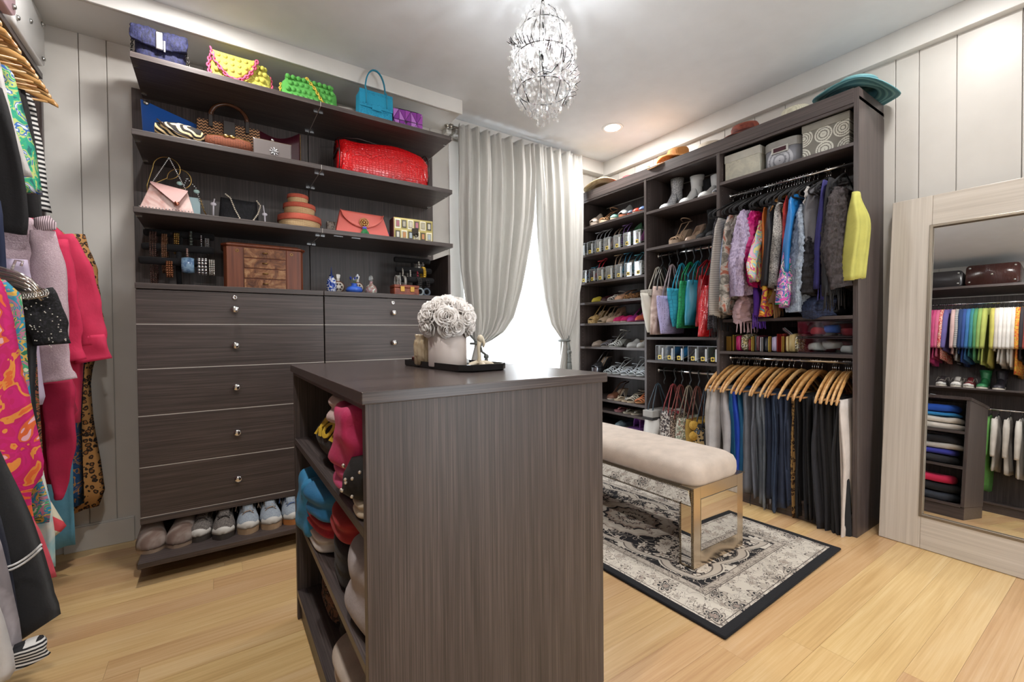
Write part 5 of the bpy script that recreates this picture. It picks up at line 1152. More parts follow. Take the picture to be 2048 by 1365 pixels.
# ---- hanging cloth --------------------------------------------------
def cloth(prof, th, mat, nf=3, amp=.012, seed=0, n=22, hem=.01, m=16, flare=1.0, cen=0.0):
    """hanging cloth: prof = [(z, x_left, x_right)] from top to bottom, thickness th along y, vertical folds"""
    rr_ = random.Random(seed); ph = rr_.uniform(0, 6.28); ph2 = rr_.uniform(0, 6.28); z0, z1 = prof[0][0], prof[-1][0]
    rings = []; L = [(-a, b) for a, b, c in prof]; Rr2 = [(-a, c) for a, b, c in prof]
    for i in range(m+1):
        u = i/m; z = ln(z0, z1, u); a, b = lerp(L, -z), lerp(Rr2, -z); k = smooth(u*2.2); tt = th*(.45+.55*smooth(u*3))*(1+(flare-1)*u); q = []
        def off(s_): return k*amp*(S(2*PI*nf*s_+ph+1.3*u)+.45*S(2*PI*nf*2.1*s_+ph2-u*2))+.010*S(ph2+3*u)*k
        for j in range(n+1):
            s_ = j/n; x = ln(a, b, s_); e = (1-abs(2*s_-1)**3)**.6 if 0 < s_ < 1 else 0.15
            q.append((x, cen+off(s_)+tt/2*e, z+hem*u*S(7*s_+ph)))
        for j in range(n-1, 0, -1):
            s_ = j/n; x = ln(a, b, s_); e = (1-abs(2*s_-1)**3)**.6
            q.append((x, cen+off(s_)-tt/2*e, z+hem*u*S(7*s_+ph+.3)))
        rings.append(q)
    return G().loft(rings)
def fringe(x0, x1, z, L, mat_seed, y=0, n=14, r=.0022):
    g = G(); rr_ = random.Random(mat_seed)
    for i in range(n):
        x = ln(x0, x1, (i+.5)/n); dy = rr_.uniform(-.008, .008); g.tube([(x, y+dy*.3, z+.012), (x+rr_.uniform(-.004, .004), y+dy, z-L*.5), (x+rr_.uniform(-.006, .006), y+dy*1.4, z-L*rr_.uniform(.85, 1.05))], r, 4)
    return g
# scarves: (px of the lowest visible point, plane x, colour material, top z, bottom z, width x, thickness, label, cat, fringe)
FR = pattern
SC = [
 (1421, FR('tweed', '#15141a', '#2a2830', '#55525a'), 1.86, 1.12, .20, .022, 'black beaded shawl at the left end of the scarf rail', .06, '#121116'),
 (1432, FR('stripes', '#c9c4bc', '#8f8a88', scale=3), 1.85, 1.20, .22, .030, 'cream and grey striped scarf with a black fringe', .10, '#141318'),
 (1446, FR('smooth', '#9fb0d0', '#c2cce0', '#7f8fb8'), 1.86, 1.30, .22, .028, 'pale blue silk scarf beside the striped one', 0, None),
 (1457, FR('smooth', '#8b857c', '#5c5852', '#b5afa5', '#a05c48', scale=2), 1.85, 1.22, .26, .036, 'grey patterned wool scarf with small rust spots', 0, None),
 (1468, FR('fur', '#6b6560', '#a59f98'), 1.85, 1.30, .18, .050, 'grey chunky knitted fur scarf', 0, None),
 (1484, FR('fur', '#7f6f8c', '#b5a6be'), 1.86, 1.33, .34, .085, 'thick lilac fox fur stole', 0, None),
 (1479, F('#a98c8f'), 1.35, 1.16, .24, .05, 'dusty pink fringed scarf hanging below the lilac fur', .07, '#a98c8f'),
 (1499, F('#c21273', .45), 1.85, 1.38, .20, .040, 'magenta satin scarf beside the lilac fur', 0, None),
 (1511, FR('swirl', '#d9a5b8', '#8fc0c9', '#e0cf86', '#cf5f86', '#e8dcd8'), 1.78, 1.41, .26, .026, 'pastel rainbow silk scarf ending in a point', 0, None),
 (1503, F('#4a1f86'), 1.40, 1.20, .12, .030, 'purple fringed scarf below the pastel one', .08, '#4f2390'),
 (1518, F('#d0702a', .5), 1.87, 1.37, .12, .020, 'narrow orange silk scarf', 0, None),
 (1524, FR('swirl', '#c8531f', '#d9b03a', '#b01f4a', '#2a8c8f', scale=1.4), 1.45, 1.20, .18, .030, 'orange and red printed scarf showing under the orange one', 0, None),
 (1532, F('#25272f', .5), 1.88, 1.38, .18, .040, 'charcoal silk scarf with a white label', 0, None),
 (1549, FR('python', '#d2d0ca', '#9c9a96', '#26262a', scale=.9), 1.87, 1.36, .18, .048, 'black and white snakeskin print scarf', 0, None),
 (1545, F('#6d4f30'), 1.37, 1.26, .14, .03, 'bronze fringed scarf below the snakeskin one', .08, '#7d5c38'),
 (1560, FR('dots', '#1b1a1e', '#c4c2bd', scale=1.4), 1.86, 1.33, .20, .024, 'black and white dotted lace scarf', 0, None),
 (1567, FR('smooth', '#a81b20', '#7c1216', '#c23a34'), 1.89, 1.40, .18, .022, 'dark red wool scarf beside the lace one', 0, None),
 (1580, F('#1268a8', .4), 1.89, 1.44, .27, .042, 'cobalt blue satin scarf beside the red one', 0, None),
 (1576, FR('swirl', '#c94a94', '#2a5fa0', '#d889b8', '#1f8c74', '#e6c8d4', scale=1.2), 1.60, 1.24, .28, .045, 'pink, blue and green printed silk scarf hanging low', 0, None),
 (1596, FR('fur', '#5f6a78', '#99a3b0'), 1.82, 1.22, .27, .066, 'long blue grey fur scarf', 0, None),
 (1602, F('#c9c4c0'), 1.92, 1.46, .18, .016, 'white cotton scarf beside the blue grey fur', 0, None),
 (1613, FR('fur', '#0d0c0f', '#27252a'), 1.66, 1.30, .20, .058, 'black fur stole with a beige lining edge', 0, None),
 (1620, F('#6e6e72'), 1.92, 1.58, .20, .034, 'mid grey cashmere scarf left of the violet one', 0, None),
 (1624, FR('fur', '#131a30', '#2b3757'), 1.32, 1.17, .17, .09, 'navy blue fur pompom scarf at the bottom', 0, None),
 (1637, F('#353273'), 1.93, 1.34, .20, .032, 'violet blue wool scarf with a fringe', .07, '#353273'),
 (1651, F('#131217'), 1.93, 1.30, .22, .036, 'black velvet shawl with a fringe', .09, '#121116'),
 (1668, FR('fur', '#1d1816', '#41383a'), 1.87, 1.33, .27, .070, 'very dark brown fur shawl with a long fringe', .11, '#1c191b'),
 (1699, F('#bdb95e', .7), 1.83, 1.375, .105, .055, 'pale yellow knitted scarf at the right end of the scarf rail', 0, None),
]
ys = []
for k, (px_, mat, zt, zb, wx_, th, lab, fl_, fc) in enumerate(SC):
    y = at(px_, 500, 'x', 2.73).y; rr_ = random.Random(k); xo = rr_.uniform(-.02, .02)
    xc = RX-.10+xo-(.02 if 'yellow' in lab else 0)
    t = thing('scarf' if 'shawl' not in lab and 'stole' not in lab else ('shawl' if 'shawl' in lab else 'stole'), lab, 'scarf', (xc, y, zt), R(rr_.uniform(-6, 6)), 'scarves on the upper rail')
    w2 = wx_*.75
    furry = 'fur' in lab and 'printed' not in lab
    if 'point' in lab: pr = [(0, -w2*.3, w2*.4), (-.3*(zt-zb), -w2*.5, w2*.5), (-.8*(zt-zb), -w2*1.1, w2*.5), (-(zt-zb), -w2*1.0, -w2*.1)]
    elif 'pompom' in lab: pr = [(0, -w2*.35, w2*.35), (-(zt-zb)*.4, -w2*.8, w2*.8), (-(zt-zb)*.7, -w2*.85, w2*.85), (-(zt-zb), -w2*.5, w2*.5)]
    else: pr = [(0, -w2*.42, w2*.42), (-(zt-zb)*.12, -w2*.7, w2*.6), (-(zt-zb)*.6, -w2*.9, w2*.8), (-(zt-zb), -w2*(.75 if furry else .95), w2*.85)]
    g = cloth(pr, th*1.25, mat, 2 if furry else rr_.choice((2, 3, 4)), th*.28, k, 44 if furry else 20, .012, 90 if furry else 18)
    if furry: warp(warp(g, .009, 45, k), .006, 130, k)
    g.o('drape', mat, t, True)
    # inner fold of the same scarf: second layer lying behind
    if fl_: fringe(-w2*.9, w2*.8, -(zt-zb), fl_, k, 0, 16, .003).o('fringe', F(fc), t, True, kind='stuff')
    if 'white label' in lab: G().box(-w2*.85, -w2*.45, -th*.95, -th*.85, -.42, -.36).o('label_tag', plain('#d6d4cf', .6), t)
    ys.append(y)
hy_ = [at(p, 400, 'x', RX-.02).y for p in (1452, 1464, 1478, 1484, 1490, 1500, 1508, 1514, 1519, 1533, 1539, 1545, 1553, 1558, 1563, 1569, 1575, 1581, 1586, 1591, 1596, 1601, 1606, 1612, 1616, 1625, 1633, 1651, 1655, 1659, 1688)]
for k, y in enumerate(hy_):
    if y < .945: y = .945
    VH.spawn('black velvet hanger, %dth from the right end of the scarf rail' % (len(hy_)-k) if k < len(hy_)-3 else ('third black velvet hanger from the mirror end', 'second black velvet hanger from the mirror end', 'black velvet hanger nearest the mirror')[k-len(hy_)+3], (RX-.005, y, ZR1), R(random.uniform(-9, 9)), 'black velvet hangers on the scarf rail')
for k, px_ in enumerate((1548, 1576)): WH[1].spawn(('small wooden hanger among the velvet ones, above the snakeskin scarf', 'small wooden hanger among the velvet ones, above the blue scarf')[k], (RX+.045, at(px_, 390, 'x', RX-.1).y, ZR1-.015), R(3), 'wooden hangers on the scarf rail')
# ---- wooden hangers and trousers ------------------------------------
def denim(c1, c2, key):
    if key in MC: return MC[key]
    t = NT('denim'); n = t.noise(t.co(scale=(1, 1, .4)), 10, 3); c = t.ramp(n, [(.35, c1), (.65, c2)]); t.set(c, .85); t.bump(t.noise(t.co(scale=(400, 400, 120)), 1, 1), .3, .002); MC[key] = t.m; return t.m
DN = [denim('#1c2438', '#303c54', 'd0'), denim('#26334a', '#44546e', 'd1'), denim('#50565f', '#7c838d', 'd2'), denim('#15171d', '#22242c', 'd3'), denim('#0f0f12', '#1c1b20', 'd4')]
WHT = F('#c6c0ba'); BLKC = F('#17171a')
HK = [155, 163, 170, 185, 212, 222, 245, 255, 275, 308, 318, 328, 340, 368, 408, 430, 437, 470, 508, 533, 578, 640, 652, 665, 675, 695, 755, 765, 775, 790, 828, 840, 850, 862]
def nth(k): return '%d%s' % (k, 'th' if 10 <= k % 100 <= 20 else {1: 'st', 2: 'nd', 3: 'rd'}.get(k % 10, 'th'))
for k, hx_ in enumerate(HK):
    px_ = 1400+hx_/2.844; y = at(px_, 730, 'x', RX).y; an = R(-4-7*((k*37 % 11)/11)) if k < 26 else R(3-5*((k*37 % 11)/11))
    WH[(k*7 % 3)].spawn('wooden trouser hanger, %s from the left on the lower rail' % nth(k+1), (RX, y, ZR2), an, 'wooden hangers on the lower rail')
# trousers: (px at front x=2.76, material, drop, half width, thickness, label, cat)
TR_ = [
 (1424, WHT, .48, .15, .035, 'white cotton trousers at the left end of the lower rail', 1), (1437, F('#b5b0ae'), .46, .17, .04, 'pale grey white gauze trousers, second from the left', 1), (1451, F('#a9a4a4'), .50, .15, .035, 'light grey silk trousers beside the white ones', 1),
 (1466, F('#1d648c', .6), .60, .14, .035, 'teal blue trousers, left of the two', 0), (1471, F('#0f3fae', .6), .58, .15, .024, 'royal blue trousers behind the teal pair', 0), (1482, F('#1d5f88', .6), .62, .13, .03, 'second teal blue trousers from the left', 0),
 (1490, F('#232a40'), .66, .14, .022, 'navy lace trousers beside the teal pair', 0), (1499, F('#6a6d76'), .66, .15, .034, 'grey sweatpants with black drawstrings', 2), (1512, F('#5c5f68'), .67, .15, .024, 'second pair of grey sweatpants', 0),
 (1521, DN[2], .70, .14, .020, 'grey jeans beside the second sweatpants', 0), (1530, DN[2], .71, .14, .020, 'second pair of grey jeans with frayed hems', 3), (1540, DN[0], .66, .14, .024, 'dark blue jeans with frayed hems', 3), (1549, DN[1], .71, .15, .024, 'mid blue jeans beside the frayed pairs', 0), (1557, DN[0], .69, .14, .022, 'dark indigo jeans, straight legged', 0), (1566, DN[0], .69, .15, .028, 'dark indigo jeans with flared legs', 0), (1577, DN[0], .66, .14, .022, 'dark blue jeans next to the leopard trousers', 0),
 (1591, FR('leopard', '#a5814e', '#6b4422', '#1c130c', scale=1.5), .72, .12, .026, 'leopard print trousers among the black ones', 0), (1601, DN[4], .70, .14, .022, 'black trousers right of the leopard pair', 0), (1610, DN[3], .71, .14, .022, 'second black trousers right of the leopard pair', 0), (1619, DN[4], .69, .15, .022, 'third black trousers right of the leopard pair', 0), (1629, DN[4], .70, .14, .020, 'black velvet trousers beside the charcoal sweatpants', 0),
 (1641, F('#26262c'), .74, .16, .034, 'charcoal sweatpants with zips at the ankle', 0), (1652, F('#1f1f24'), .77, .15, .026, 'second charcoal sweatpants beside the zipped pair', 0), (1665, BLKC, .78, .15, .030, 'black sweatpants with loose cuffs', 0), (1678, F('#202024'), .76, .16, .034, 'black joggers with white drawstrings', 4), (1687, BLKC, .78, .15, .030, 'black joggers next to the white joggers', 0), (1701, F('#c9bfb8'), .80, .175, .016, 'white joggers against the right side panel', 0)]
for k, (px_, mat, drop, hw, th, lab, sp) in enumerate(TR_):
    y = max(.955, at(px_, 860, 'x', 2.78).y); rr_ = random.Random(k+50); zt = ZR2-.197
    if y < .96: y = .952
    t = thing('trousers', lab, 'trousers', (RX-.045, y, zt), R(rr_.uniform(-5, 5)), 'trousers on the lower rail')
    pr = [(.006, -hw*.92, hw*.9), (-.03, -hw, hw), (-drop*.45, -hw*(1.08 if sp == 1 else .9), hw*.9), (-drop, -hw*(1.25 if sp == 1 else .82), hw*.8)]
    g = cloth(pr, th*1.15, mat, rr_.choice((2, 3)), th*.33, k+7, 18, .012, 14); g.o('leg', mat, t, True)
    pr2 = [(.006, -hw*.9, hw*.9), (-drop*.5, -hw*.85, hw*.9), (-drop*.9, -hw*.7, hw*.85)]
    g = cloth(pr2, th*.8, mat, 2, th*.25, k+77, 14, .01, 10, cen=th*.5); g.o('leg', mat, t, True)
    if sp == 3: fringe(-hw*.8, hw*.75, -drop, .022, k, 0, 26, .0016).o('frayed_hem', plain('#8d8e94', .8), t, kind='stuff')
    if sp == 4:
        for s_ in (0, .012): G().tube([(-hw*.75+s_, -.02, -.55), (-hw*.80+s_*2, -.022, -.65), (-hw*.82+s_, -.022, -.76)], .0045, 5).o('drawstring', plain('#d9d2cc', .7), t, True)
    if sp == 2:
        for s_ in (0, .03): G().tube([(-hw*.6+s_, -.01, -.62), (-hw*.7+s_*2, -.012, -.70), (-hw*.6+s_*2, -.012, -.79)], .0022, 5).o('drawstring', BLKC, t, True)
# ---- storage boxes on the top shelf ---------------------------------
def sbox(label, y0, y1, h, mat, matl, extra=None, oval=False, lidh=.05):
    yc, w_ = (y0+y1)/2, abs(y1-y0)
    t = thing('storage_box', label, 'box', (2.985, yc, 2.096), 0, 'storage boxes on the top shelf'); d = .29
    if oval:
        G().loft([[(p[0], p[1], p[2]) for p in r_] for r_ in [[(d/2*abs(K(a))**.5*(1 if K(a) > 0 else -1), w_/2*abs(S(a))**.5*(1 if S(a) > 0 else -1), z) for a in [2*PI*j/40 for j in range(40)]] for z in (0, h-lidh)]]).o('body', mat, t, True)
        G().loft([[(e*d/2*abs(K(a))**.5*(1 if K(a) > 0 else -1), e*w_/2*abs(S(a))**.5*(1 if S(a) > 0 else -1), z) for a in [2*PI*j/40 for j in range(40)]] for z, e in ((h-lidh, 1.025), (h-.004, 1.025), (h, 1.01))]).o('lid', matl, t)
    else:
        G().box(-d/2, d/2, -w_/2, w_/2, 0, h-lidh+.01).o('body', mat, t, bevel=.002); G().box(-d/2-.004, d/2+.004, -w_/2-.003, w_/2+.003, h-lidh, h).o('lid', matl, t, bevel=.002)
    if extra: extra(t, d)
    return t
LIN = FR('smooth', '#a9a698', '#c2bfae', '#b5b2a4', scale=2)
sbox('cream linen storage box at the left of the top shelf', 1.430, 1.655, .175, LIN, F('#b3b0a6'))
def hcut(t, d):
    G().box(-d/2-.006, -d/2-.001, -.048, .048, .082, .122).o('handle_rim', metal('#b5b3ae', .4), t, bevel=.002); G().box(-d/2-.0075, -d/2-.002, -.036, .036, .090, .114).o('handle_hole', plain('#3c1722', .8), t)
sbox('grey oval storage box with a metal handle slot, middle of the top shelf', 1.200, 1.420, .160, FR('medallion', '#84858c', '#b5b6bc', scale=.8), F('#918f8b'), hcut, True)
sbox('large taupe storage box with silver medallions, right on the top shelf', .960, 1.188, .190, FR('medallion', '#77746c', '#c9c8bd', scale=1.35), F('#87847b'), None, False, .042)
# ---- hats on top -----------------------------------------------------
def hat(label, px_, rb, rc_, hc, mat, band=None, tilt=(0, 0), x=2.97, z=2.392, wav=.008, n=40, y=None, py_=None, crown2=None, brimr=None):
    y = y if y is not None else at(px_, 300, 'x', 2.86).y
    t = thing('hat', label, 'hat', (x, y, z), rot=(R(tilt[0]), R(tilt[1]), 0), group='hats on top of the wardrobe')
    rings = []
    for i, (r_, zz) in enumerate(((rb, .0), (rb*.85, .004), (rc_*1.35, .006), (rc_*1.05, .012), (rc_, .03), (rc_*.98, hc*.75), (rc_*.88, hc*.94), (rc_*.6, hc), (.001, hc*.97))):
        rings.append([(r_*K(2*PI*j/n), r_*S(2*PI*j/n), zz+(wav*S(3*2*PI*j/n+px_) if i < 2 else 0)) for j in range(n)])
    g = G().loft(rings, cap=False); o = g.o('felt_body' if 'felt' in label else 'straw_body', mat, t, True); s_ = o.modifiers.new('thick', 'SOLIDIFY'); s_.thickness = .004
    if band: G().lathe([(rc_*1.03, .012), (rc_*1.02, .038)], 32, cap=False).o('band', band, t, True)
    return t
def straw(c1, c2, s_=1): return FR('straw', c1, c2, scale=s_)
hat('cream straw sun hat resting at the left end above the shoe shelves', 1196, .18, .08, .085, straw('#b39c74', '#d2bf98'), None, (-7, 8), 2.93, 2.405, .010)
hat('dark red flat hat brim lying beside the cream straw hat', 1240, .15, .08, .05, F('#7c2028'), None, (0, 0), 2.99, 2.395, .004)
hat('white hat with a pointed crown beside the dark red one', 1265, .13, .06, .10, F('#cdc8be'), None, (0, -4), 3.0, 2.395, .004)
hat('orange straw hat with an upturned brim', 1322, .175, .085, .075, straw('#b87f42', '#d09a5c'), plain('#a86a30'), (6, -12), 2.95, 2.405, .014)
hat('second orange straw hat stacked on the first one', 1337, .16, .08, .075, straw('#a86f36', '#c58c4e'), None, (2, -8), 2.98, 2.44, .012)
hat('cream wide brimmed hat in the middle of the row', 1398, .20, .085, .075, F('#c2b7a6'), None, (0, -5), 3.0, 2.395, .006)
hat('rust brown felt hat in the row', 1475, .17, .085, .085, FR('smooth', '#6d2f22', '#85402f', '#5a2419'), F('#4a1c14'), (0, -8), 2.96, 2.400, .006)
hat('pale straw hat with blue trim right of the rust felt hat', 1570, .15, .08, .085, straw('#b5b09c', '#d0ccb8'), plain('#3f6d94'), (0, -4), 3.0, 2.395, .004)
TEALS = None
t_ = NT('teal_striped_straw'); v_ = t_.co(); ss_ = t_.n('SeparateXYZ', {0: v_}); rr__ = t_.math('SQRT', t_.math('ADD', t_.math('POWER', ss_.outputs[0], 2.0), t_.math('POWER', ss_.outputs[1], 2.0)))
nn = t_.noise(v_, 4, 2); f_ = t_.math('FRACT', t_.math('ADD', t_.math('MULTIPLY', rr__, 34.0), nn)); t_.set(t_.ramp(f_, [(0, '#2c5660'), (.25, '#4f858c'), (.5, '#75a3a5'), (.75, '#40737c')]), .7); TEALS = t_.m
hat('large teal striped sun hat overhanging the right end of the wardrobe', 1700, .20, .10, .09, TEALS, None, (10, 6), 2.985, 2.405, .016, y=.985)
# ---- shoes in the shoe unit ------------------------------------------
def py(px_, x=2.84): return at(px_, 620, 'x', x).y
SHG = ['shoes on the %s shelf of the shoe unit' % s_ for s_ in ('top', 'second', 'third', 'fourth', 'fifth', 'sixth', 'seventh', 'eighth', 'ninth', 'tenth')]
def su(px_, z, kind, label, g_, rz=-90, x=2.845, **kw): return shoe(kind, label, (x-.02, py(px_), z), R(rz), g_, **kw)
zA, zBx, zC, zD, zE, zF_, zG, zH, zI, zJ = 2.065, 1.81, 1.560, 1.378, 1.188, .977, .742, .520, .424, .280
su(1185, zA, 'clog', 'beige suede platform mule at the left of the top shoe shelf', SHG[0], up='#a3968b', plat=.035, heel=.04, sole_c='#a89a8c')
su(1203, zA, 'sandal', 'strappy tan sandal on the top shoe shelf', SHG[0], up='#b98f6c', sole_c='#cbb79c', plat=.03, heel=.05)
su(1224, zA, 'mule', 'pale green and cream mule on the top shoe shelf', SHG[0], up='#6f9a8c', sole_c='#c3b49f', plat=.025, heel=.05)
su(1243, zA, 'clog', 'grey open toe mule with an orange footbed, top shoe shelf', SHG[0], up='#8f9192', sole_c='#b06a4a', plat=.028, heel=.05)
su(1258, zA, 'mule', 'dark slate mule on the top shoe shelf', SHG[0], up='#3d4a58', plat=.02, heel=.04, sole_c='#a8402e')
su(1269, zA, 'mule', 'red mule on the top shoe shelf', SHG[0], up='#b23a26', plat=.02, heel=.04)
su(1281, zA, 'mule', 'blue and orange mule at the right of the top shoe shelf', SHG[0], up='#4a5f86', plat=.02, heel=.05, sole_c='#b8603c')
su(1186, zD, 'pointed', 'yellow pointed flat on the fourth shoe shelf', SHG[3], up='#a99a34', plat=.006, sole_c='#c2b24a')
su(1204, zD, 'pump', 'dark red patent flat on the fourth shoe shelf', SHG[3], up='#33161a', plat=.006, heel=.03)
su(1219, zD, 'sandal', 'white strappy flat on the fourth shoe shelf', SHG[3], up='#b5b0aa', plat=.008, sole_c='#b5b0aa')
su(1234, zD, 'slingback', 'tan pointed slingback on the fourth shoe shelf', SHG[3], up='#b08a70', plat=.006, heel=.03)
su(1249, zD, 'pump', 'leopard print flat on the fourth shoe shelf', SHG[3], up='lp', mat=FR('leopard', '#a5784a', '#7a4c26', '#2a180e', scale=2), plat=.006, heel=.02)
su(1263, zD, 'pump', 'brown leopard flat behind the white tote bag', SHG[3], up='lp2', mat=FR('leopard', '#8c6038', '#6a4020', '#22140c', scale=2), plat=.006, heel=.02)
GLT = FR('tweed', '#b5935e', '#d2b884', '#a07c48'); 
su(1180, zE, 'peep', 'gold glitter peep toe platform shoe, leftmost on its shelf', SHG[4], up='gl', mat=GLT, plat=.030, heel=.09, sole_c=GLT)
su(1199, zE, 'peep', 'beige slingback peep toe heel with a bow', SHG[4], up='#ad9a82', plat=.012, heel=.085, sole_c='#b5a186')
su(1215, zE, 'pump', 'nude pointed high heel pump', SHG[4], up='#b59c88', plat=.008, heel=.085)
su(1229, zE, 'mule', 'hot pink fluffy slipper, left one', SHG[4], up='pf', mat=FR('fur', '#c2185f', '#e0307c'), plat=.012)
su(1244, zE, 'mule', 'hot pink fluffy slipper, right one', SHG[4], up='pf', mat=FR('fur', '#c2185f', '#e0307c'), plat=.012)
su(1259, zE, 'slingback', 'purple and pink peep toe heel', SHG[4], up='#8a2a78', plat=.010, heel=.06, sole_c='#c4547c')
su(1273, zE, 'mule', 'coral and pink mule half hidden by the white tote', SHG[4], up='#c8664f', plat=.015, heel=.04, sole_c='#d0749c')
su(1186, zF_, 'pointed', 'taupe pointed flat with a bow on the sixth shoe shelf', SHG[5], up='#86796e', plat=.006, sole_c='#86796e')
su(1206, zF_, 'sandal', 'pewter strappy flat on the sixth shoe shelf', SHG[5], up='#6b6a70', plat=.008, sole_c='#9a9692')
su(1222, zF_, 'block', 'white strappy heeled sandal on the sixth shoe shelf', SHG[5], up='#c6c8c6', plat=.008, heel=.06, sole_c='#b9bab6')
su(1256, zF_, 'mule', 'silver grey pointed mule on the sixth shoe shelf', SHG[5], up='#a2a3a2', plat=.006, heel=.05, sole_c='#b5b4b0')
su(1276, zF_, 'mule', 'second silver grey pointed mule on the sixth shoe shelf', SHG[5], up='#a8a9a8', plat=.006, heel=.05, sole_c='#b5b4b0')
MSV = plain('#8d8f96', .22, .9)
su(1186, zG, 'peep', 'chunky silver platform peep toe shoe', SHG[6], up='sv', mat=MSV, plat=.045, heel=.09, sole_c=MSV)
for k, (px_, c) in enumerate(((1212, '#aab0b4'), (1229, '#b5babd'), (1246, '#a2a8ae'), (1261, '#b0b6ba'), (1277, '#a9afb3'))): su(px_, zG, 'sandal', '%s silver strappy sandal from the left, beside the chunky platform' % ('first', 'second', 'third', 'fourth', 'fifth')[k], SHG[6], up=c, plat=.010, heel=(.0, .05, .0, .06, .04)[k], sole_c='#c2c6c6')
su(1218, zH, 'slingback', 'brown heeled shoe at the island edge on the eighth shelf', SHG[7], up='#5a3a2c', plat=.008, heel=.07)
for k, (px_, c, l_) in enumerate(((1232, '#b5a894', 'tan beaded thong sandal on the eighth shoe shelf'), (1247, '#8d8c88', 'grey glitter sandal on the eighth shoe shelf'), (1258, '#a9a294', 'white strappy sandal on the eighth shoe shelf'))): su(px_, zH, 'flipflop' if k != 2 else 'sandal', l_, SHG[7], up=c, plat=.010, sole_c='#b9a78e')
su(1275, zH, 'sandal', 'orange tan cross strap sandal on the eighth shoe shelf', SHG[7], up='#b0683e', plat=.012, heel=.03, sole_c='#b8865c')
su(1233, zI, 'flipflop', 'rose pink thong sandal on the ninth shoe shelf', SHG[8], up='#8f5a5c', plat=.014, sole_c='#84565a')
for k, px_ in enumerate((1250, 1266)): su(px_, zI, 'flipflop', ('pewter jewelled thong sandal on the ninth shelf, left one', 'pewter jewelled thong sandal on the ninth shelf, right one')[k], SHG[8], up='#7b776e', plat=.008, sole_c='#a59b8a')
su(1231, zJ, 'pump', 'blue grey metallic ballet flat on the tenth shelf', SHG[9], up='#5a6a70', plat=.008)
for k, px_ in enumerate((1256, 1268)): su(px_, zJ, 'clog', ('lilac clog on the tenth shelf, left one', 'lilac clog on the tenth shelf, right one')[k], SHG[9], up='#8a5aa0', plat=.02, sole_c='#7c4f92', rz=90, x=2.845+.24)
# acrylic shoe boxes
t = NT('clear_acrylic'); gs = t.n('BsdfGlossy', {'Roughness': .05, 'Color': (1, 1, 1, 1)}); tr = t.n('BsdfTransparent', {'Color': (.93, .95, .96, 1)}); fr = t.n('LayerWeight', {'Blend': .35}); mx = t.n('MixShader'); t.l(t.math('MULTIPLY_ADD', fr.outputs['Facing'], .45, .06), mx.inputs[0]); t.l(tr.outputs[0], mx.inputs[1]); t.l(gs.outputs[0], mx.inputs[2]); t.l(mx.outputs[0], t.out.inputs[0]); ACR = t.m
bw_ = .078
def pan(g, d=.27, w_=bw_, h=.115, th=.002):
    g.box(0, d, -w_/2, -w_/2+th, 0, h).box(0, d, w_/2-th, w_/2, 0, h).box(0, th, -w_/2+th, w_/2-th, 0, h).box(d-th, d, -w_/2+th, w_/2-th, 0, h).box(th, d-th, -w_/2+th, w_/2-th, 0, th); return g
me_box = mesh_of(pan(G()), 'body', ACR, False)
me_rim = mesh_of(G().box(-.001, .003, -bw_/2, bw_/2, .112, .116).box(0, .27, -bw_/2-.0005, -bw_/2+.002, .112, .116).box(0, .27, bw_/2-.002, bw_/2+.0005, .112, .116).box(-.001, .002, -bw_/2, -bw_/2+.003, 0, .114).box(-.001, .002, bw_/2-.003, bw_/2, 0, .114), 'rim', plain('#8f9599', .15), False)
me_st = mesh_of(G().box(-.002, -.0003, -.013, .013, .012, .040), 'sticker', plain('#e8cf5c', .5), False)
me_pt = mesh_of(G().lathe([(.009, -.0026), (.009, -.0018), (.0005, -.0018)], 14, (0, 0, .026), ax='x').box(-.0034, -.0026, -.004, .004, .022, .030), 'sticker_flower', plain('#3a2c1c', .6), False)
me_wr = mesh_of(G().box(-.0008, -.0002, -.030, -.018, .010, .095), 'sticker', plain('#c3c7ca', .5), False)
ORD = ('first', 'second', 'third', 'fourth', 'fifth', 'sixth', 'seventh')
def boxes(pxs, z, where, shoes_, unit_='shoe unit', grp='clear shoe boxes'):
    for k, (px_, sh) in enumerate(zip(pxs, shoes_)):
        y = py(px_, 2.83)
        b = thing('shoe_box', '%s clear shoe box from the left, %s' % (ORD[k], where), 'box', (2.815, y, z), 0, grp+' '+where)
        for n_, me in (('body', me_box), ('rim', me_rim), ('sticker', me_st), ('sticker_flower', me_pt), ('sticker', me_wr)): inst(me, n_, b, (0, 0, 0))
        if sh:
            kind, c, desc, hl = sh
            s_ = shoe(kind, desc+' in the %s clear box, %s' % (ORD[k], where), (2.835, y, z+.004), R(-90), 'shoes in the clear boxes '+where, up=c, plat=.010, heel=hl, wd=.070, L=.225)
            if hl >= 0: s_.rotation_euler = (R(24), 0, R(-90)); s_.location = (2.84, y, z+.012)
boxes((1167, 1183, 1199, 1217, 1237, 1257, 1277), zBx, 'on the second shoe shelf', (('sandal', '#4a4d55', 'dark grey sandal', .0), ('sandal', '#8f9095', 'silver grey strappy heel', .06), ('sandal', '#9a9ca0', 'pewter strappy heel', .06), ('slingback', '#a59284', 'beige sandal', .05), ('sandal', '#7a5a94', 'purple strappy heel', .06), ('pump', '#4f7a5c', 'green heel', .06), ('mule', '#9c4f8f', 'violet mule', .05)))
boxes((1170, 1187, 1203, 1221, 1240, 1259, 1279), zC, 'on the third shoe shelf', (('sandal', '#3f7f9c', 'blue and pink sandal', .0), ('sandal', '#b02a38', 'red strappy heel', .05), ('mule', '#a39a8c', 'grey mule', .05), ('block', '#b39c84', 'leopard caged heel', .07), ('block', '#4a8fb5', 'blue and brown strappy heel', .07), ('sandal', '#4f96a8', 'turquoise strappy sandal', .04), ('sandal', '#a8a49c', 'cream sandal', .0)))
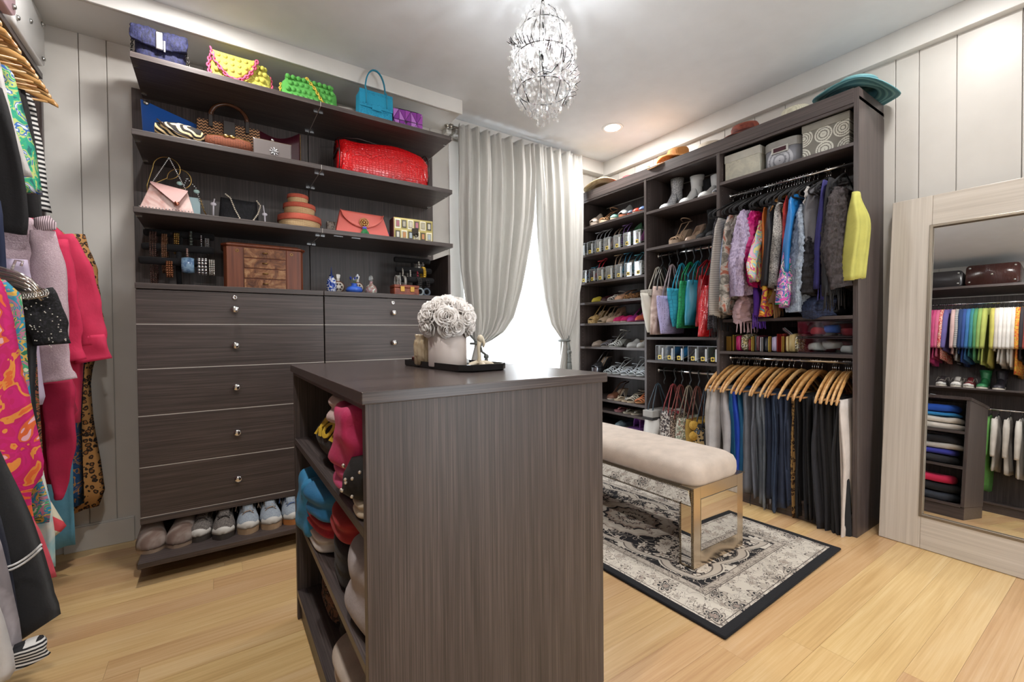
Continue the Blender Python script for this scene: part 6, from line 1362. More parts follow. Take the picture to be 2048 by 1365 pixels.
boxes((1322, 1341, 1360, 1388, 1408, 1428), .886, 'under the hanging handbags', (('mule', '#5a3328', 'brown shoe', .0), ('mule', '#1f6fa8', 'blue fluffy shoe', .0), ('mule', '#2a78b0', 'blue fur slipper', .0), ('mule', '#4a3a30', 'dark brown mule', .0), ('mule', '#1a1a1e', 'black shoe', .0), ('mule', '#1f5a3c', 'dark green shoe', .0)))
# boots in the middle unit
WBT = plain('#e6e7e6', .4); GLI = FR('tweed', '#c2c4c8', '#e6e7e8', '#a5a8ae'); zK, zL = 2.040, 1.756
MG = 'boots on the top shelf of the middle unit'
def mu(px_, z, kind, label, x=2.85, rz=-90, **kw): return shoe(kind, label, (x-.02, at(px_, 400, 'x', x).y, z), R(rz), MG, **kw)
mu(1326, zK, 'boot', 'silver glitter ankle boot with a high heel', up='gb', mat=GLI, heel=.09, plat=.006, sole_c='#a9aaac')
mu(1366, zK, 'boot', 'white leather ankle boot with a pointed toe', up='wb', mat=WBT, heel=.06, plat=.006, sole_c='#b5b5b4')
mu(1404, zK, 'boot', 'taller white slouchy boot beside the ankle boot', up='wb2', mat=WBT, heel=.02, plat=.012, L=.27, sole_c='#b5b5b4')
mu(1392, zK, 'boot', 'black boot behind the white boots', x=2.91, up='bb', mat=BLKC, heel=.02, plat=.012, L=.24)
mu(1429, zK, 'mule', 'grey tweed loafer at the right of the top shelf', up='lo', mat=FR('tweed', '#6c6c70', '#9a9a9e', '#4a4a50'), plat=.015)
mu(1345, zL, 'platform', 'nude platform high heel with a crossed strap', up='#a98f76', heel=.10, plat=.035, sole_c='#ad9680')
mu(1374, zL, 'pump', 'nude pointed pump beside the platform heel', up='#9c8676', heel=.10, plat=.006)
mu(1400, zL, 'boot', 'black suede boot with folded shaft under the white boots', up='bs', mat=BLKC, heel=.06, plat=.008)
mu(1420, zL, 'boot', 'second black suede boot beside the scarves', up='bs', mat=BLKC, heel=.06, plat=.008)
# ---- handbags on the rails -------------------------------------------
BH_ = Proto('bag_hanger', 'hanger', [('hook', mesh_of(G().tube([(.020*K(a), 0, .020*S(a)) for a in [R(-50+16*i) for i in range(15)]]+[(-.012, 0, -.03), (0, 0, -.05), (0, 0, -.065), (-.018, 0, -.085), (-.012, 0, -.105), (.012, 0, -.105)], .0042, 8), 'hook', plain('#3c4248', .3)))])
def tote(label, px_, z_rod, zt, zb, wt, wb, th, mat, name='tote_bag', strapm=None, y=None, xo=0, extra=None, sag=0.0, grp='handbags on the upper rail', rz=0, cat='handbag', strap_r=.007, sx=.10, nohang=False):
    y = y if y is not None else at(px_, 560, 'x', 2.78).y
    hk = RX+.02
    if not nohang: BH_.spawn('bag hook of the '+' '.join(label.split()[:9]), (hk, y, z_rod), 0, 'bag hooks')
    t = thing(name, label, cat, (hk-.03+xo, y, z_rod-.10), rz, grp)
    T, Bm = zt-(z_rod-.10), zb-(z_rod-.10)
    rings = []; n = 28
    for i in range(13):
        u = i/12; z = ln(T, Bm, u); w_ = ln(wt, wb, u)/2; tk = th/2*(.55+.45*S(PI*min(1, u*1.1)))*(1 if u < .97 else .8)
        rings.append([(w_*(abs(K(2*PI*j/n))**.5)*(1 if K(2*PI*j/n) > 0 else -1)+.004*S(5*u), tk*(abs(S(2*PI*j/n))**.7)*(1 if S(2*PI*j/n) > 0 else -1)*(1+.25*S(3*2*PI*j/n+4*u)), z-sag*(K(2*PI*j/n))**2*(1-u)) for j in range(n)])
    inner = [[(p[0]*.94, p[1]*.8, p[2]) for p in rings[0]], [(p[0]*.85, p[1]*.6, p[2]-.05) for p in rings[0]]]
    warp(G().loft(inner[::-1]+rings), .005, 14, px_).o('body', mat, t, True)
    sm = strapm or mat
    for s_ in (-1, 1):
        G().tube([(-sx, s_*th*.25, T-.03), (-sx*.8, s_*th*.2, T+.05), (-.02, s_*.006, -.012), (0, s_*.005, .0), (.02, s_*.006, -.012), (sx*.8, s_*th*.2, T+.05), (sx, s_*th*.25, T-.03)], strap_r, 6, sq=.35).o('strap', sm, t, True)
    if extra: extra(t, T, Bm)
    return t
CRM = plain('#cfcabe', .5); REDC = FR('croc', '#8c0f14', '#b5181e', scale=1.3, rough=.18)
def pybag(t, T, Bm):
    G().box(-.15, .17, -.052, .052, T-.02, T+.03).o('collar', FR('python', '#b5b0a6', '#98938a', '#6b665f', scale=1.4), t, bevel=.004); G().tube([(-.02, -.05, T+.03), (.0, -.058, T-.06), (.02, -.058, T-.12)], .003, 5).o('cord', BLKC, t, True)
tote('off white leather tote with a snakeskin collar, leftmost on the rail', 1301, ZB1, 1.40, 1.10, .40, .24, .10, CRM, y=2.235, extra=pybag, xo=-.03)
tote('rose gold leather shoulder bag with a silver chain', 1320, ZB1, 1.45, 1.085, .22, .30, .08, FR('smooth', '#a68f86', '#c4aea4', '#8a746c', rough=.25), y=2.165, xo=-.06, name='shoulder_bag', strapm=metal('#8d8c8a', .3))
tote('lavender perforated tote with round holes', 1335, ZB1, 1.37, 1.09, .34, .26, .09, FR('dots', '#a39cc4', '#2c2a3c', scale=3.4), y=2.09, xo=-.05, name='perforated_tote', strapm=F('#a99aa0'))
tote('turquoise quilted tote with lime edges', 1355, ZB1, 1.42, 1.14, .34, .22, .07, FR('croc', '#156f8c', '#2a9ab8', scale=.42), y=2.02, xo=-.03, name='quilted_tote', strapm=plain('#2f9ab8', .5))
tote('emerald green quilted bag with black piping', 1368, ZB1, 1.47, 1.13, .24, .32, .06, FR('croc', '#0b5a3a', '#138a55', scale=.6), y=1.955, xo=-.02, name='quilted_bag', strapm=plain('#12804e', .5))
tote('teal leather hobo bag on the rail', 1382, ZB1, 1.47, 1.15, .22, .30, .09, plain('#17748c', .4), y=1.895, xo=-.02, name='hobo_bag')
tote('burgundy red hobo bag beside the teal one', 1398, ZB1, 1.50, 1.14, .16, .26, .08, plain('#8c1620', .3), y=1.83, xo=-.01, name='hobo_bag')
tote('large glossy red crocodile tote, rightmost on the rail', 1415, ZB1, 1.42, 1.07, .18, .34, .11, REDC, y=1.765, xo=-.04, name='crocodile_tote')
LG2 = 'tote bags on the lower rail'; HT = FR('tweed', '#b9b4b0', '#3f3a3e', '#d6d2cc', '#7a6f6c', scale=.5)
tote('white leather tote with a grey top band and black strap', 1292, ZB2, .50, .17, .24, .32, .10, plain('#cfcdca', .4), y=2.215, grp=LG2, strapm=plain('#3c4a54', .4), xo=-.06, extra=lambda t, T, Bm: (G().box(-.125, .125, -.047, .047, T-.05, T+.002).o('band', plain('#9c9a96', .4), t, bevel=.004), G().box(-.127, .127, -.048, .048, T-.07, T-.05).o('stripe', plain('#2a2a2c', .4), t)))
tote('black and white tweed tote with red edges', 1318, ZB2, .50, .16, .26, .30, .10, HT, y=2.12, grp=LG2, strapm=plain('#9c4a4c', .4), name='tweed_tote', extra=lambda t, T, Bm: G().box(-.01, .004, -.055, .055, Bm+.02, T).o('red_stripe', plain('#a8404a', .6), t))
tote('dark bronze woven tote beside the tweed one', 1334, ZB2, .48, .16, .22, .26, .07, FR('tweed', '#4a3c34', '#8c7868', '#2a2320', '#b0a090', scale=.8), y=2.055, grp=LG2, strapm=plain('#8a4a44', .4), name='woven_tote')
tote('green and cream tweed tote with long handles', 1352, ZB2, .47, .15, .26, .26, .09, FR('tweed', '#a5ab98', '#d0cdbf', '#7c8674', '#8c6a5c', scale=.6), y=1.985, grp=LG2, strapm=plain('#8f8474', .4), name='tweed_tote')
def pom(t, T, Bm):
    for i in range(4):
        for j in range(3): fuzzy(G().ball((-.11+.07*j, -.045, Bm+.05+.075*i), .034, 12), .004, 60, i).o('pompom', FR('fur', '#a8812c', '#c9a044'), t, True)
tote('mustard yellow tote covered in pompoms', 1367, ZB2, .47, .16, .24, .22, .08, F('#9c7c34'), y=1.915, grp=LG2, strapm=plain('#7a4a40', .4), name='pompom_tote', extra=pom)
tote('leopard print tote with a black rim and grey straps', 1390, ZB2, .44, .13, .24, .26, .10, FR('leopard', '#b39a6c', '#56667a', '#1a1712', scale=1.25), y=1.84, grp=LG2, strapm=plain('#4a5460', .4), name='leopard_tote', extra=lambda t, T, Bm: G().box(-.118, .118, -.036, .036, T-.012, T+.006).o('rim', BLKC, t, bevel=.003))
tote('black woven straw basket bag beside the white trousers', 1410, ZB2, .42, .15, .22, .24, .10, FR('straw', '#141317', '#2c2a30'), y=1.77, grp=LG2, strapm=plain('#22262c', .4), name='basket_bag')
# ---- wallets and drawers ---------------------------------------------
zW = .972
WL_ = [(1460, '#b5a688', .10, .030, 'cream wallet with gold edges at the left of the wallet row', '#c2a050'), (1469, '#7a6a3c', .11, .010, 'thin gold framed purse beside the cream wallet', '#b89a4a'), (1478, '#b0185f', .105, .026, 'magenta sequin pouch beside the gold frame', None), (1490, 'gold', .115, .042, 'gold and silver sequin pouch', None), (1501, '#7c1c20', .085, .012, 'small red wallet beside the sequin pouch', None),
 (1508, '#8fa3a8', .10, .016, 'pale blue grey wallet with gold trim', '#b89a4a'), (1517, '#5c2a34', .105, .014, 'burgundy wallet beside the pale blue one', None), (1526, '#2a2f3c', .095, .016, 'navy wallet with a white edge', '#b5b5b5'), (1535, '#2f2d30', .095, .016, 'black wallet beside the navy one', None), (1542, '#3a4454', .10, .012, 'dark slate wallet with a gold tab', '#b89a4a'),
 (1550, '#a59ab5', .10, .026, 'lilac wallet left of the coral one', None), (1561, '#b0453c', .115, .024, 'coral red wallet beside the lilac one', '#8c2a24'), (1568, '#5c2a22', .10, .012, 'dark brown wallet beside the coral one', '#c2a050'), (1576, '#c2ad7c', .105, .010, 'narrow gold card holder among the wallets', None), (1586, '#b59f6c', .115, .034, 'gold metallic zip wallet', None), (1597, 'gold', .11, .028, 'tarnished gold sequin wallet next to the drawers', None)]
for k, (px_, c, h, th, lab, tr_) in enumerate(WL_):
    y = py(px_, 2.86); mt = FR('tweed', '#6b5f3c', '#b5a468', '#d2cfc6', '#4a4028') if c == 'gold' else plain(c, .4)
    t = thing('wallet' if 'wallet' in lab or 'card' in lab else 'pouch', lab, 'wallet', (2.845, y, zW), R(random.uniform(-4, 4)), 'wallets on the shelf under the scarves')
    g = G().loft([[(p[2], p[1], p[0]+h/2) for p in r_] for r_ in rbox_rings(h, th, .16, m=5, n=4, pw=5 if c != 'gold' else 2.6)]); g.o('body', mt, t, True)
    if tr_: G().box(-.002, .012, -th/2-.001, th/2+.001, 0.002, h-.002).o('edge', metal(tr_, .3), t, bevel=.002)
t = thing('wallet', 'black wallet lying slanted on top of the other wallets', 'wallet', (2.86, py(1577, 2.86), zW+.105), rot=(R(42), 0, 0), group='wallets on the shelf under the scarves')
G().box(-.0, .17, -.052, .052, 0, .022).o('body', plain('#1b1b1e', .3), t, bevel=.005); G().box(-.003, .0, -.052, .052, .008, .014).o('zip', SILV, t)
rd = random.Random(9)
g0 = G().box(0, .29, -.2, .2, 0, 0)
for k, (z0_, h, lab) in enumerate(((zW+.002, .088, 'lower clear acrylic drawer with belts and scarves inside'), (zW+.094, .095, 'upper clear acrylic drawer with red and blue accessories inside'))):
    ya, yb = .936, 1.205; t = thing('acrylic_drawer', lab, 'drawer box', (2.825, (ya+yb)/2, z0_), 0, 'clear drawers beside the wallets'); hy2 = (yb-ya)/2
    pan(G(), .30, hy2*2, h, .004).o('body', ACR, t); G().box(-.004, .0, -hy2, hy2, 0, .006).box(-.004, 0, -hy2, hy2, h-.006, h).box(0, .30, -hy2, hy2, h-.003, h).o('frame', plain('#2a2426', .2), t)
    cs = (('#c9c6c2', '#8c2a34', '#b5b0ac', '#5c1c24', '#d0cdc8', '#33302f') if k == 0 else ('#8c2630', '#b81f2c', '#2f5aa8', '#b5b2b0', '#c2303a', '#5a5456'))
    nm = (('white', 'dark red', 'light grey', 'maroon', 'ivory', 'black') if k == 0 else ('wine red', 'scarlet', 'blue', 'silver grey', 'bright red', 'dark grey'))
    for j in range(6):
        yy = -hy2+.04+(hy2*2-.08)*j/5
        o = warp(G().loft(rbox_rings(.09, .07, .040+.015*(j % 2), m=4, n=4)), .014, 16, j+k*9).o('folded_accessory', F(cs[j]), None, True)
        o.location = (2.90+.05*(j % 2), (ya+yb)/2+yy, z0_+.006+.010*(j % 3)); o.rotation_euler = (0, 0, rd.uniform(-.6, .6)); tag(o, '%s rolled accessory inside the %s acrylic drawer' % (nm[j], ('lower', 'upper')[k]), 'accessory', 'accessories in the clear drawers')
# dark bags in the shadow under the scarves
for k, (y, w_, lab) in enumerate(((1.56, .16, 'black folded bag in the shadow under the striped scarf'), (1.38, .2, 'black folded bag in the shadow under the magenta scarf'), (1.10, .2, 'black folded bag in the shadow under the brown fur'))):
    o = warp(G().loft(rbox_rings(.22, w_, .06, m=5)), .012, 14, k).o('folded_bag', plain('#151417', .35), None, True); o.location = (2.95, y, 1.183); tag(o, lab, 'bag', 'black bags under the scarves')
# ================================================================ left clothes rack
LX = -.69; LXR = -.87
lu = thing('wardrobe_unit', 'tall dark wood clothes rack along the left wall', 'wardrobe', (-.87, 1.7, 0), 0, 'clothes rack on the left wall')
for ya, yb in ((3.075, 3.098), (1.68, 1.70), (.40, .42)): wbox(lu, 'side_panel', WOOD['z'], WL, LX, ya, yb, 0, 2.36)
wbox(lu, 'back_panel', WOOD['z'], WL, WL+.01, .42, 3.075, 0, 2.36)
wbox(lu, 'top_panel', WOOD['y'], WL, LX, .40, 3.098, 2.372, 2.40); wbox(lu, 'shelf', WOOD['y'], WL+.01, LX, .42, 1.68, 1.235, 1.255); wbox(lu, 'shelf', WOOD['y'], WL+.01, LX, .42, 3.075, .08, .10); wbox(lu, 'plinth', WOOD['y'], LX-.03, LX-.012, .42, 3.075, 0, .08)
LR1, LR2, LR3 = 2.255, 1.70, 1.06
ps_ = [(-.25, -.140), (-.235, -.126), (-.19, -.104), (-.14, -.082), (-.08, -.064), (-.03, -.055), (0, -.053), (.03, -.055), (.08, -.064), (.14, -.082), (.19, -.104), (.235, -.126), (.25, -.140)]
LH = [Proto('wooden_hanger', 'hanger', [('arms', mesh_of(arm_g(ps_, [.018, .030, .036, .038, .036, .032, .030, .032, .036, .038, .036, .030, .018], .013), 'arms', m_)), ('bar', mesh_of(G().tube([(-.215, 0, -.128), (.215, 0, -.128)], .0055, 8), 'bar', m_)), ('hook', mesh_of(hook_g(), 'hook', CHROME))]) for m_ in WOODH]
rod('upper chrome rail of the left rack, far half', LXR, 1.70, 3.075, 2.345); rod('lower chrome rail of the left rack, far half', LXR, 1.70, 3.075, LR2); rod('upper chrome rail of the left rack seen in the mirror', LXR, .42, 1.68, LR1-.02); rod('lower chrome rail of the left rack seen in the mirror', LXR, .42, 1.68, LR3)
# far half, upper row: empty and filled wooden hangers sticking out of the rack
k = 0
for y, rz_ in ((1.95, 4), (2.02, 8), (2.09, 2), (2.16, 6), (2.24, 10), (2.30, 3), (2.37, 8), (2.44, 5), (2.50, 0), (2.57, 7), (2.64, 3), (2.71, -2), (2.77, 4), (2.83, 0), (2.90, -4), (2.97, 2)):
    LH[k % 3].spawn('wooden hanger on the left upper rail, %s counting back from the camera' % nth(k+1), (LXR+.01, y, 2.345), R(rz_-4), 'wooden hangers on the left upper rail'); k += 1
def lg(name, label, y, pts, mat, th=.05, nf=4, amp=.014, seed=0, group='clothes on the left rack', parts=None, zc=None, left=-1.03, cat='clothing', warpa=0, hem=.012, m=18):
    """garment in the plane y: pts = pixel outline of its right-hand edge (top to bottom), the other side mirrors it about the rail"""
    P_ = [at(p[0], p[1], 'y', y) for p in pts]; z0 = P_[0].z
    t = thing(name, label, cat, (LXR, y, z0), 0, group)
    pr = [(p.z-z0, max(left-LXR, -(p.x-LXR)), p.x-LXR) for p in P_]
    g = cloth(pr, th, mat, nf, amp, seed, 30, hem, m)
    if warpa: warp(g, warpa, 20, seed)
    g.o('body', mat, t, True)
    if parts: parts(t, z0, y)
    return t
def lsleeve(t, z0, y, pts, r, mat, dy=-.03, name='sleeve', n=16, flat=.42):
    P_ = [at(p[0], p[1], 'y', y+dy) for p in pts]; rings = []
    # smooth tube through pixel points of the sleeve's middle line
    for i, p in enumerate(P_):
        d = (P_[min(i+1, len(P_)-1)]-P_[max(i-1, 0)]).normalized(); s_ = Vector((d.z, 0, -d.x)); rr_ = r[i]
        rings.append([(p.x-LXR+s_.x*rr_*K(2*PI*j/n), dy+rr_*flat*S(2*PI*j/n), p.z-z0+s_.z*rr_*K(2*PI*j/n)) for j in range(n)])
    g = G(); out = []
    for a_, b_ in zip(rings, rings[1:]):
        for q in range(5): out.append([Vector(p1).lerp(Vector(p2), q/5) for p1, p2 in zip(a_, b_)])
    out.append([Vector(p) for p in rings[-1]]); m_ = len(out); ph = y*13
    for i, r_ in enumerate(out):
        for j, p in enumerate(r_): p.y += .007*S(2*PI*j/n*2+ph+.25*i)*S(PI*min(1, i/m_+.1)); p.x += .002*S(i*.8+ph+j*.4)
    g.loft(out); warp(g, .008, 16, y*9); return g.o(name, mat, t, True)
FL1 = FR('swirl', '#d8622c', '#dd8a3a', '#c2185f', '#c8186e', '#bd1a64', '#d8622c', '#e0a8b4', scale=.75)
FL2 = FR('swirl', '#1f6a4a', '#c8a24a', '#2a86a0', '#b06a80', '#3c9c6c', '#c9c4a8', scale=1.5); GRP = FR('swirl', '#14605c', '#1f8a74', '#28996e', '#a9b86c', '#2c5fa0', '#c9cfd6', scale=1.4)
BFL = FR('swirl', '#17130f', '#1b1713', '#a85a34', '#2f4a2a', '#b06a4a', '#17130f', scale=2.2)
PKS = FR('tweed', '#b39aa2', '#c4adb4', '#b8a0a8', scale=2.6)
PKC = fabric('#c4274f', .8, .2); MGC = fabric('#a81440', .8, .2)
LEO = FR('leopard', '#b5834a', '#8c5a2a', '#24160c', scale=1.25)
BLU = FR('swirl', '#0f3a63', '#a8743a', '#123f6c', '#0f3a63', '#174a74', '#0f3a63', '#a8743a', scale=1.3)
LBL = fabric('#5b97b0', .6)
WST = FR('stripes', '#d8d5d0', '#1c1a1c', scale=1.6)
# lower row, far to near
lg('leopard_dress', 'long leopard print dress, furthest on the left rack', 2.95, [(110, 452), (150, 470), (165, 520), (183, 600), (194, 700), (178, 760), (185, 850), (200, 930), (210, 1000), (196, 1020)], LEO, .07, 3, .018, 1, cat='dress', parts=lambda t, z0, y: lsleeve(t, z0, y, [(150, 470), (168, 540), (184, 620), (198, 700)], [.035, .045, .038, .028], LEO))
lg('printed_dress', 'blue dress with gold print and dark hem beside the leopard dress', 2.86, [(105, 470), (150, 520), (172, 600), (182, 650), (166, 740), (160, 850), (164, 960), (166, 1012)], BLU, .06, 4, .018, 2, cat='dress', parts=lambda t, z0, y: lsleeve(t, z0, y, [(140, 520), (165, 600), (186, 680), (200, 712)], [.03, .035, .03, .026], BLU))
lg('long_skirt', 'pale turquoise long skirt with a stitched hem', 2.78, [(95, 500), (130, 560), (150, 740), (145, 840), (146, 1000), (150, 1096)], LBL, .05, 3, .02, 3, cat='skirt', parts=lambda t, z0, y: G().box(.02, .34, -.05, .0, (at(180, 736, 'y', y).z-z0)-.008, (at(180, 736, 'y', y).z-z0)+.012).o('belt_band', plain('#1d6a94', .4), t, bevel=.003))
lg('jacket', 'bright coral pink jacket with wide turned cuffs', 2.66, [(95, 440), (118, 448), (140, 500), (150, 560), (160, 640), (166, 700), (160, 850)], PKC, .07, 3, .014, 4, cat='jacket', parts=lambda t, z0, y: (lsleeve(t, z0, y, [(125, 470), (150, 540), (166, 610), (178, 660), (184, 690)], [.034, .058, .060, .056, .052], PKC), lsleeve(t, z0, y, [(176, 672), (182, 700), (188, 722)], [.058, .060, .062], PKC, name='cuff')))
lg('long_coat', 'raspberry pink long coat under the coral jacket', 2.58, [(90, 452), (110, 470), (126, 540), (132, 640), (140, 740), (150, 800), (162, 830), (150, 842), (128, 848), (122, 900), (118, 960)], MGC, .06, 4, .016, 5, cat='coat', parts=lambda t, z0, y: (lsleeve(t, z0, y, [(104, 480), (120, 560), (132, 640), (140, 700), (146, 722)], [.05, .05, .046, .04, .044], fabric('#c4204c', .8)), lsleeve(t, z0, y, [(112, 760), (118, 800), (122, 880), (120, 985), (118, 1000)], [.05, .05, .045, .022, .012], MGC, -.05, 'coat_front')))
lg('knitted_sweater', 'pale pink knitted sweater with a ribbed collar', 2.44, [(62, 436), (86, 434), (96, 458), (104, 520), (110, 600), (104, 700), (100, 745)], PKS, .08, 2, .01, 6, cat='sweater', parts=lambda t, z0, y: (lsleeve(t, z0, y, [(86, 462), (96, 540), (104, 640), (108, 700), (112, 744), (116, 762)], [.034, .050, .048, .045, .050, .060], PKS), lsleeve(t, z0, y, [(84, 436), (90, 448), (96, 462)], [.024, .030, .026], FR('vstripes', '#c9b4ba', '#6f5c62', scale=4), -.035, 'collar')))
lg('cotton_top', 'white and lilac cotton top hanging behind the sequin sleeve', 2.36, [(55, 520), (70, 600), (76, 700), (84, 760), (92, 800), (86, 812)], fabric('#b9a9bf', .7), .03, 3, .012, 7, cat='top')
lg('floral_dress', 'black dress with orange flowers between the pink coats and the bright floral dress', 2.29, [(45, 560), (60, 640), (68, 700), (72, 790), (78, 860), (86, 960), (96, 990)], BFL, .05, 3, .014, 8, cat='dress')
def _pearls(t, z0, y):
    rr_ = random.Random(3); g = G()
    for i in range(46):
        u = rr_.random(); c = at(ln(72, 104, u), ln(585, 695, u), 'y', y-.052); g.ball((c.x-LXR+rr_.uniform(-.04, .04), c.y-y, c.z-z0), .0022, 5)
    g.o('pearls', plain('#d8d2c8', .2), t, True, kind='stuff')
lg('sequin_top', 'black sequinned top with tiny pearls on the sleeve', 2.20, [(36, 545), (62, 560), (72, 600), (78, 640), (74, 700), (72, 780), (86, 950)], fabric('#121114', .6), .05, 3, .012, 9, cat='top', parts=lambda t, z0, y: (lsleeve(t, z0, y, [(72, 580), (84, 610), (94, 650), (102, 690)], [.040, .050, .052, .046], FR('tweed', '#0c0b0d', '#26242a', '#151316', '#0c0b0d')), _pearls(t, z0, y)))
lg('chevron_skirt', 'coral and white zigzag skirt hanging low on the left rack', 2.14, [(30, 930), (70, 960), (100, 990), (126, 1030), (137, 1046), (108, 1068), (84, 1090)], FR('zigzag', '#c8c0a8', '#c9404c', scale=4), .04, 2, .014, 10, cat='skirt')
lg('pastel_dress', 'white and aqua tie dye dress with a blue hem', 2.08, [(30, 900), (84, 930), (104, 1000), (112, 1060), (112, 1130)], FR('smooth', '#c2c6b8', '#8fbac0', '#d3d2c6', '#6fb0c0'), .04, 2, .014, 11, cat='dress')
lg('printed_blouse', 'green and teal geometric print blouse', 2.02, [(10, 560), (40, 575), (50, 640), (58, 720), (66, 800), (72, 900), (88, 960), (104, 1010), (100, 1040)], FL2, .045, 3, .014, 12, cat='blouse')
lg('floral_dress', 'magenta and orange silk floral dress near the camera', 1.94, [(-6, 545), (8, 570), (26, 640), (42, 740), (58, 800), (76, 880), (88, 940), (90, 956), (60, 975), (62, 1040), (78, 1078)], FL1, .07, 4, .018, 13, cat='dress', hem=.02)
lg('coral_dress', 'coral pink sleeveless dress hanging lowest behind the black sweater', 1.86, [(0, 900), (40, 1000), (80, 1070), (100, 1130), (110, 1168)], fabric('#cf4f5c', .6), .035, 2, .012, 14, cat='dress')
BKS = fabric('#141315', .9)
def bkline(t, z0, y):
    g = G(); 
    a, b = at(6, 1136, 'y', y-.055), at(84, 1088, 'y', y-.055)
    for k in (0, .010): g.tube([(ln(a.x, b.x, i/8)-LXR, -.055-.004*S(i), ln(a.z, b.z, i/8)-z0-k-.012*S(PI*i/8)) for i in range(9)], .003, 5)
    g.o('white_piping', plain('#c9c6c4', .6), t, True)
lg('black_sweater', 'black sweater with a double white line and ribbed hem, nearest on the left', 1.74, [(-40, 860), (0, 905), (36, 990), (60, 1050), (80, 1110), (98, 1170), (104, 1196), (112, 1212), (118, 1242), (84, 1262), (58, 1278)], BKS, .08, 3, .016, 15, cat='sweater', parts=bkline, hem=.006)
WSL = fabric('#b9b2b4', .6)
lg('varsity_jacket', 'grey sleeve jacket with black and white striped cuffs at the bottom left', 1.64, [(-40, 1000), (0, 1080), (20, 1150), (40, 1240), (46, 1290), (52, 1330)], FR('smooth', '#8f8688', '#a69d9f', '#7c7476'), .06, 2, .014, 16, cat='jacket', parts=lambda t, z0, y: lsleeve(t, z0, y, [(34, 1296), (40, 1312), (46, 1330)], [.05, .052, .050], FR('stripes', '#cfccc8', '#17161a', scale=4), -.03, 'cuff'))
lg('white_jacket', 'white padded jacket edge in the bottom left corner', 1.56, [(-60, 1080), (-20, 1150), (10, 1230), (28, 1300), (34, 1345), (20, 1350)], fabric('#c4bfbc', .7), .06, 2, .012, 17, cat='jacket')
lg('navy_trousers', 'navy trousers between the black sweater and the white jacket', 1.68, [(-40, 960), (0, 1030), (16, 1100), (26, 1180), (34, 1260)], fabric('#191c2c', .8), .04, 2, .012, 18, cat='trousers')
# ornate clear hanger
t = NT('clear_plastic'); gl = t.n('BsdfGlossy', {'Roughness': .08, 'Color': (.9, .87, .83, 1)}); tr = t.n('BsdfTransparent', {'Color': (.9, .87, .84, 1)}); mx = t.n('MixShader', {0: .45}); t.l(tr.outputs[0], mx.inputs[1]); t.l(gl.outputs[0], mx.inputs[2]); t.l(mx.outputs[0], t.out.inputs[0]); CLR = t.m
t = thing('ornate_hanger', 'ornate clear plastic hanger with scrolls, holding the black sequin top', 'hanger', (LXR, 2.12, LR2))
P_ = [at(x, y, 'y', 2.12) for x, y in ((-60, 520), (0, 537), (30, 545), (60, 560), (85, 585))]
g = G()
for dz in (0, -.018, -.036, -.054): g.tube([(p.x-LXR, 0, p.z-LR2+dz*(1-.5*i/4)) for i, p in enumerate(P_)], .0075, 6)
for i in range(22):
    u = i/21; p = P_[0].lerp(P_[-1], u); q = at(ln(-20, 88, u), ln(566, 586, u)+14*S(u*PI), 'y', 2.12); g.torus((q.x-LXR, -.004, q.z-LR2), .012, .0035, 12, 5, 'y')
g.o('arms', CLR, t, True); hook_g(.018, .002, -.1).o('hook', CHROME, t, True)
q = at(34, 540, 'y', 2.12); G().tube([(q.x-LXR-.01, -.005, q.z-LR2), (q.x-LXR, -.01, q.z-LR2+.03), (q.x-LXR+.016, -.01, q.z-LR2+.028), (q.x-LXR+.012, -.01, q.z-LR2+.012)], .004, 6).o('scroll', CLR, t, True)
# upper row, far to near
lg('striped_cardigan', 'white knitted cardigan with black stripes on the upper rail', 2.93, [(58, 188), (70, 206), (76, 250), (86, 290), (93, 340), (98, 390), (106, 424)], WST, .05, 2, .012, 30, cat='cardigan')
lg('black_trousers', 'black trousers behind the striped cardigan on the upper rail', 2.84, [(50, 180), (60, 230), (70, 300), (78, 380), (84, 455)], fabric('#1a1718', .8), .05, 2, .012, 31, cat='trousers')
lg('paisley_shirt', 'green and blue paisley silk shirt on the upper rail', 2.62, [(14, 132), (28, 150), (44, 220), (58, 270), (68, 300), (76, 350), (84, 394)], GRP, .05, 3, .014, 32, cat='shirt')
lg('white_shirt', 'white shirt with a lilac printed cuff, upper rail', 2.50, [(-30, 90), (0, 120), (10, 160), (20, 200), (34, 260), (50, 306), (66, 350)], fabric('#b5b0ac', .6), .04, 2, .010, 33, cat='shirt')
lg('black_jacket', 'black wool jacket on the upper rail, nearest the camera', 2.36, [(-40, 150), (0, 165), (18, 215), (34, 270), (46, 320), (56, 380), (60, 440), (55, 466)], fabric('#161416', .9), .08, 3, .014, 34, cat='jacket')
lg('dotted_blouse', 'navy blouse with white dots below the black jacket', 2.26, [(-30, 380), (0, 395), (8, 430), (12, 480), (14, 548)], FR('dots', '#1a2340', '#c9cdd2', scale=.7), .04, 2, .010, 35, cat='blouse')
lg('black_cardigan', 'second black cardigan between the paisley shirt and the trousers', 2.76, [(40, 180), (52, 250), (62, 330), (72, 400), (80, 440), (84, 468)], fabric('#120f10', .9), .04, 2, .010, 36, cat='cardigan')
